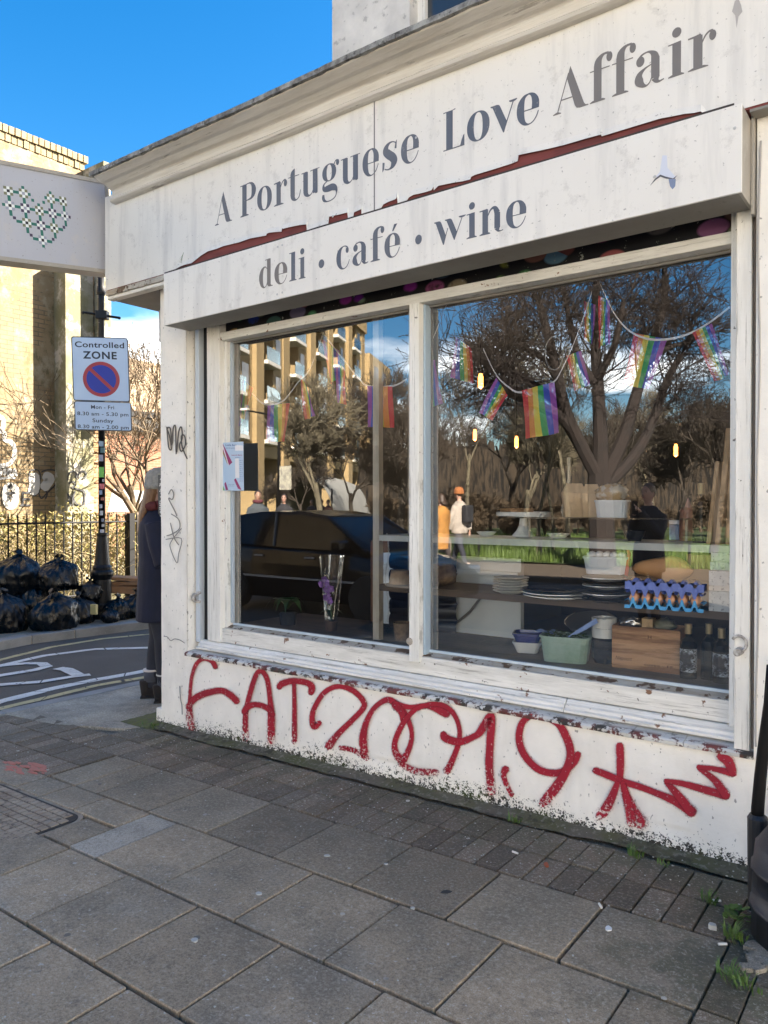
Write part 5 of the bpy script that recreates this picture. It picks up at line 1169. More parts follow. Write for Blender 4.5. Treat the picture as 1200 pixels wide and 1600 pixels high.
k.lathe([(r_, z) for r_, z in reversed(P) if r_ > 0] + [(.0001, .19)], (wgt.x, wgt.y, gz(wgt.x)+.215), 20); k.build('weight', mat('dark_blue_plastic', (.018, .022, .033), (.012, .014, .02), scale=5, rough=.45, bump=.3, bscale=200), bpst, smooth=True)
k = MB()
for i in range(16):
    p = on_g(1165+R.random()*40, 1475+R.random()*45, 0); k.box(-.02, -.015, -.01, .02, .015, .012, Matrix.Translation(p) @ Matrix.Rotation(R.uniform(0, 3), 4, 'Z'))
tag(k.build('rubble', M_CONC), 'broken mortar rubble at the foot of the black pole', kind='stuff')
# ------------------------------------------------------------------ display inside the window
def stand(u, v, z, y=None):
    p = on_z(u, v, z)
    if y is not None:
        q = on_y(u, v, y); p = Vector((q.x, y, z))
    return Vector((p.x, p.y, z)), (p-_C).dot(_ax)/FPX
M_DWOOD = mat('dark_shelf_wood', (.16, .11, .075), (.09, .065, .045), scale=6, rough=.6, bump=.3, stretch=(.3, 2, 2), bscale=30)
M_WSHELF = mat('white_shelf_paint', (.62, .63, .60), (.50, .51, .48), scale=6, rough=.5)
M_CREAMW = mat('cream_painted_post', (.58, .52, .42), (.45, .40, .32), scale=9, rough=.6, stretch=(3, 3, .4))
M_CER = plain('white_ceramic', (.82, .82, .78), .18); M_CERD = plain('dark_glaze', (.025, .027, .032), .15); M_CERB = plain('blue_rim_glaze', (.03, .04, .22), .2)
M_KRAFT = mat('kraft_paper', (.60, .43, .26), (.50, .36, .21), scale=14, rough=.8, bump=.2)
M_CARDB = mat('box_cardboard', (.42, .26, .14), (.34, .21, .11), scale=6, rough=.85)
def T1(name, mb, m, label, cat, loc=None, group=None, **kw):
    o = mb.build(name, m, None, **kw)
    if loc is not None: o.location = loc
    return tag(o, label, cat, group)
su = empty('shelf_unit', (0, 0, 0), 0, 'cream and dark wood shelving unit standing behind the shop window', 'shelves')
zb = .70
MB().box(-3.70, .215, .60, -.745, .80, zb).build('sill_board', M_DWOOD, su)
MB().box(-2.60, .25, .985, -.75, .62, 1.02).build('middle_shelf', M_DWOOD, su); MB().box(-2.60, .25, 1.268, -.75, .62, 1.30).build('top_shelf', M_WSHELF, su)
for y in (.25, .60): MB().box(-2.645, y, zb+.001, -2.602, y+.04, 2.81).build('upright', M_CREAMW, su)
for z in (.985, 1.268): MB().box(-2.640, .292, z, -2.606, .598, z+.03).build('side_rail', M_CREAMW, su)
MB().box(-.80, .60, zb+.001, -.765, .64, 1.267).build('upright', M_DWOOD, su)
gs = MB().box(-1.80, .26, 1.405, -.97, .56, 1.412).build('glass_shelf', M_GLASS, su)
for x in (-1.79, -.99): MB().tube([(x, .5, 1.301), (x, .5, 1.404)], .006, 8).build('shelf_peg', M_CREAMW, su)
tag(MB().box(-2.95, .76, .701, -1.97, .80, 1.16).box(-2.95, .72, 1.06, -1.97, .759, 1.085).build('white_back_panel', mat('white_panel', (.74, .78, .78), (.66, .70, .72), scale=2, rough=.6)), 'white panel behind the left shelves with a cable running over it', 'panel')
T1('dark_cable', MB().tube([on_y(u, v, .74) for u, v in ((640, 981), (664, 977), (690, 978), (715, 972), (735, 955), (750, 935), (756, 920))], .008, 8), plain('grey_cable', (.16, .15, .13)), 'grey cable curving across the white panel under the middle shelf', 'cable', smooth=True)
# cake stand with tart
p, s = stand(818, 838, 1.30); t_ = empty('cake_stand', p, 0, 'white footed cake stand with a thin tart on it on the top shelf', 'cake stand')
MB().lathe([(.0001, 0), (.062, .0), (.060, .008), (.040, .030), (.024, .06), (.020, .10), (.030, .112), (.145, .116), (.148, .112), (.150, .132), (.146, .134), (.142, .122), (.0001, .122)], n=36).build('stand', M_CER, t_, smooth=False)
tart = T1('tart', MB().lathe([(.0001, .0), (.085, 0), (.095, .026), (.090, .030), (.086, .022), (.0001, .020)], n=30), plain('baked_crust', (.30, .16, .07)), 'thin brown tart sitting off centre on the cake stand', 'tart', p+Vector((-.04, 0, .1232)))
for (u, v, r_, m, lab) in ((760, 842, .055, M_CER, 'low white dish behind the cake stand on the left'), (872, 836, .060, M_CER, 'small white saucer with greens right of the cake stand')):
    p, s = stand(u, v, 1.30, .50); T1('dish', MB().lathe([(.0001, 0), (r_*.6, 0), (r_, .022), (r_*.97, .024), (r_*.6, .006), (.0001, .006)], n=28), m, lab, 'dish', p)
def carton(name, u, v, w, h, rz, label):
    p, s = stand(u, v, 1.413, .38); d = w*.8; k = MB()
    k.loft([[(-w/2*a, -d/2*a, z), (w/2*a, -d/2*a, z), (w/2*a, d/2*a, z), (-w/2*a, d/2*a, z)] for a, z in ((.8, 0), (1, h*.72))], caps=True)
    k.loft([[(-w/2, -d/2, h*.721), (w/2, -d/2, h*.721), (w/2, d/2, h*.721), (-w/2, d/2, h*.721)], [(-w*.32, -.004, h), (w*.32, -.004, h), (w*.32, .004, h), (-w*.32, .004, h)]])
    o = T1(name, k, M_KRAFT, label, 'carton', p); o.rotation_euler.z = rz; return o
carton('paper_carton', 897, 806, .115, .165, .5, 'brown paper food carton with folded top, the taller one in front')
carton('paper_carton', 924, 803, .09, .16, .3, 'brown paper food carton half hidden behind the first one')
p, s = stand(957, 808, 1.413, .36); t_ = empty('plastic_tub', p, .2, 'white lidded plastic tub with a clear bag of crisps on top', 'tub')
M_PLT = plain('milky_plastic', (.60, .64, .66), .35)
def rtub(w, d, h, taper=.85, m=None, rim=True, par=None, nm='tub'):
    k = MB(); k.loft([[(x*a*w/2, y*a*d/2, z) for x, y in [(cos(t)*1.0 if False else max(-1, min(1, 1.25*cos(t))), max(-1, min(1, 1.25*sin(t)))) for t in [2*pi*i/32 for i in range(32)]]] for a, z in ((taper, 0), (1, h), (1.05, h+.001), (1.05, h+.010), (.97, h+.010), (.94, h*.9))]); return k.build(nm, m, par, smooth=False)
rtub(.150, .11, .072, .88, M_PLT, par=t_)
me = crumple_f = None
def lump(seed, rx, ry, rz, amp=.2, sub=3, sc=2.5):
    bm = bmesh.new(); bmesh.ops.create_icosphere(bm, subdivisions=sub, radius=1); of = Vector((seed*3.1, seed, 1))
    for v in bm.verts: d = v.co.normalized(); q = d*(1+amp*noise.noise(d*sc+of)+amp*.5*noise.noise(d*sc*2.7+of)); v.co = (q.x*rx, q.y*ry, q.z*rz)
    me = bpy.data.meshes.new('lump'); bm.to_mesh(me); bm.free(); me.polygons.foreach_set('use_smooth', [True]*len(me.polygons)); return me
def lumpo(name, seed, dims, loc, m, parent=None, **kw):
    me = lump(seed, *dims, **kw); me.materials.append(m); o = bpy.data.objects.new(name, me); o.location = loc; return link(o, parent)
lumpo('crisp_bag', 4, (.075, .055, .045), (-.005, 0, .115), mat('crisps_in_bag', (.42, .30, .16), (.55, .50, .42), scale=22, rough=.25, lo=.45, hi=.55), t_, amp=.35)
def bottle(name, loc, h, r, glassm, capm, label, labelm=None, group=None, neck=.28, lab=(.12, .55)):
    t_ = empty(name, loc, 0, label, 'bottle', group)
    MB().lathe([(.0001, 0), (r, 0), (r, h*.62), (r*.85, h*.69), (r*.38, h*.76), (r*.36, h*.97), (.0001, h*.97)], n=22).build('glass_body', glassm, t_, smooth=False)
    MB().lathe([(r*.42, h*.82), (r*.44, h), (.0001, h+.001)], n=18).build('foil_cap', capm, t_)
    if labelm: MB().lathe([(r*1.01, h*lab[0]), (r*1.01, h*lab[1])], n=22).build('paper_label', labelm, t_, fix=False)
    return t_
M_DGL = plain('dark_bottle_glass', (.004, .006, .005), .22, spec=.3); M_FOIL = plain('gold_foil', (.50, .38, .20), .35, metal=.4)
kl_ = NT('printed_label'); w_ = kl_.mr(kl_.noise(90, 2, .5, kl_.vec((1, 1, 4))), .48, .52); M_PRT = kl_.end(kl_.mix(kl_.ma('MULTIPLY', w_, kl_.mr(kl_.noise(14), .42, .5)), (.012, .014, .02, 1), (.62, .64, .66, 1)), .6)
bottle('wine_bottle', Vector((-.912, .447, 1.301)), .27, .036, M_DGL, M_FOIL, 'dark wine bottle with pale foil neck on the top shelf beside the wooden boards')
p, _ = stand(1075, 845, 1.30); t_ = empty('sauce_bottle', p, 0, 'squeezy brown red sauce bottle with pointed nozzle on the top shelf', 'bottle')
MB().lathe([(.0001, 0), (.038, 0), (.040, .02), (.040, .10), (.036, .13), (.040, .145), (.028, .160), (.0001, .161)], n=20).build('body', mat('sauce_brown', (.26, .09, .06), (.33, .14, .09), scale=8, rough=.4), t_, smooth=True); MB().lathe([(.018, .160), (.012, .175), (.003, .205), (.0001, .206)], n=12).build('nozzle', plain('nozzle_pink', (.45, .22, .17)), t_)
p, _ = stand(1056, 843, 1.30); t_ = empty('small_tin', p, .2, 'small blue tin with white lid left of the sauce bottle', 'tin')
MB().box(-.03, -.025, 0, .03, .025, .075).build('tin_body', plain('tin_blue', (.16, .28, .50), .4), t_, bevel=.003); MB().box(-.031, -.026, .0755, .031, .026, .098).build('tin_lid', M_CER, t_, bevel=.003)
M_OAK = mat('pale_wood', (.62, .40, .20), (.46, .28, .14), scale=3, rough=.55, stretch=(6, 6, .7), bump=.2)
for i, (x, y, w, h, a, lab) in enumerate(((-.838, .36, .020, .36, .10, 'short wooden chopping board leaning at the left of the boards'), (-.800, .36, .024, .50, .085, 'tall wooden chopping board leaning in the middle against the window jamb'), (-.766, .38, .018, .38, .04, 'wooden chopping board nearest the window jamb'))):
    k = MB().box(-w/2, -.09, 0, w/2, .09, h, Matrix.Rotation(a, 4, 'Y')); T1('chopping_board', k, M_OAK, lab, 'chopping board', (x, y, 1.302), bevel=.006)
p, _ = stand(1000, 842, 1.30); T1('dark_bowl', MB().lathe([(.0001, 0), (.03, 0), (.055, .05), (.052, .052), (.0001, .01)], (0, 0, 0), 20), M_CERD, 'small dark bowl near the middle of the top shelf', 'bowl', (-1.20, .40, 1.301))
k = MB(); k.lathe([(.0001, 0), (.035, 0), (.042, .03), (.038, .06), (.012, .09), (.009, .20), (.012, .30), (.010, .302), (.007, .2), (.009, .09)], n=20)
T1('glass_carafe', k, plain('pale_carafe', (.45, .40, .30), .15, spec=.8), 'tall narrow pale carafe standing behind the paper cartons', 'carafe', stand(889, 800, 1.413, .50)[0])
# middle shelf
p, _ = stand(688, 915, 1.021); t_ = empty('basket', p+Vector((0, 0, .062)), -.5, 'woven brown basket lying on its side on the middle shelf', 'basket')
M_WICK = mat('wicker', (.30, .19, .10), (.18, .11, .06), scale=40, rough=.8, bump=.8, bscale=120)
rot = Matrix.Rotation(pi/2, 4, 'X'); MB().lathe([(.0001, -.07), (.058, -.07), (.064, -.02), (.060, .05), (.066, .07), (.060, .074), (.052, .05), (.052, -.06), (.0001, -.062)], n=24, M=rot).build('woven_side', M_WICK, t_, smooth=True)
def plates(name, u, v, z, r, n_, gap, m, label, alt=None, y=None, hgt=.014):
    p, _ = stand(u, v, z, y); t_ = empty(name, p, 0, label, 'plate stack')
    for i in range(n_):
        k = MB().lathe([(.0001, 0), (r*.58, 0), (r*.62, .003), (r, hgt), (r*1.0, hgt+.003), (r*.6, .007), (.0001, .007)], (0, 0, 0), 36); o = k.build('plate', alt if (alt and i % 3 == 2) else m, t_); o.location = (random.uniform(-.003, .003), random.uniform(-.003, .003), i*gap); o.rotation_euler = (random.uniform(-.01, .01), random.uniform(-.01, .01), i)
    return p
M_PGR = mat('speckled_stoneware', (.66, .66, .60), (.54, .54, .49), scale=20, rough=.3)
plates('small_plates', 798, 927, 1.021, .090, 6, .0135, M_PGR, 'stack of six small grey white plates on the middle shelf')
plates('platters', 868, 934, 1.021, .160, 3, .015, M_PGR, 'three wide oval platters stacked right of the small plates', M_CERD)
pd = plates('patterned_plates', 948, 940, 1.021, .112, 9, .0125, M_CERD, 'tall stack of dark patterned plates under the lidded tub', M_CER)
t_ = empty('food_container', pd+Vector((0, 0, .132)), .3, 'clear plastic container of garlic with a red strap on the dark plates', 'container')
rtub(.20, .14, .07, .88, M_PLT, par=t_, nm='container_body'); 
for i in range(9): lumpo('garlic_bulb', i, (.022, .022, .016), ((i % 5-2)*.034, (i//5-.5)*.05, .086), M_CER, t_, amp=.15, sub=2)
MB().tube([(.085, -.05, -.02), (.095, -.06, .05), (.10, -.05, .10), (.085, .0, .12)], .008, 8).build('red_strap', plain('red_strap', (.50, .03, .03)), t_, smooth=True)
p, _ = stand(1040, 952, 1.021)
eg = empty('egg_tray', p, 0, 'bright blue egg tray of twelve brown eggs on the middle shelf', 'egg tray')
M_EGGB = mat('blue_pulp_tray', (.07, .28, .48), (.05, .22, .42), scale=20, rough=.85, bump=.3); M_EGGP = mat('lilac_pulp_lid', (.11, .15, .36), (.09, .12, .30), scale=20, rough=.85, bump=.3); M_EGG = plain('brown_egg', (.48, .24, .13), .4)
def eggcup(z0, z1, up):
    k = MB()
    for i in range(6):
        for j in range(2):
            cx, cy = (i-2.5)*.050, (j-.5)*.050; k.loft([[(cx+sx*r_, cy+sy*r_, z) for sx, sy in ((-1, -1), (0, -1.0), (1, -1), (1.0, 0), (1, 1), (0, 1.0), (-1, 1), (-1.0, 0))] for r_, z in ((.014, z0), (.0248, z1))], caps=False)
    return k
k = MB()
for j in (-1, 0, 1):
    for i in range(-6, 7):
        pass
NX = 48
def traytop(sign, base, amp):
    def f(a, b):
        x = (a-.5)*.32; y = (b-.5)*.115; ph = cos(x/.050*2*pi)*1.0; py = cos(y/.050*pi*2)
        z = base+sign*amp*(.5-.5*cos((x/.05+ (0.5))*2*pi))*(.6+.4*abs(sin(y/.05*pi)))
        return (x, y, z)
    return f
MB().grid(lambda a, b: ((a-.5)*.32, (b-.5)*.12, .004+.038*max(0, min(1, 1.9*abs(sin((a-.5)*.32/.050*pi+pi/2))-.75))), 144, 10).build('tray_bottom', M_EGGB, eg, fix=False)
MB().grid(lambda a, b: ((a-.5)*.32, (b-.5)*.11+.010, .118-.048*max(0, min(1, 1.9*abs(sin((a-.5)*.32/.050*pi+pi/2))-.75))*(1 if b < .35 else .3) + .012*sin(b*pi)), 144, 10).build('tray_lid', M_EGGP, eg, fix=False)
def zig(bot, top, y, name, m):
    k = MB(); N_ = 120; f_ = lambda x: max(0, min(1, 1.9*abs(sin(x/.050*pi+pi/2))-.45))
    for i in range(N_):
        xa, xb = -.16+.32*i/N_, -.16+.32*(i+1)/N_; k.quad((xa, y, bot(f_(xa))), (xb, y, bot(f_(xb))), (xb, y+.006, top(f_(xb))), (xa, y+.006, top(f_(xa))))
    o = k.build(name, m, eg, fix=False); sd = o.modifiers.new('thick', 'SOLIDIFY'); sd.thickness = .002
zig(lambda f: .004+.020*(1-f), lambda f: .052-.034*f, -.066, 'tray_front', M_EGGB); zig(lambda f: .056+.030*f, lambda f: .118-.016*(1-f), -.060, 'lid_front', M_EGGP)
egm = None
for i in range(6):
    for j in range(2):
        loc = ((i-2.5)*.050, -.034+j*.05, .044)
        if egm is None: egm = MB().lathe([(.0001, -.026), (.013, -.022), (.0205, -.006), (.020, .006), (.013, .022), (.0001, .029)], n=16).build('egg', M_EGG, eg, smooth=True); egm.location = loc
        else: share(egm, 'egg', loc, parent=eg)
eg.rotation_euler.z = .12
# squash lying over the tray
p = Vector((-1.045, .315, 1.180)); R_ = []
for i in range(19):
    t = i/18; r_ = .050*sin(pi*min(1, max(0, t)))**.45*(1.0 if t < .5 else 1+.28*sin(pi*(t-.5)/.5)) * (1-.12*sin(pi*min(1, t*2)))
    r_ = max(.004, r_); R_.append([((t-.5)*.27, r_*cos(a), r_*sin(a)+.006*sin(t*3)) for a in [2*pi*k_/24 for k_ in range(24)]])
T1('butternut_squash', MB().loft(R_), mat('squash_skin', (.72, .38, .15), (.62, .32, .14), scale=3, rough=.4, bump=.05), 'long orange brown butternut squash lying above the blue egg tray', 'squash', p, smooth=True)
T1('crate_strip', MB().box(-1.22, .33, 1.125, -.91, .47, 1.140), M_CARDB, 'brown card strip under the squash on the eggs', 'card')
T1('small_cardboard_box', MB().box(-.06, -.05, 0, .06, .05, .115), M_CARDB, 'brown cardboard box behind the end of the squash', 'box', (-.895, .42, 1.135), bevel=.002)
T1('small_cardboard_box', MB().box(-.06, -.05, 0, .06, .05, .11), M_CARDB, 'brown cardboard box below the other behind the egg tray', 'box', (-.895, .43, 1.021), bevel=.002)
M_WBOX = mat('white_carton', (.75, .75, .72), (.66, .66, .64), scale=30, rough=.6, specks=[((.15, .16, .18, 1), 75, .58, .6)])
for i, (h, w) in enumerate(((.085, .05), (.085, .05), (.035, .045), (.038, .042))):
    zz = 1.021+[0, .087, .175, .212][i]; T1('white_carton', MB().box(-w, -.04, 0, w, .04, h), M_WBOX, ['white printed carton at the bottom of the small stack by the jamb', 'white printed carton second from the bottom by the jamb', 'thin white carton third from the bottom by the jamb', 'thin white carton on top of the stack by the jamb'][i], 'carton', (-.775, .27, zz), bevel=.0015)
# bottom board
p, _ = stand(825, 1018, .701); t_ = empty('square_bowls', p, .35, 'two square white bowls stacked, the upper one with a blue band', 'bowls')
for i, m in enumerate((M_CER, M_CERB)):
    o = rtub(.145, .145, .048, .72, m, par=t_, nm='bowl'); o.location.z = i*.045
p, _ = stand(885, 1032, .701); t_ = empty('herb_tub', p, .25, 'frosted green plastic tub full of leafy herbs in the window', 'tub')
rtub(.235, .16, .118, .86, mat('frosted_green_plastic', (.42, .56, .46), (.28, .42, .30), scale=9, rough=.3), par=t_, nm='tub_body')
k = MB(); R = random.Random(6)
for i in range(220):
    q = Vector((R.uniform(-.10, .10), R.uniform(-.065, .065), .12+R.uniform(-.004, .022))); a = R.uniform(0, 6.3); e = Vector((cos(a), sin(a), R.uniform(-.3, .5)))*.014; f_ = Vector((-sin(a), cos(a), .2))*.005; k.quad(q-e, q+f_, q+e, q-f_)
tag(k.build('herbs', M_GRASS, t_, fix=False), kind='stuff')
hb = p
T1('steel_bowl', MB().lathe([(.0001, 0), (.05, 0), (.10, .05), (.125, .085), (.128, .086), (.122, .083), (.0001, .008)], (0, 0, 0), 32, Matrix.Rotation(.28, 4, 'X')), plain('brushed_steel', (.42, .43, .44), .28, metal=.9), 'steel mixing bowl tilted behind the herb tub', 'bowl', hb+Vector((.05, .20, .10)), smooth=True)
T1('blue_spatula', MB().loft([[Vector((-.004, 0, 0)), Vector((.004, 0, 0)), Vector((.004, .004, 0)), Vector((-.004, .004, 0))], [Vector((.06, 0, .05)), Vector((.075, 0, .035)), Vector((.075, .004, .035)), Vector((.06, .004, .05))], [Vector((.14, 0, .105)), Vector((.152, 0, .085)), Vector((.152, .004, .085)), Vector((.14, .004, .105))]]), plain('pale_blue_plastic', (.30, .42, .75), .35), 'pale blue spatula resting in the herb tub', 'spatula', hb+Vector((.02, -.03, .122)))
T1('blue_cloth', MB().grid(lambda a, b: ((a-.5)*.10, (b-.5)*.06, .012*sin(a*6)*sin(b*4)), 12, 8), plain('pale_blue_cloth', (.32, .45, .78), .8), 'pale blue cloth tucked at the left of the herb tub', 'cloth', hb+Vector((-.12, .02, .130)), smooth=True, fix=False)
p, _ = stand(944, 1035, .701); t_ = empty('cup_stack', p, 0, 'stack of cups, two cream over two black, left of the wooden crate', 'cups')
for i, m in enumerate((M_CERD, M_CERD, M_CER, M_CER)):
    o = MB().lathe([(.0001, 0), (.045, 0), (.056, .022), (.061, .075), (.059, .077), (.054, .03), (.0001, .01)], n=28).build('cup', m, t_); o.location.z = i*.048
p, _ = stand(1010, 1046, .701); cr = empty('wooden_crate', p+Vector((0, .05, 0)), .06, 'small branded wooden wine crate with knots in the window', 'crate')
M_PINE = mat('pine_board', (.60, .33, .15), (.28, .13, .05), scale=1.6, rough=.6, stretch=(1.6, 4, 15), lo=.44, hi=.57, bump=.25, bscale=30, specks=[((.06, .03, .015, 1), 5, .70, .9)])
w, d, h = .155, .085, .200
fb = MB().box(-w, -d, 0, w, -d+.012, h).build('front_board', M_PINE, cr, bevel=.0015); MB().box(-w, d-.012, 0, w, d, h).build('back_board', M_PINE, cr); MB().box(-w, -d+.0122, .0, -w+.012, d-.0122, h).build('side_board', M_PINE, cr); MB().box(w-.012, -d+.0122, 0, w, d-.0122, h).build('side_board', M_PINE, cr)
fc = lambda a, b: (a, -d-.0008, b)
M_BRAND = plain('branding_ink', (.10, .035, .015), .7)
V, Fc = text2d('Niepoort', 1, .0); x0, x1 = min(v[0] for v in V), max(v[0] for v in V)
def ptx(s, cx, z, hh, ww, name='stamp', shear=.0):
    V, Fc = text2d(s, 1, .006); x0, x1 = min(v[0] for v in V), max(v[0] for v in V); k = MB(); k.v = [fc(cx+((x-x0)/(x1-x0)-.5)*ww+y*hh*shear, z+y*hh/.73) for x, y in V]; k.f = Fc; return k.build(name, M_BRAND, fb, fix=False)
ptx('Niepoort', -.10, .040, .017, .075, shear=.4); ptx('H', .02, .150, .018, .016); ptx('cuvee - FF', .06, .025, .012, .13)
k = MB(); 
lumpo('foil_wrap', 3, (.05, .04, .03), (-.09, 0, .205), plain('crumpled_foil', (.6, .6, .62), .25, metal=.8), cr, amp=.6); lumpo('paper_wrap', 5, (.05, .04, .03), (.07, 0, .205), mat('olive_wrap', (.16, .17, .10), (.25, .25, .18), scale=10, rough=.35), cr, amp=.5)
MB().box(-.03, -.03, .16, .02, .03, .235).build('card_packet', M_KRAFT, cr)
bottle('oil_bottle', Vector((-.935, .335, .701)), .24, .036, M_DGL, M_FOIL, 'dark bottle with gold cap standing next to the wooden crate', M_PRT, 'dark bottles by the crate')
bottle('oil_bottle', Vector((-.855, .365, .701)), .245, .034, M_DGL, M_FOIL, 'dark bottle in the middle of the three beside the crate', None, 'dark bottles by the crate')
bottle('oil_bottle', Vector((-.795, .330, .701)), .235, .036, M_DGL, M_FOIL, 'dark bottle with white printed label nearest the window jamb', M_PRT, 'dark bottles by the crate')
p, _ = stand(1103, 1030, .701)
T1('black_tray', MB().tube([on_y(918, 862, .24), on_y(960, 892, .24), on_y(985, 905, .24)], .006, 6), M_CERD, 'thin black rod leaning across the dark plates', 'rod')
# left pane
p, _ = stand(517, 985, .701); oc = empty('orchid', p, 0, 'purple orchid wrapped in clear cellophane on the window board', 'orchid')
M_CELL = glass('cellophane', .10, (1, 1, 1), (.93, .95, .96))
def cello(a, b):
    t = a*2*pi; r_ = .035+.045*b+.004*sin(t*7+b*5)+.004*sin(t*3); return (r_*cos(t), r_*.8*sin(t), b*.46)
MB().grid(cello, 36, 14).build('cellophane_wrap', M_CELL, oc, smooth=True, fix=False)
M_PET = mat('orchid_petal', (.36, .13, .50), (.50, .28, .62), scale=30, rough=.6, bump=0)
fl_ = None; R = random.Random(12)
for i, (x, z) in enumerate(((-.03, .31), (.0, .29), (.025, .26), (-.02, .25), (.015, .22), (-.03, .20), (.03, .19), (.0, .185), (-.045, .285))):
    k = MB()
    for j in range(5):
        a = j*2*pi/5+i; L_ = .026; W_ = .014; d = Vector((cos(a), 0, sin(a))); e = Vector((-sin(a), 0, cos(a))); m0 = len(k.v); k.v += [tuple(Vector((0, 0, 0))), tuple(d*L_*.55+e*W_+Vector((0, -.004, 0))), tuple(d*L_+Vector((0, -.001, 0))), tuple(d*L_*.55-e*W_+Vector((0, -.004, 0)))]; k.f.append((m0, m0+1, m0+2, m0+3))
    k.box(-.004, -.008, -.004, .004, .0, .004); o = k.build('orchid_flower', M_PET, oc, fix=False); o.location = (x, -.03+R.uniform(-.01, .03), z); o.rotation_euler = (R.uniform(-.3, .3), 0, R.uniform(-.6, .6))
MB().tube([(0, 0, 0), (.005, 0, .10), (-.01, -.01, .2), (-.03, -.02, .31)], .003, 6).build('stem', M_GRASS, oc)
for a in (.4, 2.4, 4.1):
    MB().grid(lambda s_, t: (cos(a)*t*.09-(s_-.5)*.035*sin(a)*sin(pi*t), sin(a)*t*.05+(s_-.5)*.035*cos(a)*sin(pi*t), .07+.05*sin(t*2.4)), 4, 8).build('leaf', mat('dark_leaf', (.02, .06, .02), (.03, .09, .03), rough=.4, bump=0), oc, smooth=True, fix=False)
MB().lathe([(.0001, 0), (.032, 0), (.042, .06), (.040, .062), (.0001, .055)], n=18).build('pot', plain('clear_brown_pot', (.10, .06, .04)), oc)
lp = empty('leafy_plant', (-3.42, .36, .701), 0, 'dark green drooping plant at the left end of the window', 'plant')
for i in range(9):
    a = i*.72+.2; L_ = .11+.03*(i % 3)
    MB().grid(lambda s_, t: (cos(a)*t*L_-(s_-.5)*.05*sin(a)*sin(pi*min(1, t+.05)), sin(a)*t*L_*.8+(s_-.5)*.05*cos(a)*sin(pi*min(1, t+.05)), .10+.10*sin(t*2.3)-.09*t*t), 4, 8).build('leaf', _mats['dark_leaf'], lp, smooth=True, fix=False)
MB().lathe([(.0001, 0), (.05, 0), (.06, .08), (.055, .085), (.0001, .07)], n=18).build('pot', M_CERD, lp)
p, _ = stand(625, 912, 1.021); T1('wooden_bowl', MB().lathe([(.0001, 0), (.065, 0), (.052, .075), (.048, .077), (.0001, .07)], (0, 0, 0), 24), mat('cork_brown', (.38, .25, .14), (.30, .19, .10), scale=20, rough=.8), 'upturned cork coloured bowl on the middle shelf left of the mullion', 'bowl', p)
ch = empty('metal_chain', (-2.56, .27, 0), 0, 'thin pale chain hanging beside the shelf upright', 'chain')
k0 = None
for i in range(24):
    z = 1.30-i*.021; x = .012*sin(i*.4)
    if k0 is None: k0 = MB().tube([(.004*cos(t), 0, .010*sin(t)) for t in [2*pi*j/8 for j in range(9)]], .0015, 5).build('link', plain('chain_metal', (.6, .6, .58), .3, metal=.7), ch); k0.location = (x, 0, z)
    else: share(k0, 'link', (x, 0, z), (0, 0, (i % 2)*pi/2), parent=ch)
st_ = empty('stool', (-2.86, .62, .06), 0, 'pale wooden stool standing inside behind the orchid', 'stool')
MB().box(-.15, -.15, .60, .15, .15, .64).build('seat', M_CREAMW, st_)
for x in (-.12, .12):
    for y in (-.12, .12): MB().box(x-.02, y-.02, 0, x+.02, y+.02, .599).build('leg', M_CREAMW, st_)
p, _ = stand(600, 985, .701); T1('wire_basket', MB().lathe([(.0001, 0), (.045, 0), (.055, .10), (.052, .10), (.0001, .006)], (0, 0, 0), 22), M_WICK, 'small basket on the board under the chain', 'basket', (-2.50, .34, .701))
# chair with a jacket over it
cj = empty('cafe_chair', (-2.95, 1.05, .06), .3, 'brown cafe chair inside with its back to the window', 'chair')
MB().box(-.22, -.20, .42, .22, .22, .46).build('seat', mat('brown_leather', (.20, .085, .035), (.14, .06, .03), scale=4, rough=.5), cj, bevel=.01); MB().box(-.20, -.23, .50, .20, -.19, 1.18).build('backrest', _mats['brown_leather'], cj, bevel=.02)
for x in (-.19, .19):
    for y in (-.18, .18): MB().box(x-.018, y-.018, 0, x+.018, y+.018, .419).build('leg', M_DWOOD, cj)
def quilt(a, b):
    x = (a-.5)*.50; z = .25+b*.85; q = .022*abs(sin(b*pi*9))**.6; return (x, -.27-q-.05*cos((a-.5)*pi), z)
T1('puffer_jacket', MB().grid(quilt, 16, 90), mat('navy_puffer', (.010, .014, .03), (.007, .010, .02), scale=5, rough=.4), 'navy quilted jacket draped over the chair inside', 'jacket', (-2.62, 1.0, .15), smooth=True, fix=False)
# leaflet in the left corner
po_ = empty('poster', (0, 0, 0), 0, 'pale blue leaflet with maroon stripes taped inside the left window corner', 'poster')
py_ = .150
def pq(px, y, m, name, dz=0):
    k = MB(); k.v = [tuple(on_y(343+a/7.5, 660+b/7.5, y)) for a, b in px]; k.f = [tuple(range(len(px)))]; return k.build(name, m, po_, fix=False)
X_ = lambda a, b: (a-25, b)
pq([X_(35, 240), X_(305, 225), X_(312, 800), X_(42, 800)], .0985, plain('leaflet_paper', (.42, .56, .72), .4), 'sheet')
pq([X_(35, 250), X_(62, 245), X_(175, 470), X_(130, 508)], .0980, plain('maroon_print', (.28, .015, .13), .4), 'maroon_stripe')
pq([X_(33, 290), X_(36, 255), X_(128, 500), X_(110, 475)], .0978, plain('olive_print', (.30, .26, .10), .4), 'olive_stripe'); pq([X_(55, 270), X_(64, 262), X_(135, 500), X_(128, 508)], .0975, plain('white_print', (.75, .75, .78), .4), 'white_stripe')
pq([X_(205, 265), X_(300, 270), X_(303, 330), X_(208, 332)], .0979, _mats['white_print'], 'white_panel'); pq([X_(205, 425), X_(250, 420), X_(258, 650), X_(210, 652)], .0979, _mats['white_print'], 'white_panel')
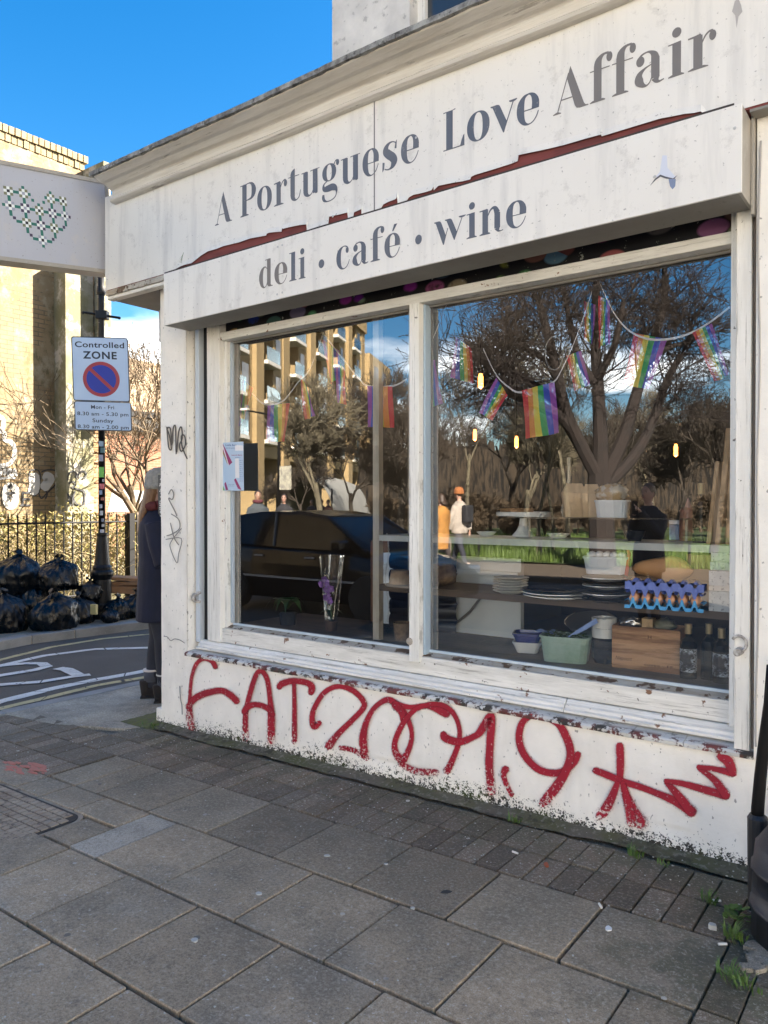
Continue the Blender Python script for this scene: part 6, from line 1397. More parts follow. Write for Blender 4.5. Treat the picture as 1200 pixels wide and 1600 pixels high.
pq([X_(82, 720), X_(97, 695), X_(128, 792), X_(100, 795)], .0980, _mats['maroon_print'], 'maroon_stripe'); pq([X_(195, 672), X_(215, 655), X_(285, 795), X_(240, 775)], .0980, _mats['maroon_print'], 'maroon_stripe'); pq([X_(40, 740), X_(70, 745), X_(85, 795), X_(44, 797)], .0980, plain('green_print', (.15, .42, .10), .4), 'green_stripe')
def ppt(s, cx, base, h, w, m):
    put_text('print', s, lambda a, b: on_y(343+(a-25)/7.5, 660+b/7.5, .0972), cx, base, h, w, m, po_)
ppt('Leslie Barr', 160, 275, 22, 130, plain('navy_print', (.03, .05, .25), .4)); ppt('came the autumn', 150, 305, 12, 110, _mats['navy_print']); ppt('Leece & Berry', 228, 390, 16, 125, _mats['maroon_print']); ppt('gallery', 240, 415, 9, 60, _mats['navy_print'])
for i in range(11): ppt('iiiii ii', 277, 450+i*24, 9, 30 if i % 2 else 38, _mats['navy_print'])
ppt('come and find us', 165, 730, 8, 70, _mats['navy_print']); ppt('on the corner', 165, 748, 8, 70, _mats['navy_print'])

# rainbow bunting on white tape
CLR = [('red', (.80, .05, .07)), ('orange', (.90, .30, .05)), ('yellow', (.90, .78, .10)), ('green', (.05, .48, .18)), ('blue', (.06, .12, .75)), ('violet', (.42, .12, .60))]
def cloth(n, c):
    m = plain('flag_'+n, c, .7); nt = m.node_tree; b = nt.nodes['Principled BSDF']; tr = nt.nodes.new('ShaderNodeBsdfTranslucent'); mx = nt.nodes.new('ShaderNodeMixShader'); mx.inputs[0].default_value = .35
    tr.inputs[0].default_value = (*c, 1); out = nt.nodes['Material Output']; nt.links.new(b.outputs[0], mx.inputs[1]); nt.links.new(tr.outputs[0], mx.inputs[2]); nt.links.new(mx.outputs[0], out.inputs[0]); return m
FM = [cloth(n, c) for n, c in CLR]
bn = empty('rainbow_bunting', (0, 0, 0), 0, 'string of small rainbow flags on white tape hung inside the window', 'bunting')
def flag(q, y, order=1, ph=0):
    """q: four corners in the photo, tape side first; stripes run away from the tape"""
    a, b, c, d = [on_y(u, v, y) for u, v in q]; fm = FM if order > 0 else FM[::-1]; f_ = empty_child = bpy.data.objects.new('flag', None); link(f_, bn)
    for i in range(6):
        s0, s1 = i/6, (i+1)/6
        def fn(s_, t):
            s2 = s0+(s1-s0)*s_; top = a.lerp(b, s2); bot = d.lerp(c, s2); p = top.lerp(bot, t); p.y += .012*sin(s2*6+t*2.5+ph)*(.3+t); return p
        MB().grid(fn, 3, 8).build('stripe', fm[i], f_, smooth=True, fix=False)
FL = [((574,603),(613,604),(614,668),(573,667),-1,.30),((815,610),(866,597),(873,676),(822,686),1,.30),((990,520),(1042,530),(1015,608),(975,602),1,.30),((1082,520),(1112,505),(1140,585),(1117,596),1,.28),
      ((776,590),(793,618),(770,657),(748,645),-1,.34),((664,566),(680,562),(690,630),(664,645),1,.34),((935,462),(953,470),(952,536),(934,545),1,.36),((352,560),(368,578),(362,600),(350,625),1,.34),
      ((378,592),(395,606),(384,640),(374,672),-1,.30),((418,634),(452,630),(447,690),(418,690),-1,.30),((470,585),(482,612),(494,650),(476,655),1,.32),((526,560),(540,580),(540,632),(525,628),-1,.32),
      ((503,530),(530,548),(530,592),(515,600),1,.5),((885,556),(908,548),(921,600),(897,612),1,.5),((912,470),(930,476),(926,540),(914,530),1,.5),((712,525),(736,545),(742,600),(706,590),-1,.7)]
for i, (a, b, c, d, o_, y) in enumerate(FL): flag((a, b, c, d), y, o_, i)
M_TAPE = plain('white_tape', (.72, .70, .72), .6)
def tape(px, y):
    P = crom([(u, v, 0) for u, v in px], 5); pts = [on_y(p[0], p[1], y) for p in P]; k = MB()
    for a, b in zip(pts, pts[1:]): k.quad(a+Vector((0, 0, .005)), b+Vector((0, 0, .005)), b-Vector((0, 0, .005)), a-Vector((0, 0, .005)))
    k.build('tape', M_TAPE, bn, fix=False)
tape([(356, 545), (368, 580), (385, 603), (410, 630), (440, 628), (465, 598), (485, 575), (505, 520)], .31); tape([(505, 520), (535, 560), (560, 590), (575, 603), (614, 603), (636, 592)], .305)
tape([(755, 545), (775, 585), (795, 605), (815, 613), (860, 600), (878, 577), (905, 515), (925, 455)], .305); tape([(936, 440), (960, 490), (985, 518), (1015, 530), (1050, 529), (1082, 519), (1110, 503), (1140, 480)], .295); tape([(664, 560), (700, 470), (710, 430)], .4)
T1('glass_disc', MB().tube([on_y(866+14*cos(t), 552+26*sin(t), .33) for t in [2*pi*i/24 for i in range(25)]], .0035, 6), plain('smoky_glass_rim', (.25, .26, .25), .1), 'smoky hanging ring beside the fourth flag', 'ornament', smooth=True)
# pendant lamps, lit
em = bpy.data.materials.new('filament_glow'); em.use_nodes = True; bb = em.node_tree.nodes['Principled BSDF']; bb.inputs['Emission Color'].default_value = (1.0, .30, .045, 1); bb.inputs['Emission Strength'].default_value = 1.6; bb.inputs['Base Color'].default_value = (.9, .5, .2, 1)
for i, (u, v, y, lab) in enumerate(((751, 597, 1.6, 'lit amber bulb highest of the four, beside the tilted flag'), (742, 681, 3.0, 'lit amber bulb over the walkers in the glass'), (807, 692, 3.0, 'lit amber bulb left of the mast like carafe'), (1056, 705, 3.4, 'lit amber bulb at the right of the window'))):
    c = on_y(u, v, y); t_ = empty('pendant_lamp', c, 0, lab, 'pendant lamp', 'pendant bulbs in the shop'); r_ = .016 if i else .018
    MB().lathe([(.0001, -.05), (r_, -.035), (r_, .035), (r_*.6, .06)], n=14).build('bulb', em, t_)
    pt = bpy.data.lights.new('pendant_light', 'POINT'); pt.energy = .6; pt.color = (1, .78, .52); pt.shadow_soft_size = .03; po = bpy.data.objects.new('pendant_light', pt); link(po, t_); po.location = (0, 0, -.12); MB().lathe([(.02, .061), (.02, .10), (.004, .105)], n=10).build('holder', M_BLK2, t_); MB().tube([(0, 0, .1), (0, 0, 2.81-c.z)], .003, 5).build('flex', M_BLK2, t_)
# ------------------------------------------------------------------ bare winter trees
def tree_mesh(name, seed, H=7.0, r0=.12, levels=6, spread=.55, trunk=.25, nkid=(2, 4), m=None, upb=.12, segs=3, minr=.004, droop=0, maxseg=16000, lens=.72):
    R = random.Random(seed); k = MB(); cnt = [0]
    def grow(p, d, l, r, lv):
        if cnt[0] > maxseg or lv > levels: return
        pts = [p]; rad = [r]; dd = d.copy(); n_ = segs if lv > 1 else segs+2
        for i in range(n_):
            dd = (dd+Vector((R.gauss(0, .13), R.gauss(0, .13), R.gauss(0, .10)+upb*.3-droop*lv*.04))).normalized(); pts.append(pts[-1]+dd*l/n_); rad.append(max(minr, r*(1-.42*(i+1)/n_)))
        cnt[0] += n_; k.tube(pts, rad, 7 if lv == 0 else (5 if lv < 3 else 3), caps=False)
        if lv == levels: return
        kn = R.randint(*nkid) + (2 if lv >= 2 else 0)
        for j in range(kn):
            f = R.uniform(.35, 1.0) if lv else R.uniform(.7, 1.0)
            i = min(n_-1, int(f*n_)); q = pts[i].lerp(pts[i+1], f*n_-i); rr = rad[i]*R.uniform(.5, .72)
            a = R.uniform(0, 6.28); e = dd.orthogonal().normalized(); e = Matrix.Rotation(a, 3, dd) @ e; s_ = spread*R.uniform(.6, 1.4)
            nd = (dd*cos(s_)+e*sin(s_)+Vector((0, 0, upb))).normalized(); grow(q, nd, l*R.uniform(lens-.12, lens+.1), max(minr, rr), lv+1)
    grow(Vector((0, 0, 0)), Vector((R.gauss(0, .03), R.gauss(0, .03), 1)).normalized(), H*trunk, r0, 0)
    return k.mesh(name, m, False), k
M_BARK = mat('bark_brown', (0.045, 0.035, 0.025), (0.026, 0.020, 0.016), scale=8, rough=.9, bump=.5, bscale=40, bdist=.01)
M_BARKL = mat('bark_pale', (0.115, 0.098, 0.062), (0.057, 0.049, 0.035), scale=5, rough=.9, bump=.4, bscale=30, bdist=.01)
M_BARKT = mat('bark_tawny', (0.109, 0.075, 0.041), (0.061, 0.044, 0.027), scale=5, rough=.9, bump=0)
T_A = tree_mesh('branches', 3, 8.0, .11, 5, .55, .26, (2, 3), M_BARKT, maxseg=5000, minr=.006, lens=.76)[0]
T_B = tree_mesh('branches', 8, 7.5, .09, 5, .60, .24, (2, 3), M_BARKT, maxseg=4500, upb=.10, minr=.005, lens=.76)[0]
T_C = tree_mesh('branches', 14, 9.0, .15, 6, .55, .26, (2, 4), M_BARK, maxseg=18000, minr=.006)[0]
T_D = tree_mesh('branches', 23, 8.0, .11, 6, .62, .22, (3, 4), M_BARK, maxseg=20000, minr=.006)[0]
def tree(me, loc, rz, sc, label, group, name='bare_tree'):
    o = bpy.data.objects.new(name, me); o.location = loc; o.rotation_euler = (0, 0, rz); o.scale = (sc, sc, sc); link(o); return tag(o, label, 'tree', group)
GT = 'bare trees beyond the railing'
tree(T_B, at_t(198, 787, 14.5).xy.to_3d()+Vector((0, 0, -.1)), .4, 1.05, 'bare twiggy tree directly right of the lamp post behind the railing', GT)
tree(T_A, at_t(252, 787, 16.0).xy.to_3d()+Vector((0, 0, -.1)), 2.2, .95, 'bare tree rising beside the corner of the shop', GT)
tree(T_B, at_t(226, 787, 18.0).xy.to_3d()+Vector((0, 0, -.1)), 4.0, 1.15, 'bare tree farthest back between the post and the shop corner', GT)
tree(T_A, at_t(172, 787, 17.5).xy.to_3d()+Vector((0, 0, -.1)), 5.1, .8, 'low bare tree by the broken end of the old wall', GT)
tree(T_A, (-7.6, 12.4, -.1), 1.0, .85, 'bare tree hidden behind the shop that throws its shadow on the old wall', GT)
# ------------------------------------------------------------------ the street opposite, seen mirrored in the glass
def mg(u, v, z=0.0):                          # mirrored ground point
    r = _ray(u, v); p = _C + r*((z-_C.z)/r.z); return Vector((p.x, 2*YG-p.y, z))
# park
pk = MB(); pk.grid(lambda a, b: (-90+a*130, -13.91-b*90, -.02+.10*noise.noise((a*20, b*16, 0))+.05), 60, 50); tag(pk.build('park_lawn', mat('lawn', (0.031, 0.055, 0.010), (0.021, 0.036, 0.007), scale=3, rough=.9, bump=.5, bscale=30)), kind='structure')
R = random.Random(31); k = MB()
for i in range(36000):
    y = -14.0-R.random()**1.5*14; x = R.uniform(-20, -1.5)-(abs(y)-14)*.7*R.random(); h = R.uniform(.10, .34)*(1.0+.7*noise.noise((x*.8, y*.8, 0))); a = R.uniform(0, 6.3); w = R.uniform(.005, .012); d = Vector((cos(a), sin(a), 0)); e = Vector((-sin(a), cos(a), 0)); b = Vector((x, y, .0)); t = b+e*h*R.uniform(-.5, .5)+Vector((0, 0, h))
    m0 = len(k.v); k.v += [tuple(b-d*w), tuple(b+d*w), tuple(t)]; k.f.append((m0, m0+1, m0+2))
tag(k.build('long_grass', mat('long_grass_green', (0.055, 0.102, 0.013), (0.095, 0.140, 0.029), scale=2.5, rough=.6, bump=0), fix=False), 'long sunlit grass edging the park opposite', kind='stuff')
# low rail along the grass
rr = empty('knee_rail', (0, 0, 0), 0, 'low dark knee rail along the park grass', 'railing')
MB().tube([(-16, -14.3, .62), (-1, -14.3, .62)], .025, 6).build('rail', M_BLK2, rr)
for i in range(9): MB().tube([(-15.5+i*1.8, -14.3, -.1), (-15.5+i*1.8, -14.3, .62)], .03, 6).build('post', M_BLK2, rr)

# pollarded plane tree
def pollard():
    R = random.Random(77); k = MB(); T0 = 17.0; base = mirr(942, 880, T0); base.z = -.1
    def M(u, v, dt=0): p = mirr(u, v, T0+dt); return p-base
    limbs = [([(942, 885), (940, 830), (938, 775), (937, 740)], .30, .26), ([(937, 752), (905, 690), (884, 640), (868, 570), (850, 500), (842, 470)], .16, .07), ([(938, 745), (938, 680), (934, 600), (930, 520), (933, 420)], .19, .08), ([(940, 755), (972, 690), (990, 630), (1008, 570), (1035, 485), (1040, 430)], .17, .07), ([(905, 695), (880, 655), (845, 635), (798, 612), (782, 600)], .13, .09),
             ([(884, 640), (850, 612), (815, 590), (800, 580)], .11, .08), ([(945, 760), (985, 720), (1015, 670), (1040, 600), (1060, 560)], .15, .07), ([(930, 600), (905, 560), (890, 500), (880, 450)], .10, .05), ([(868, 575), (840, 555), (812, 540)], .07, .05), ([(1008, 570), (1040, 545), (1075, 535)], .08, .05), ([(934, 590), (960, 540), (975, 470)], .10, .05)]
    ends = []
    for j, (px, r0, r1) in enumerate(limbs):
        dt = [0, -.8, .2, .5, -1.2, .9, 1.0, .6, -1.0, .8, -.6][j]; n_ = len(px); pts = [M(u, v, dt*(i/(n_-1))) for i, (u, v) in enumerate(px)]
        P = crom([tuple(p) for p in pts], 4); k.tube(P, [r0+(r1-r0)*i/(len(P)-1) for i in range(len(P))], 9)
        if j: ends.append((Vector(P[-1]), (Vector(P[-1])-Vector(P[-4])).normalized(), r1)); ends += [(Vector(P[i]), (Vector(P[i])-Vector(P[i-2])).normalized(), r1*.7) for i in range(len(P)//2, len(P)-2, 2)]
    def grow(p, d, l, r, lv):
        pts = [p]; rad = [r]; dd = d.copy()
        for i in range(4): dd = (dd+Vector((R.gauss(0, .14), R.gauss(0, .14), R.gauss(0, .12)))).normalized(); pts.append(pts[-1]+dd*l/4); rad.append(max(.006, r*(1-.5*(i+1)/4)))
        k.tube(pts, rad, 4 if lv else 5, caps=False)
        if lv >= 3: return
        for j in range(4):
            f = R.uniform(.3, 1); i = min(3, int(f*4)); q = pts[i].lerp(pts[i+1], f*4-i); e = Matrix.Rotation(R.uniform(0, 6.3), 3, dd) @ dd.orthogonal().normalized(); s_ = R.uniform(.4, .95); grow(q, (dd*cos(s_)+e*sin(s_)).normalized(), l*R.uniform(.55, .8), max(.006, rad[i]*.6), lv+1)
    for p, d, r in ends:
        for q in range(3): grow(p, (d+Vector((R.gauss(0, .55), R.gauss(0, .55), R.gauss(0, .4)))).normalized(), R.uniform(.8, 1.3), min(.035, r*.5), 0)
    o = k.build('pollarded_tree', mat('plane_bark', (.016, .010, .008), (.010, .007, .006), scale=3, rough=.9, bump=.5, bscale=14, bdist=.02), fix=False); o.location = base; return tag(o, 'large pollarded tree with thick cut limbs in the park, mirrored in the right pane', 'tree', 'trees in the park opposite')
pollard()
GP = 'trees in the park opposite'
def mtree(me, u, t, rz, sc, label): p = mirr(u, 787, t); return tree(me, (p.x, p.y, -.1), rz, sc, label, GP)
M_BP = _mats['bark_pale']
T_P = tree_mesh('branches', 41, 8.0, .14, 6, .58, .28, (3, 4), M_BP, maxseg=16000, minr=.008)[0]
T_S = tree_mesh('branches', 52, 6.5, .07, 5, .45, .38, (2, 3), M_BP, maxseg=3000, minr=.006)[0]
T_K = tree_mesh('branches', 63, 4.0, .06, 5, .85, .12, (3, 5), mat('thicket_brown', (0.068, 0.046, 0.026), (0.040, 0.028, 0.016), scale=3, rough=.9, bump=0), maxseg=9000, minr=.006, upb=.02)[0]
mtree(T_P, 505, 27, .3, 1.05, 'bare tree with a pale forked trunk mirrored in the middle of the left pane')
mtree(T_D, 548, 31, 1.3, 1.15, 'dark bare tree right of the pale forked tree in the left pane'); mtree(T_C, 620, 30, 2.3, 1.25, 'tall bare tree mirrored beside the mullion in the left pane')
mtree(T_D, 470, 36, 4.3, .9, 'small dark bare tree left of the pale forked tree')
mtree(T_C, 680, 27, 3.1, 1.0, 'bare tree mirrored just right of the mullion'); mtree(T_S, 735, 30, 5.0, 1.45, 'tall thin bare tree above the walkers in the glass'); mtree(T_C, 790, 34, .9, 1.1, 'bare tree mirrored behind the cake stand'); mtree(T_P, 830, 28, 2.0, .95, 'bare tree with pale bark left of the pollard')
mtree(T_S, 840, 21, .2, .95, 'slender pale birch left of the pollarded tree'); mtree(T_S, 864, 23, 2.9, .85, 'second slender pale birch with a bent trunk')
mtree(T_S, 890, 27, 3.6, 1.4, 'bare tree behind the pollard on its left'); mtree(T_C, 985, 28, 4.4, 1.0, 'bare tree behind the pollard on its right'); mtree(T_D, 1060, 24, 5.6, 1.15, 'bare tree mirrored near the right end of the window'); mtree(T_C, 1115, 20, .5, .85, 'bare tree with crooked trunk mirrored at the right jamb'); mtree(T_D, 1160, 25, 1.5, 1.2, 'bare tree mirrored past the right jamb')
mtree(T_P, 1010, 33, 5.3, 1.1, 'distant pale barked tree at the right of the park')
R = random.Random(5)
for i in range(30):
    u = 600+i*19+R.uniform(-8, 8); t = R.uniform(30, 42); o = mtree(T_K, u, t, R.uniform(0, 6), R.uniform(1.1, 1.9), 'brown leafless thicket bush, %s from the left among the park trees' % ['first','second','third','fourth','fifth','sixth','seventh','eighth','ninth','tenth','eleventh','twelfth','thirteenth','fourteenth','fifteenth','sixteenth','seventeenth','eighteenth','nineteenth','twentieth','twenty first','twenty second','twenty third','twenty fourth','twenty fifth','twenty sixth','twenty seventh','twenty eighth','twenty ninth','last'][i]); o['category'] = 'bush'; o['group'] = 'thicket bushes in the park'; o.name = 'thicket_bush'
# dark wood far behind
tag((lambda k: ([k.grid(lambda a, b, j=j: (mirr(560+a*640, 787, 46+j*5+2*noise.noise((a*9, j, 0))).x, mirr(560+a*640, 787, 46+j*5+2*noise.noise((a*9, j, 0))).y, b*(5.2+1.6*noise.noise((a*14, j*3, 1))+1.3*noise.noise((a*160, j*3, 1)))), 420, 3) for j in range(2)], k)[1])(MB()).build('distant_thicket', mat('far_thicket', (.034, .024, .015), (.004, .003, .002), scale=1.6, rough=1, bump=0, detail=12, stretch=(5, 5, .8), lo=.46, hi=.56), fix=False), 'far off brown wood closing the park', kind='stuff')

# tan brick apartment block
A0 = mirr(380, 787, 55); B0 = mirr(561, 787, 87); A0.z = 0; B0.z = 0; dirv = (B0-A0).normalized(); nrm = Vector((-dirv.y, dirv.x, 0)); 
if nrm.dot(_C-A0) < 0: nrm = -nrm
ap = empty('apartment_block', (0, 0, 0), 0, 'seven storey tan brick apartment block with recessed balconies mirrored in the left pane', 'building')
M_TANB = brickmat('tan_brick', (0.342, 0.242, 0.117), (0.287, 0.203, 0.099), (0.252, 0.197, 0.117)); M_DKW = plain('apartment_glass', (0.028, 0.036, 0.045), .08, spec=.8); M_SLABW = plain('white_balcony_edge', (0.593, 0.557, 0.494), .6); M_BAL = glass('balustrade_glass', .25, (.8, .95, 1), (0.494, 0.612, 0.647))
def fb_(s0, s1, z0, z1, d0, d1):            # box along the facade: s, z, depth (outwards positive)
    c = [A0+dirv*s+nrm*d for s in (s0, s1) for d in (d0, d1)]; return [[Vector((c[i].x, c[i].y, z)) for i in (0, 2, 3, 1)] for z in (z0, z1)]
def FB(name, s0, s1, z0, z1, d0, d1, m): return MB().loft(fb_(s0, s1, z0, z1, d0, d1)).build(name, m, ap)
bay = 6.4; s0 = -16.5; NB = 8; ZF0 = 6.1; FH = 3.05; NF = 5; ZR = ZF0+FH*NF
FB('wall', s0, s0+bay*NB, -.3, ZR, -14, -2.2, M_TANB)
for b in range(NB+1): FB('brick_pier', s0+b*bay-.75, s0+b*bay+.75, -.3, ZR, -2.19, .25 if b % 2 else .0, M_TANB)
FB('parapet', s0-.8, s0+bay*NB+.8, ZR+.001, ZR+1.3, -2.3, .26, M_TANB); FB('brick_band', s0+.76, s0+bay*NB-.76, ZF0-1.0, ZF0-.001, -2.1, -.2, M_TANB)
for b in range(NB):
    xa, xb = s0+b*bay+.76, s0+(b+1)*bay-.76
    FB('shopfront_window', xa+.3, xb-.3, .2, ZF0-1.4, -2.19, -2.1, M_DKW)
    for f_ in range(NF):
        z = ZF0+f_*FH; xm = xa+(xb-xa)*(.58 if (b+f_) % 3 else .50)
        FB('balcony_slab', xa, xm, z, z+.28, -2.0, .55, M_SLABW); FB('balcony_window', xa+.2, xm-.2, z+.4, z+2.7, -2.19, -2.12, M_DKW); FB('balustrade', xa+.05, xm-.05, z+.29, z+1.35, .45, .49, M_BAL)
        FB('brick_panel', xm+.01, xb, z, z+FH-.01, -2.0, -.1, M_TANB); FB('window', xm+.5, xb-.5, z+.7, z+2.6, -.098, -.07, M_DKW)
FB('tower', s0+bay*NB+.8, s0+bay*NB+12, -.3, ZR-2.2, -10, .6, M_TANB)
for f_ in range(5): FB('window', s0+bay*NB+3, s0+bay*NB+5, 4+f_*3, 6+f_*3, .601, .65, M_DKW); FB('window', s0+bay*NB+7, s0+bay*NB+9, 4+f_*3, 6+f_*3, .601, .65, M_DKW)
# brown pitched-roof house on the right of the park
hs = empty('park_house', (0, 0, 0), 0, 'brown brick house with a pitched roof mirrored at the right end of the window', 'house'); c = mirr(1150, 787, 52); c.z = 0
k = MB().box(-6, -4, 0, 6, 4, 4.2, Matrix.Translation(c)); k.build('wall', brickmat('brown_brick', (0.186, 0.112, 0.062), (0.149, 0.087, 0.050), (0.155, 0.124, 0.093)), hs)
k = MB(); k.loft([[c+Vector((x, -4.4, 4.2)), c+Vector((x, 4.4, 4.2)), c+Vector((x, 0, 7.2))] for x in (-6.4, 6.4)]); k.build('roof', mat('brown_tiles', (0.161, 0.099, 0.050), (0.124, 0.074, 0.037), scale=3, rough=.9, stretch=(1, 1, 6)), hs)
for x in (-3.5, 0, 3.5): MB().box(x-.6, 4.001, 1.2, x+.6, 4.05, 2.8, Matrix.Translation(c)).build('window', M_DKW, hs)
# white market canopy
mk = empty('market_canopy', (0, 0, 0), 0, 'pale grey canvas market canopy behind the seated people', 'canopy'); c = mirr(508, 787, 40); c.z = 0
def can(a, b):
    q = c+dirv*((a-.5)*7.0)+nrm*(1.6-b*3.2); q.z = 2.15+.75*sin(pi*min(1, b*1.05))**.7*(.75+.25*sin(pi*a)) - (1.3*(1-b)**8); return q
MB().grid(can, 24, 16).build('canvas', mat('grey_canvas', (0.285, 0.285, 0.267), (0.236, 0.236, 0.223), scale=.8, rough=.9, bump=0), mk, smooth=True, fix=False)
for a in (-3.4, 3.4):
    for b in (-1.4, 1.4): q = c+dirv*a+nrm*b; MB().tube([q, q+Vector((0, 0, 2.2))], .04, 6).build('pole', M_BLK2, mk)
MB().loft([[c+dirv*a+nrm*b+Vector((0, 0, z)) for a, b in ((-3.2, -1.4), (3.2, -1.4), (3.2, -1.2), (-3.2, -1.2))] for z in (0, 2.3)]).build('back_sheet', _mats['grey_canvas'], mk)
# street lamp opposite with a small framed sign
sl = empty('street_lamp', (0, 0, 0), 0, 'slim street lamp with a curved arm and framed board mirrored in the left pane', 'lamp post'); c = mirr(436, 787, 26); c.z = 0; zt_l = 1.478+(787-655)*26/FPX
MB().tube([c, c+Vector((0, 0, zt_l-.4)), c+Vector((.05, 0, zt_l-.05)), c+Vector((-.25, .12, zt_l+.15)), c+Vector((-1.2, .4, zt_l+.35))], [.06, .05, .04, .035, .03], 8).build('pole', M_BLK2, sl, smooth=True)
MB().box(-.5, -.09, -.04, .1, .09, .04, Matrix.Translation(c+Vector((-1.2, .4, zt_l+.38))) @ Matrix.Rotation(-.3, 4, 'Z')).build('lantern', M_SLABW, sl)
MB().box(-.25, -.03, -.40, .25, .03, .40, Matrix.Translation(c+Vector((.33, .03, 2.35)))).build('framed_board', mat('board_picture', (.40, .38, .30), (.20, .19, .17), scale=8), sl)

# dark hatchback at the kerb
def car(loc, rz, label):
    c = empty('parked_car', loc, rz, label, 'car')
    MBD = mat('black_car_paint', (.004, .004, .005), (.004, .004, .005), rough=.12, bump=0, spec=.5); GLS = plain('car_glass', (.006, .007, .008), .06, spec=.5); TY = plain('tyre_rubber', (.012, .012, .012), .8); RM = plain('alloy_rim', (.22, .22, .23), .4)
    ST = [(-2.05, .62, .34, .55, .86, .92), (-2.0, .80, .26, .5, .92, 1.0), (-1.7, .86, .22, .5, .95, 1.02), (-.9, .89, .20, .5, .92, .98), (.2, .89, .20, .5, .90, .95), (.95, .88, .20, .5, .88, .94), (1.5, .85, .20, .5, .80, .86), (1.95, .76, .24, .48, .68, .74), (2.15, .55, .32, .46, .60, .64)]
    def ring_(x, w, zb, zm, zt, zc): return [(x, -w*.92, zb), (x, -w, zm), (x, -w*.985, (zm+zt)/2), (x, -w*.93, zt), (x, -w*.5, zc), (x, w*.5, zc), (x, w*.93, zt), (x, w*.985, (zm+zt)/2), (x, w, zm), (x, w*.92, zb)]
    MB().loft([ring_(*s) for s in ST]).build('body', MBD, c, smooth=False, bevel=.02)
    G = [(-1.98, .74, 1.0, 1.02), (-1.65, .74, .98, 1.36), (-1.0, .75, .95, 1.43), (-.1, .75, .93, 1.44), (.35, .74, .92, 1.38), (1.18, .70, .90, .93)]
    MB().loft([[(x, -w, z0), (x+.0, -w*.80, z1), (x, w*.80, z1), (x, w, z0)] for x, w, z0, z1 in G]).build('windows', GLS, c)
    MB().loft([[(x, -w*.82, z1-.03), (x, -w*.78, z1+.012), (x, 0, z1+.03), (x, w*.78, z1+.012), (x, w*.82, z1-.03)] for x, w, z0, z1 in G[1:5]]).build('roof', MBD, c)
    for s in (-1, 1):
        for a, b in (((-1.98, 1.0), (-1.62, 1.36)), ((-.55, .94), (-.62, 1.42)), ((1.18, .92), (.38, 1.37))): MB().tube([(a[0], s*.745, a[1]), (b[0], s*.61, b[1])], .028, 6).build('pillar', MBD, c)
        for x in (-1.28, 1.30):
            w_ = bpy.data.objects.new('wheel', None); link(w_, c); w_.location = (x, s*.845, .31)
            MB().lathe([(.20, -.09), (.30, -.09), (.315, -.05), (.315, .05), (.30, .09), (.20, .09)], n=28, M=Matrix.Rotation(pi/2, 4, 'X')).build('tyre', TY, w_); k = MB()
            for j in range(7): a = j*2*pi/7; k.loft([[(.03*cos(a)-h*sin(a)*.03, s*.085, .03*sin(a)+h*cos(a)*.03), (.19*cos(a)-h*sin(a)*.025, s*.085, .19*sin(a)+h*cos(a)*.025), (.19*cos(a)-h*sin(a)*.025, s*.06, .19*sin(a)+h*cos(a)*.025), (.03*cos(a)-h*sin(a)*.03, s*.06, .03*sin(a)+h*cos(a)*.03)] for h in (-1, 1)])
            k.lathe([(.185, s*.05), (.205, s*.09), (.20, s*.02)], n=28, M=Matrix.Rotation(-pi/2, 4, 'X')); k.build('rim', RM, w_)
        for x in (-.75, .25): MB().box(x-.09, s*.875-.015, .80, x+.09, s*.875+.015, .825).build('door_handle', RM, c, bevel=.005)
        MB().box(.72, s*.90-.09, .93, .92, s*.90+.09, 1.07).build('wing_mirror', MBD, c, bevel=.03); MB().box(-1.35, s*.885-.01, .50, 1.2, s*.885+.012, .53).build('side_strip', RM, c)
        MB().box(1.85, s*.60-.16, .58, 2.05, s*.60+.13, .70).build('headlight', plain('lamp_glass', (.6, .6, .62), .1), c, bevel=.03); MB().box(-2.06, s*.66-.12, .72, -1.96, s*.66+.12, .90).build('tail_light', plain('red_lamp', (.4, .02, .02), .2), c, bevel=.02)
    return c
cp = mirr(375, 895, 11.6)
car((cp.x+1.28, cp.y-.75, gz(cp.x+1.3)-.035), 0, 'black hatchback standing at the kerb, mirrored dark in the left pane')
# unseen cream terrace on the far side, added to bounce sun onto the shopfront
tr_ = empty('bounce_terrace', (0, 0, 0), 0, 'sunlit cream stucco terrace opposite, to the right of the park', 'building')
MB().box(7, -22, -.3, 40, -14.5, 10.5).build('wall', mat('cream_stucco_bounce', (.62, .56, .45), (.55, .50, .41), scale=.7, rough=.9), tr_); MB().box(6.8, -22.2, 10.501, 40.2, -14.2, 10.9).build('cornice', M_SLABW, tr_)
for i in range(9):
    for j in range(3): MB().box(8.4+i*3.6, -14.499, 1.2+j*3.1, 9.7+i*3.6, -14.44, 3.2+j*3.1).build('window', M_DKW, tr_)
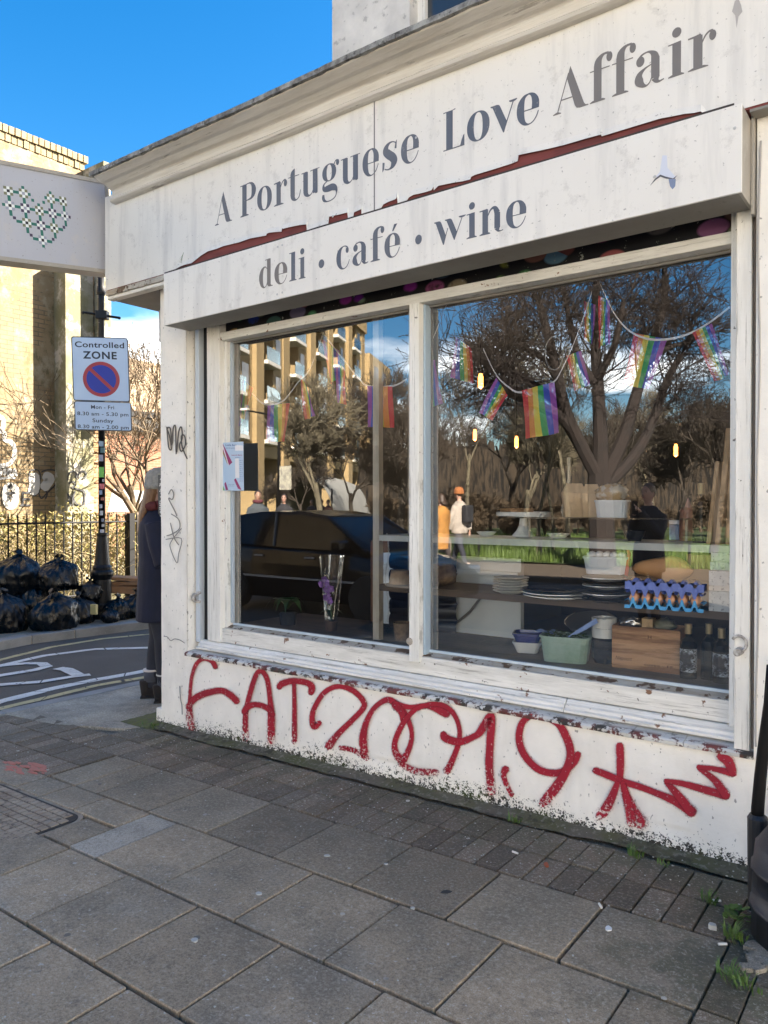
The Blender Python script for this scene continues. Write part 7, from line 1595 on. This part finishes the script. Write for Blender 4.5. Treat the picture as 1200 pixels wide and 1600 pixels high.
# ------------------------------------------------------------------ people
def remesh(o, vox, smooth=3):
    m = o.modifiers.new('join', 'REMESH'); m.mode = 'VOXEL'; m.voxel_size = vox; m.use_smooth_shade = True
    if smooth: s = o.modifiers.new('soften', 'SMOOTH'); s.factor = .5; s.iterations = smooth
    return o
def ball(k, c, r, n=10, M=None):
    P = [(.0001 if abs(t) > 1.5 else cos(t), sin(t)) for t in [-pi/2+pi*i/n for i in range(n+1)]]
    k.lathe([(max(.0001, a), b) for a, b in P], (0, 0, 0), n+2, Matrix.Translation(c) @ (M or Matrix.Identity(4)) @ Matrix.Diagonal((r[0], r[1], r[2], 1)))
def human(loc, rz, H, coat, legs, hair, label, hat=None, coatlen=.48, stride=.0, arms='down', vox=.016, skin=(.34, .20, .15), bag=None, shoes=(.03, .025, .02), hairlen=.0, gait=1, scarf=None, socks=None, seated=False):
    """facing +y in its own frame; H standing height"""
    p = empty('person', loc, rz, label, 'person'); S_ = H/1.72; V = lambda x, y, z: Vector((x, y, z))*S_
    sd = .12 if seated else 0
    k = MB(); hipz = .90 if not seated else .50
    # trunk
    k.loft([[V(rx*cos(a), cy+ry*sin(a), z) for a in [2*pi*i/16 for i in range(16)]] for z, rx, ry, cy in ((hipz-.06, .14, .10, 0), (hipz+.05, .165, .115, 0), (hipz+.20, .135, .10, .005), (hipz+.36, .16, .115, 0), (hipz+.47, .185, .11, -.005), (hipz+.53, .12, .075, -.01), (hipz+.56, .055, .055, .0))])
    hz = hipz+.535
    k.tube([V(0, -.01, hz), V(0, .01, hz+.06), V(0, .015, hz+.13)], [.056*S_, .050*S_, .055*S_], 12)
    hc_ = V(0, .025, hz+.195); ball(k, hc_, (.073*S_, .092*S_, .112*S_), 14); k.tube([hc_+V(0, .085, .01), hc_+V(0, .112, -.025)], [.010*S_, .014*S_], 6); k.tube([hc_+V(0, .06, -.085), hc_+V(0, .082, -.092)], [.03*S_, .022*S_], 8)
    for s in (-1, 1): ball(k, hc_+V(s*.075, -.005, -.005), (.012*S_, .022*S_, .03*S_), 6)
    ft = {}
    for s in (-1, 1):
        st2 = stride*s*gait
        if seated: K = [V(s*.09, 0, hipz), V(s*.10, .40, hipz+.03), V(s*.10, .42, .08)]
        else: K = [V(s*.09, 0, .88), V(s*.10, st2*.5+.02, .48), V(s*.09, st2, .08)]
        k.tube([K[0], K[0].lerp(K[1], .5), K[1], K[1].lerp(K[2], .35), K[2]], [.088*S_, .075*S_, .055*S_, .056*S_, .036*S_], 12)
        k.tube([K[2]+V(0, -.04, -.035), K[2]+V(0, .06, -.045), K[2]+V(0, .15, -.055)], [.036*S_, .036*S_, .022*S_], 8); ft[s] = K
        sh = V(s*.175, -.005, hipz+.45)
        if arms == 'down': A = [sh, V(s*.225, -.02-st2*.3, hipz+.18), V(s*.235, .03-st2*.5, hipz-.07)]
        elif arms == 'phone': A = [sh, V(s*.22, .06, hipz+.18), V(s*.05, .26, hipz+.50)] if s > 0 else [sh, V(s*.24, .02, hipz+.18), V(s*.04, .25, hipz+.46)]
        else: A = [sh, V(s*.21, .04, hipz+.18), V(s*.10, .24, hipz+.24)]
        k.tube([A[0], A[0].lerp(A[1], .5), A[1], A[1].lerp(A[2], .5), A[2]], [.052*S_, .045*S_, .038*S_, .036*S_, .025*S_], 10); ft[('a', s)] = A
        d = (A[2]-A[1]).normalized(); pc = A[2]+d*.05*S_; k.tube([A[2], pc, pc+d*.03*S_], [.024*S_, .034*S_, .03*S_], 8, flat=.5)
        e = d.orthogonal().normalized()
        for j in range(4): q = pc+d*.03*S_+e*(j-1.5)*.017*S_; k.tube([q, q+d*(.035+.006*(1-abs(j-1.5)))*S_, q+(d+Vector((-s*.5, 0, 0)).normalized()*.4)*(.06)*S_], [.0095*S_, .0088*S_, .007*S_], 6)
        k.tube([pc-e*.02*S_, pc-e*.045*S_+d*.02*S_, pc-e*.05*S_+d*.045*S_], [.011*S_, .010*S_, .008*S_], 6)
    nm = '%d_%d_%d' % tuple(int(c*255) for c in skin)
    b = k.build('body', plain('skin_'+nm, skin, .5), p); remesh(b, vox)
    # face
    for s in (-1, 1): ek = MB(); ball(ek, hc_+V(s*.03, .083, .012), (.011*S_, .008*S_, .007*S_), 6); ek.build('eye', plain('eye_dark', (.03, .02, .015), .3), p); ek = MB(); ek.tube([hc_+V(s*.014, .096, .034), hc_+V(s*.045, .082, .036)], .004*S_, 5); ek.build('eyebrow', plain('brow', tuple(c*.6 for c in hair)), p)
    mk_ = MB(); mk_.tube([hc_+V(-.022, .090, -.058), hc_+V(0, .098, -.060), hc_+V(.022, .090, -.058)], .006*S_, 6); mk_.build('mouth', plain('lips', (.38, .13, .11)), p)
    mn = lambda pre, c: mat('%s_%d_%d_%d' % (pre, *(int(x*255) for x in c)), c, tuple(x*.7 for x in c), scale=6, rough=.85, bump=.25, bscale=90)
    # trousers or tights
    k = MB()
    for s in (-1, 1):
        K = ft[s]; k.tube([K[0]+V(0, 0, .05), K[0].lerp(K[1], .5), K[1], K[1].lerp(K[2], .35), K[2]+V(0, 0, .0)], [.103*S_, .088*S_, .067*S_, .066*S_, .048*S_], 14)
    ball(k, V(0, 0, hipz+.03), (.165*S_, .125*S_, .10*S_), 10); remesh(k.build('trousers', mn('legs', legs), p), vox)
    k = MB()
    for s in (-1, 1): K = ft[s]; k.tube([K[2]+V(0, -.045, .06), K[2]+V(0, -.04, -.02), K[2]+V(0, .04, -.04), K[2]+V(0, .165, -.05)], [.048*S_, .05*S_, .048*S_, .034*S_], 10); k.box(*(K[2]+V(-.045, -.08, -.085)), *(K[2]+V(.045, .20, -.062)))
    remesh(k.build('shoes', mn('shoes', shoes), p), vox*.8, 1)
    if socks:
        for s in (-1, 1): K = ft[s]; MB().tube([K[2]+V(0, 0, .05), K[2]+V(0, 0, .12), K[2]+V(0, -.0, .135)], [.055*S_, .058*S_, .062*S_], 14).build('sock', mn('sock', socks), p, smooth=True); MB().tube([K[2]+V(0, 0, .130), K[2]+V(0, 0, .145)], [.064*S_, .062*S_], 14).build('sock_cuff', plain('cream_cuff', (.6, .55, .52)), p, smooth=True)
    # coat with sleeves
    zb_ = hipz+.02-coatlen+.04; k = MB()
    zs = [(zb_, .215, .165), (zb_+.10, .212, .16), (hipz, .20, .15), (hipz+.2, .175, .14), (hipz+.36, .195, .145), (hipz+.46, .205, .135), (hipz+.525, .13, .10), (hipz+.575, .082, .080)]
    k.loft([[V(rx*cos(a)+.004*sin(a*5+z*9), ry*sin(a), z) for a in [2*pi*i/20 for i in range(20)]] for z, rx, ry in zs])
    for s in (-1, 1): A = ft[('a', s)]; k.tube([A[0]+V(-s*.02, 0, .01), A[0].lerp(A[1], .5), A[1], A[1].lerp(A[2], .5), A[2]], [.074*S_, .066*S_, .060*S_, .056*S_, .048*S_], 12)
    remesh(k.build('coat', mn('coat', coat), p), vox)
    k = MB()
    if hairlen >= 0:
        ball(k, hc_+V(0, -.018, .022), (.084*S_, .094*S_, .108*S_), 12)
        if hairlen: k.loft([[hc_+V(rx*cos(a), (-.055, -.085, -.125, -.150, -.150)[j]+ry*sin(a), z) for a in [2*pi*i/14 for i in range(14)]] for j, (z, rx, ry) in enumerate(((.02, .075, .06), (-.10, .088, .055), (-hairlen*.5, .088, .040), (-hairlen*.85, .07, .028), (-hairlen, .03, .012)))])
        h_ = remesh(k.build('hair', mat('hair_%d' % int(hair[0]*255), hair, tuple(c*.5 for c in hair), scale=20, rough=.5, bump=.6, bscale=14, stretch=(9, 9, .6), bdist=.01), p), vox*.8)
    if hat:
        k = MB(); n_ = 60; R_ = []
        for z, r_ in ((-.045, 1.04), (-.02, 1.08), (.0, 1.05), (.005, 1.02), (.04, 1.03), (.075, .92), (.10, .72), (.118, .42), (.124, .08)):
            R_.append([hc_+V(.094*r_*(1+.030*cos(a*15))*cos(a), -.008+.107*r_*(1+.030*cos(a*15))*sin(a), .035+z) for a in [2*pi*i/n_ for i in range(n_)]])
        k.loft(R_).build('knit_hat', mat('knit_%d' % int(hat[0]*255), hat, tuple(c*.75 for c in hat), scale=60, rough=.95, bump=.8, bscale=70, bdist=.006), p, smooth=True)
    if scarf: k = MB(); k.tube([hc_+V(.085*cos(a), -.02+.085*sin(a), -.135+.008*sin(3*a)) for a in [2*pi*i/16 for i in range(17)]], .038*S_, 10); k.build('scarf', mn('scarf', scarf), p, smooth=True)
    if bag == 'back': k = MB().box(*V(-.13, -.30, hipz+.10), *V(.13, -.15, hipz+.48)); k.build('backpack', mn('pack', (.015, .016, .02)), p, bevel=.04)
    if bag == 'hand': A = ft[('a', -1)]; k = MB(); c_ = A[2]+V(0, 0, -.30); k.box(c_.x-.04, c_.y-.15, c_.z-.16, c_.x+.04, c_.y+.15, c_.z+.14); k.build('carrier_bag', mn('bag', (.20, .16, .12)), p, bevel=.01)
    if arms == 'phone': k = MB().box(*(V(-.04, .305, hipz+.47)), *(V(.045, .318, hipz+.63))); k.build('phone', M_BLK2, p, bevel=.006)
    return p
# woman at the corner, seen from behind and the side
q = on_g(247, 1093, .0)
human((q.x, q.y, q.z-.004), -.75, 1.70, (.006, .008, .026), (.02, .022, .034), (.20, .105, .05), 'woman in navy coat and grey knit hat with long hair at the shop corner', hat=(.30, .29, .26), coatlen=.34, vox=.010, hairlen=.40, scarf=(.12, .02, .02), shoes=(.014, .010, .009), socks=(.07, .08, .11), stride=.06, arms='fold')
# people mirrored in the glass
def hm(u, t, H, **kw):
    p = mirr(u, 787, t); return human((p.x, p.y, .05 if -14 < p.y < -10.4 else -.02), kw.pop('rz'), H, **kw)
hm(690, 16.6, 1.62, rz=1.9, coat=(.34, .16, .035), legs=(.03, .02, .018), hair=(.05, .03, .02), label='walker in a yellow orange coat on the park pavement, mirrored in the right pane', coatlen=.50, stride=.22, vox=.022, bag='hand', hairlen=.15)
hm(718, 16.9, 1.74, rz=1.7, coat=(.34, .30, .26), legs=(.02, .022, .035), hair=(.05, .03, .02), label='walker in a cream jacket with black backpack and orange hat, mirrored in the right pane', hat=(.28, .10, .03), coatlen=.20, stride=.26, gait=-1, vox=.022, bag='back', shoes=(.4, .3, .28))
hm(403, 17.5, 1.78, rz=-.9, coat=(.05, .06, .07), legs=(.03, .03, .04), hair=(.03, .02, .02), label='man in a grey jacket behind the dark car, nearest the leaflet', coatlen=.25, vox=.022, scarf=(.10, .02, .03), skin=(.34, .21, .15))
hm(444, 20, 1.66, rz=-.6, coat=(.02, .02, .025), legs=(.02, .02, .02), hair=(.03, .02, .02), label='dark clothed person behind the car looking down', coatlen=.35, vox=.024)
for i, (u, t, c_, lab) in enumerate(((487, 34, (.02, .02, .03), 'seated person in black before the canopy, leftmost of three'), (503, 35, (.05, .04, .05), 'seated person in dark purple before the canopy, middle of three'), (513, 34, (.12, .05, .04), 'seated person in dark red before the canopy, rightmost of three'))):
    hm(u, t, 1.66, rz=-.4+i*.3, coat=c_, legs=(.02, .02, .03), hair=(.08, .04, .02), label=lab, coatlen=.25, vox=.035)
hm(1014, 9.4, 1.72, rz=.25, coat=(.02, .02, .024), legs=(.02, .02, .03), hair=(.12, .08, .05), label='person in black holding up a phone, mirrored dark behind the top shelf', coatlen=.30, vox=.018, arms='phone')
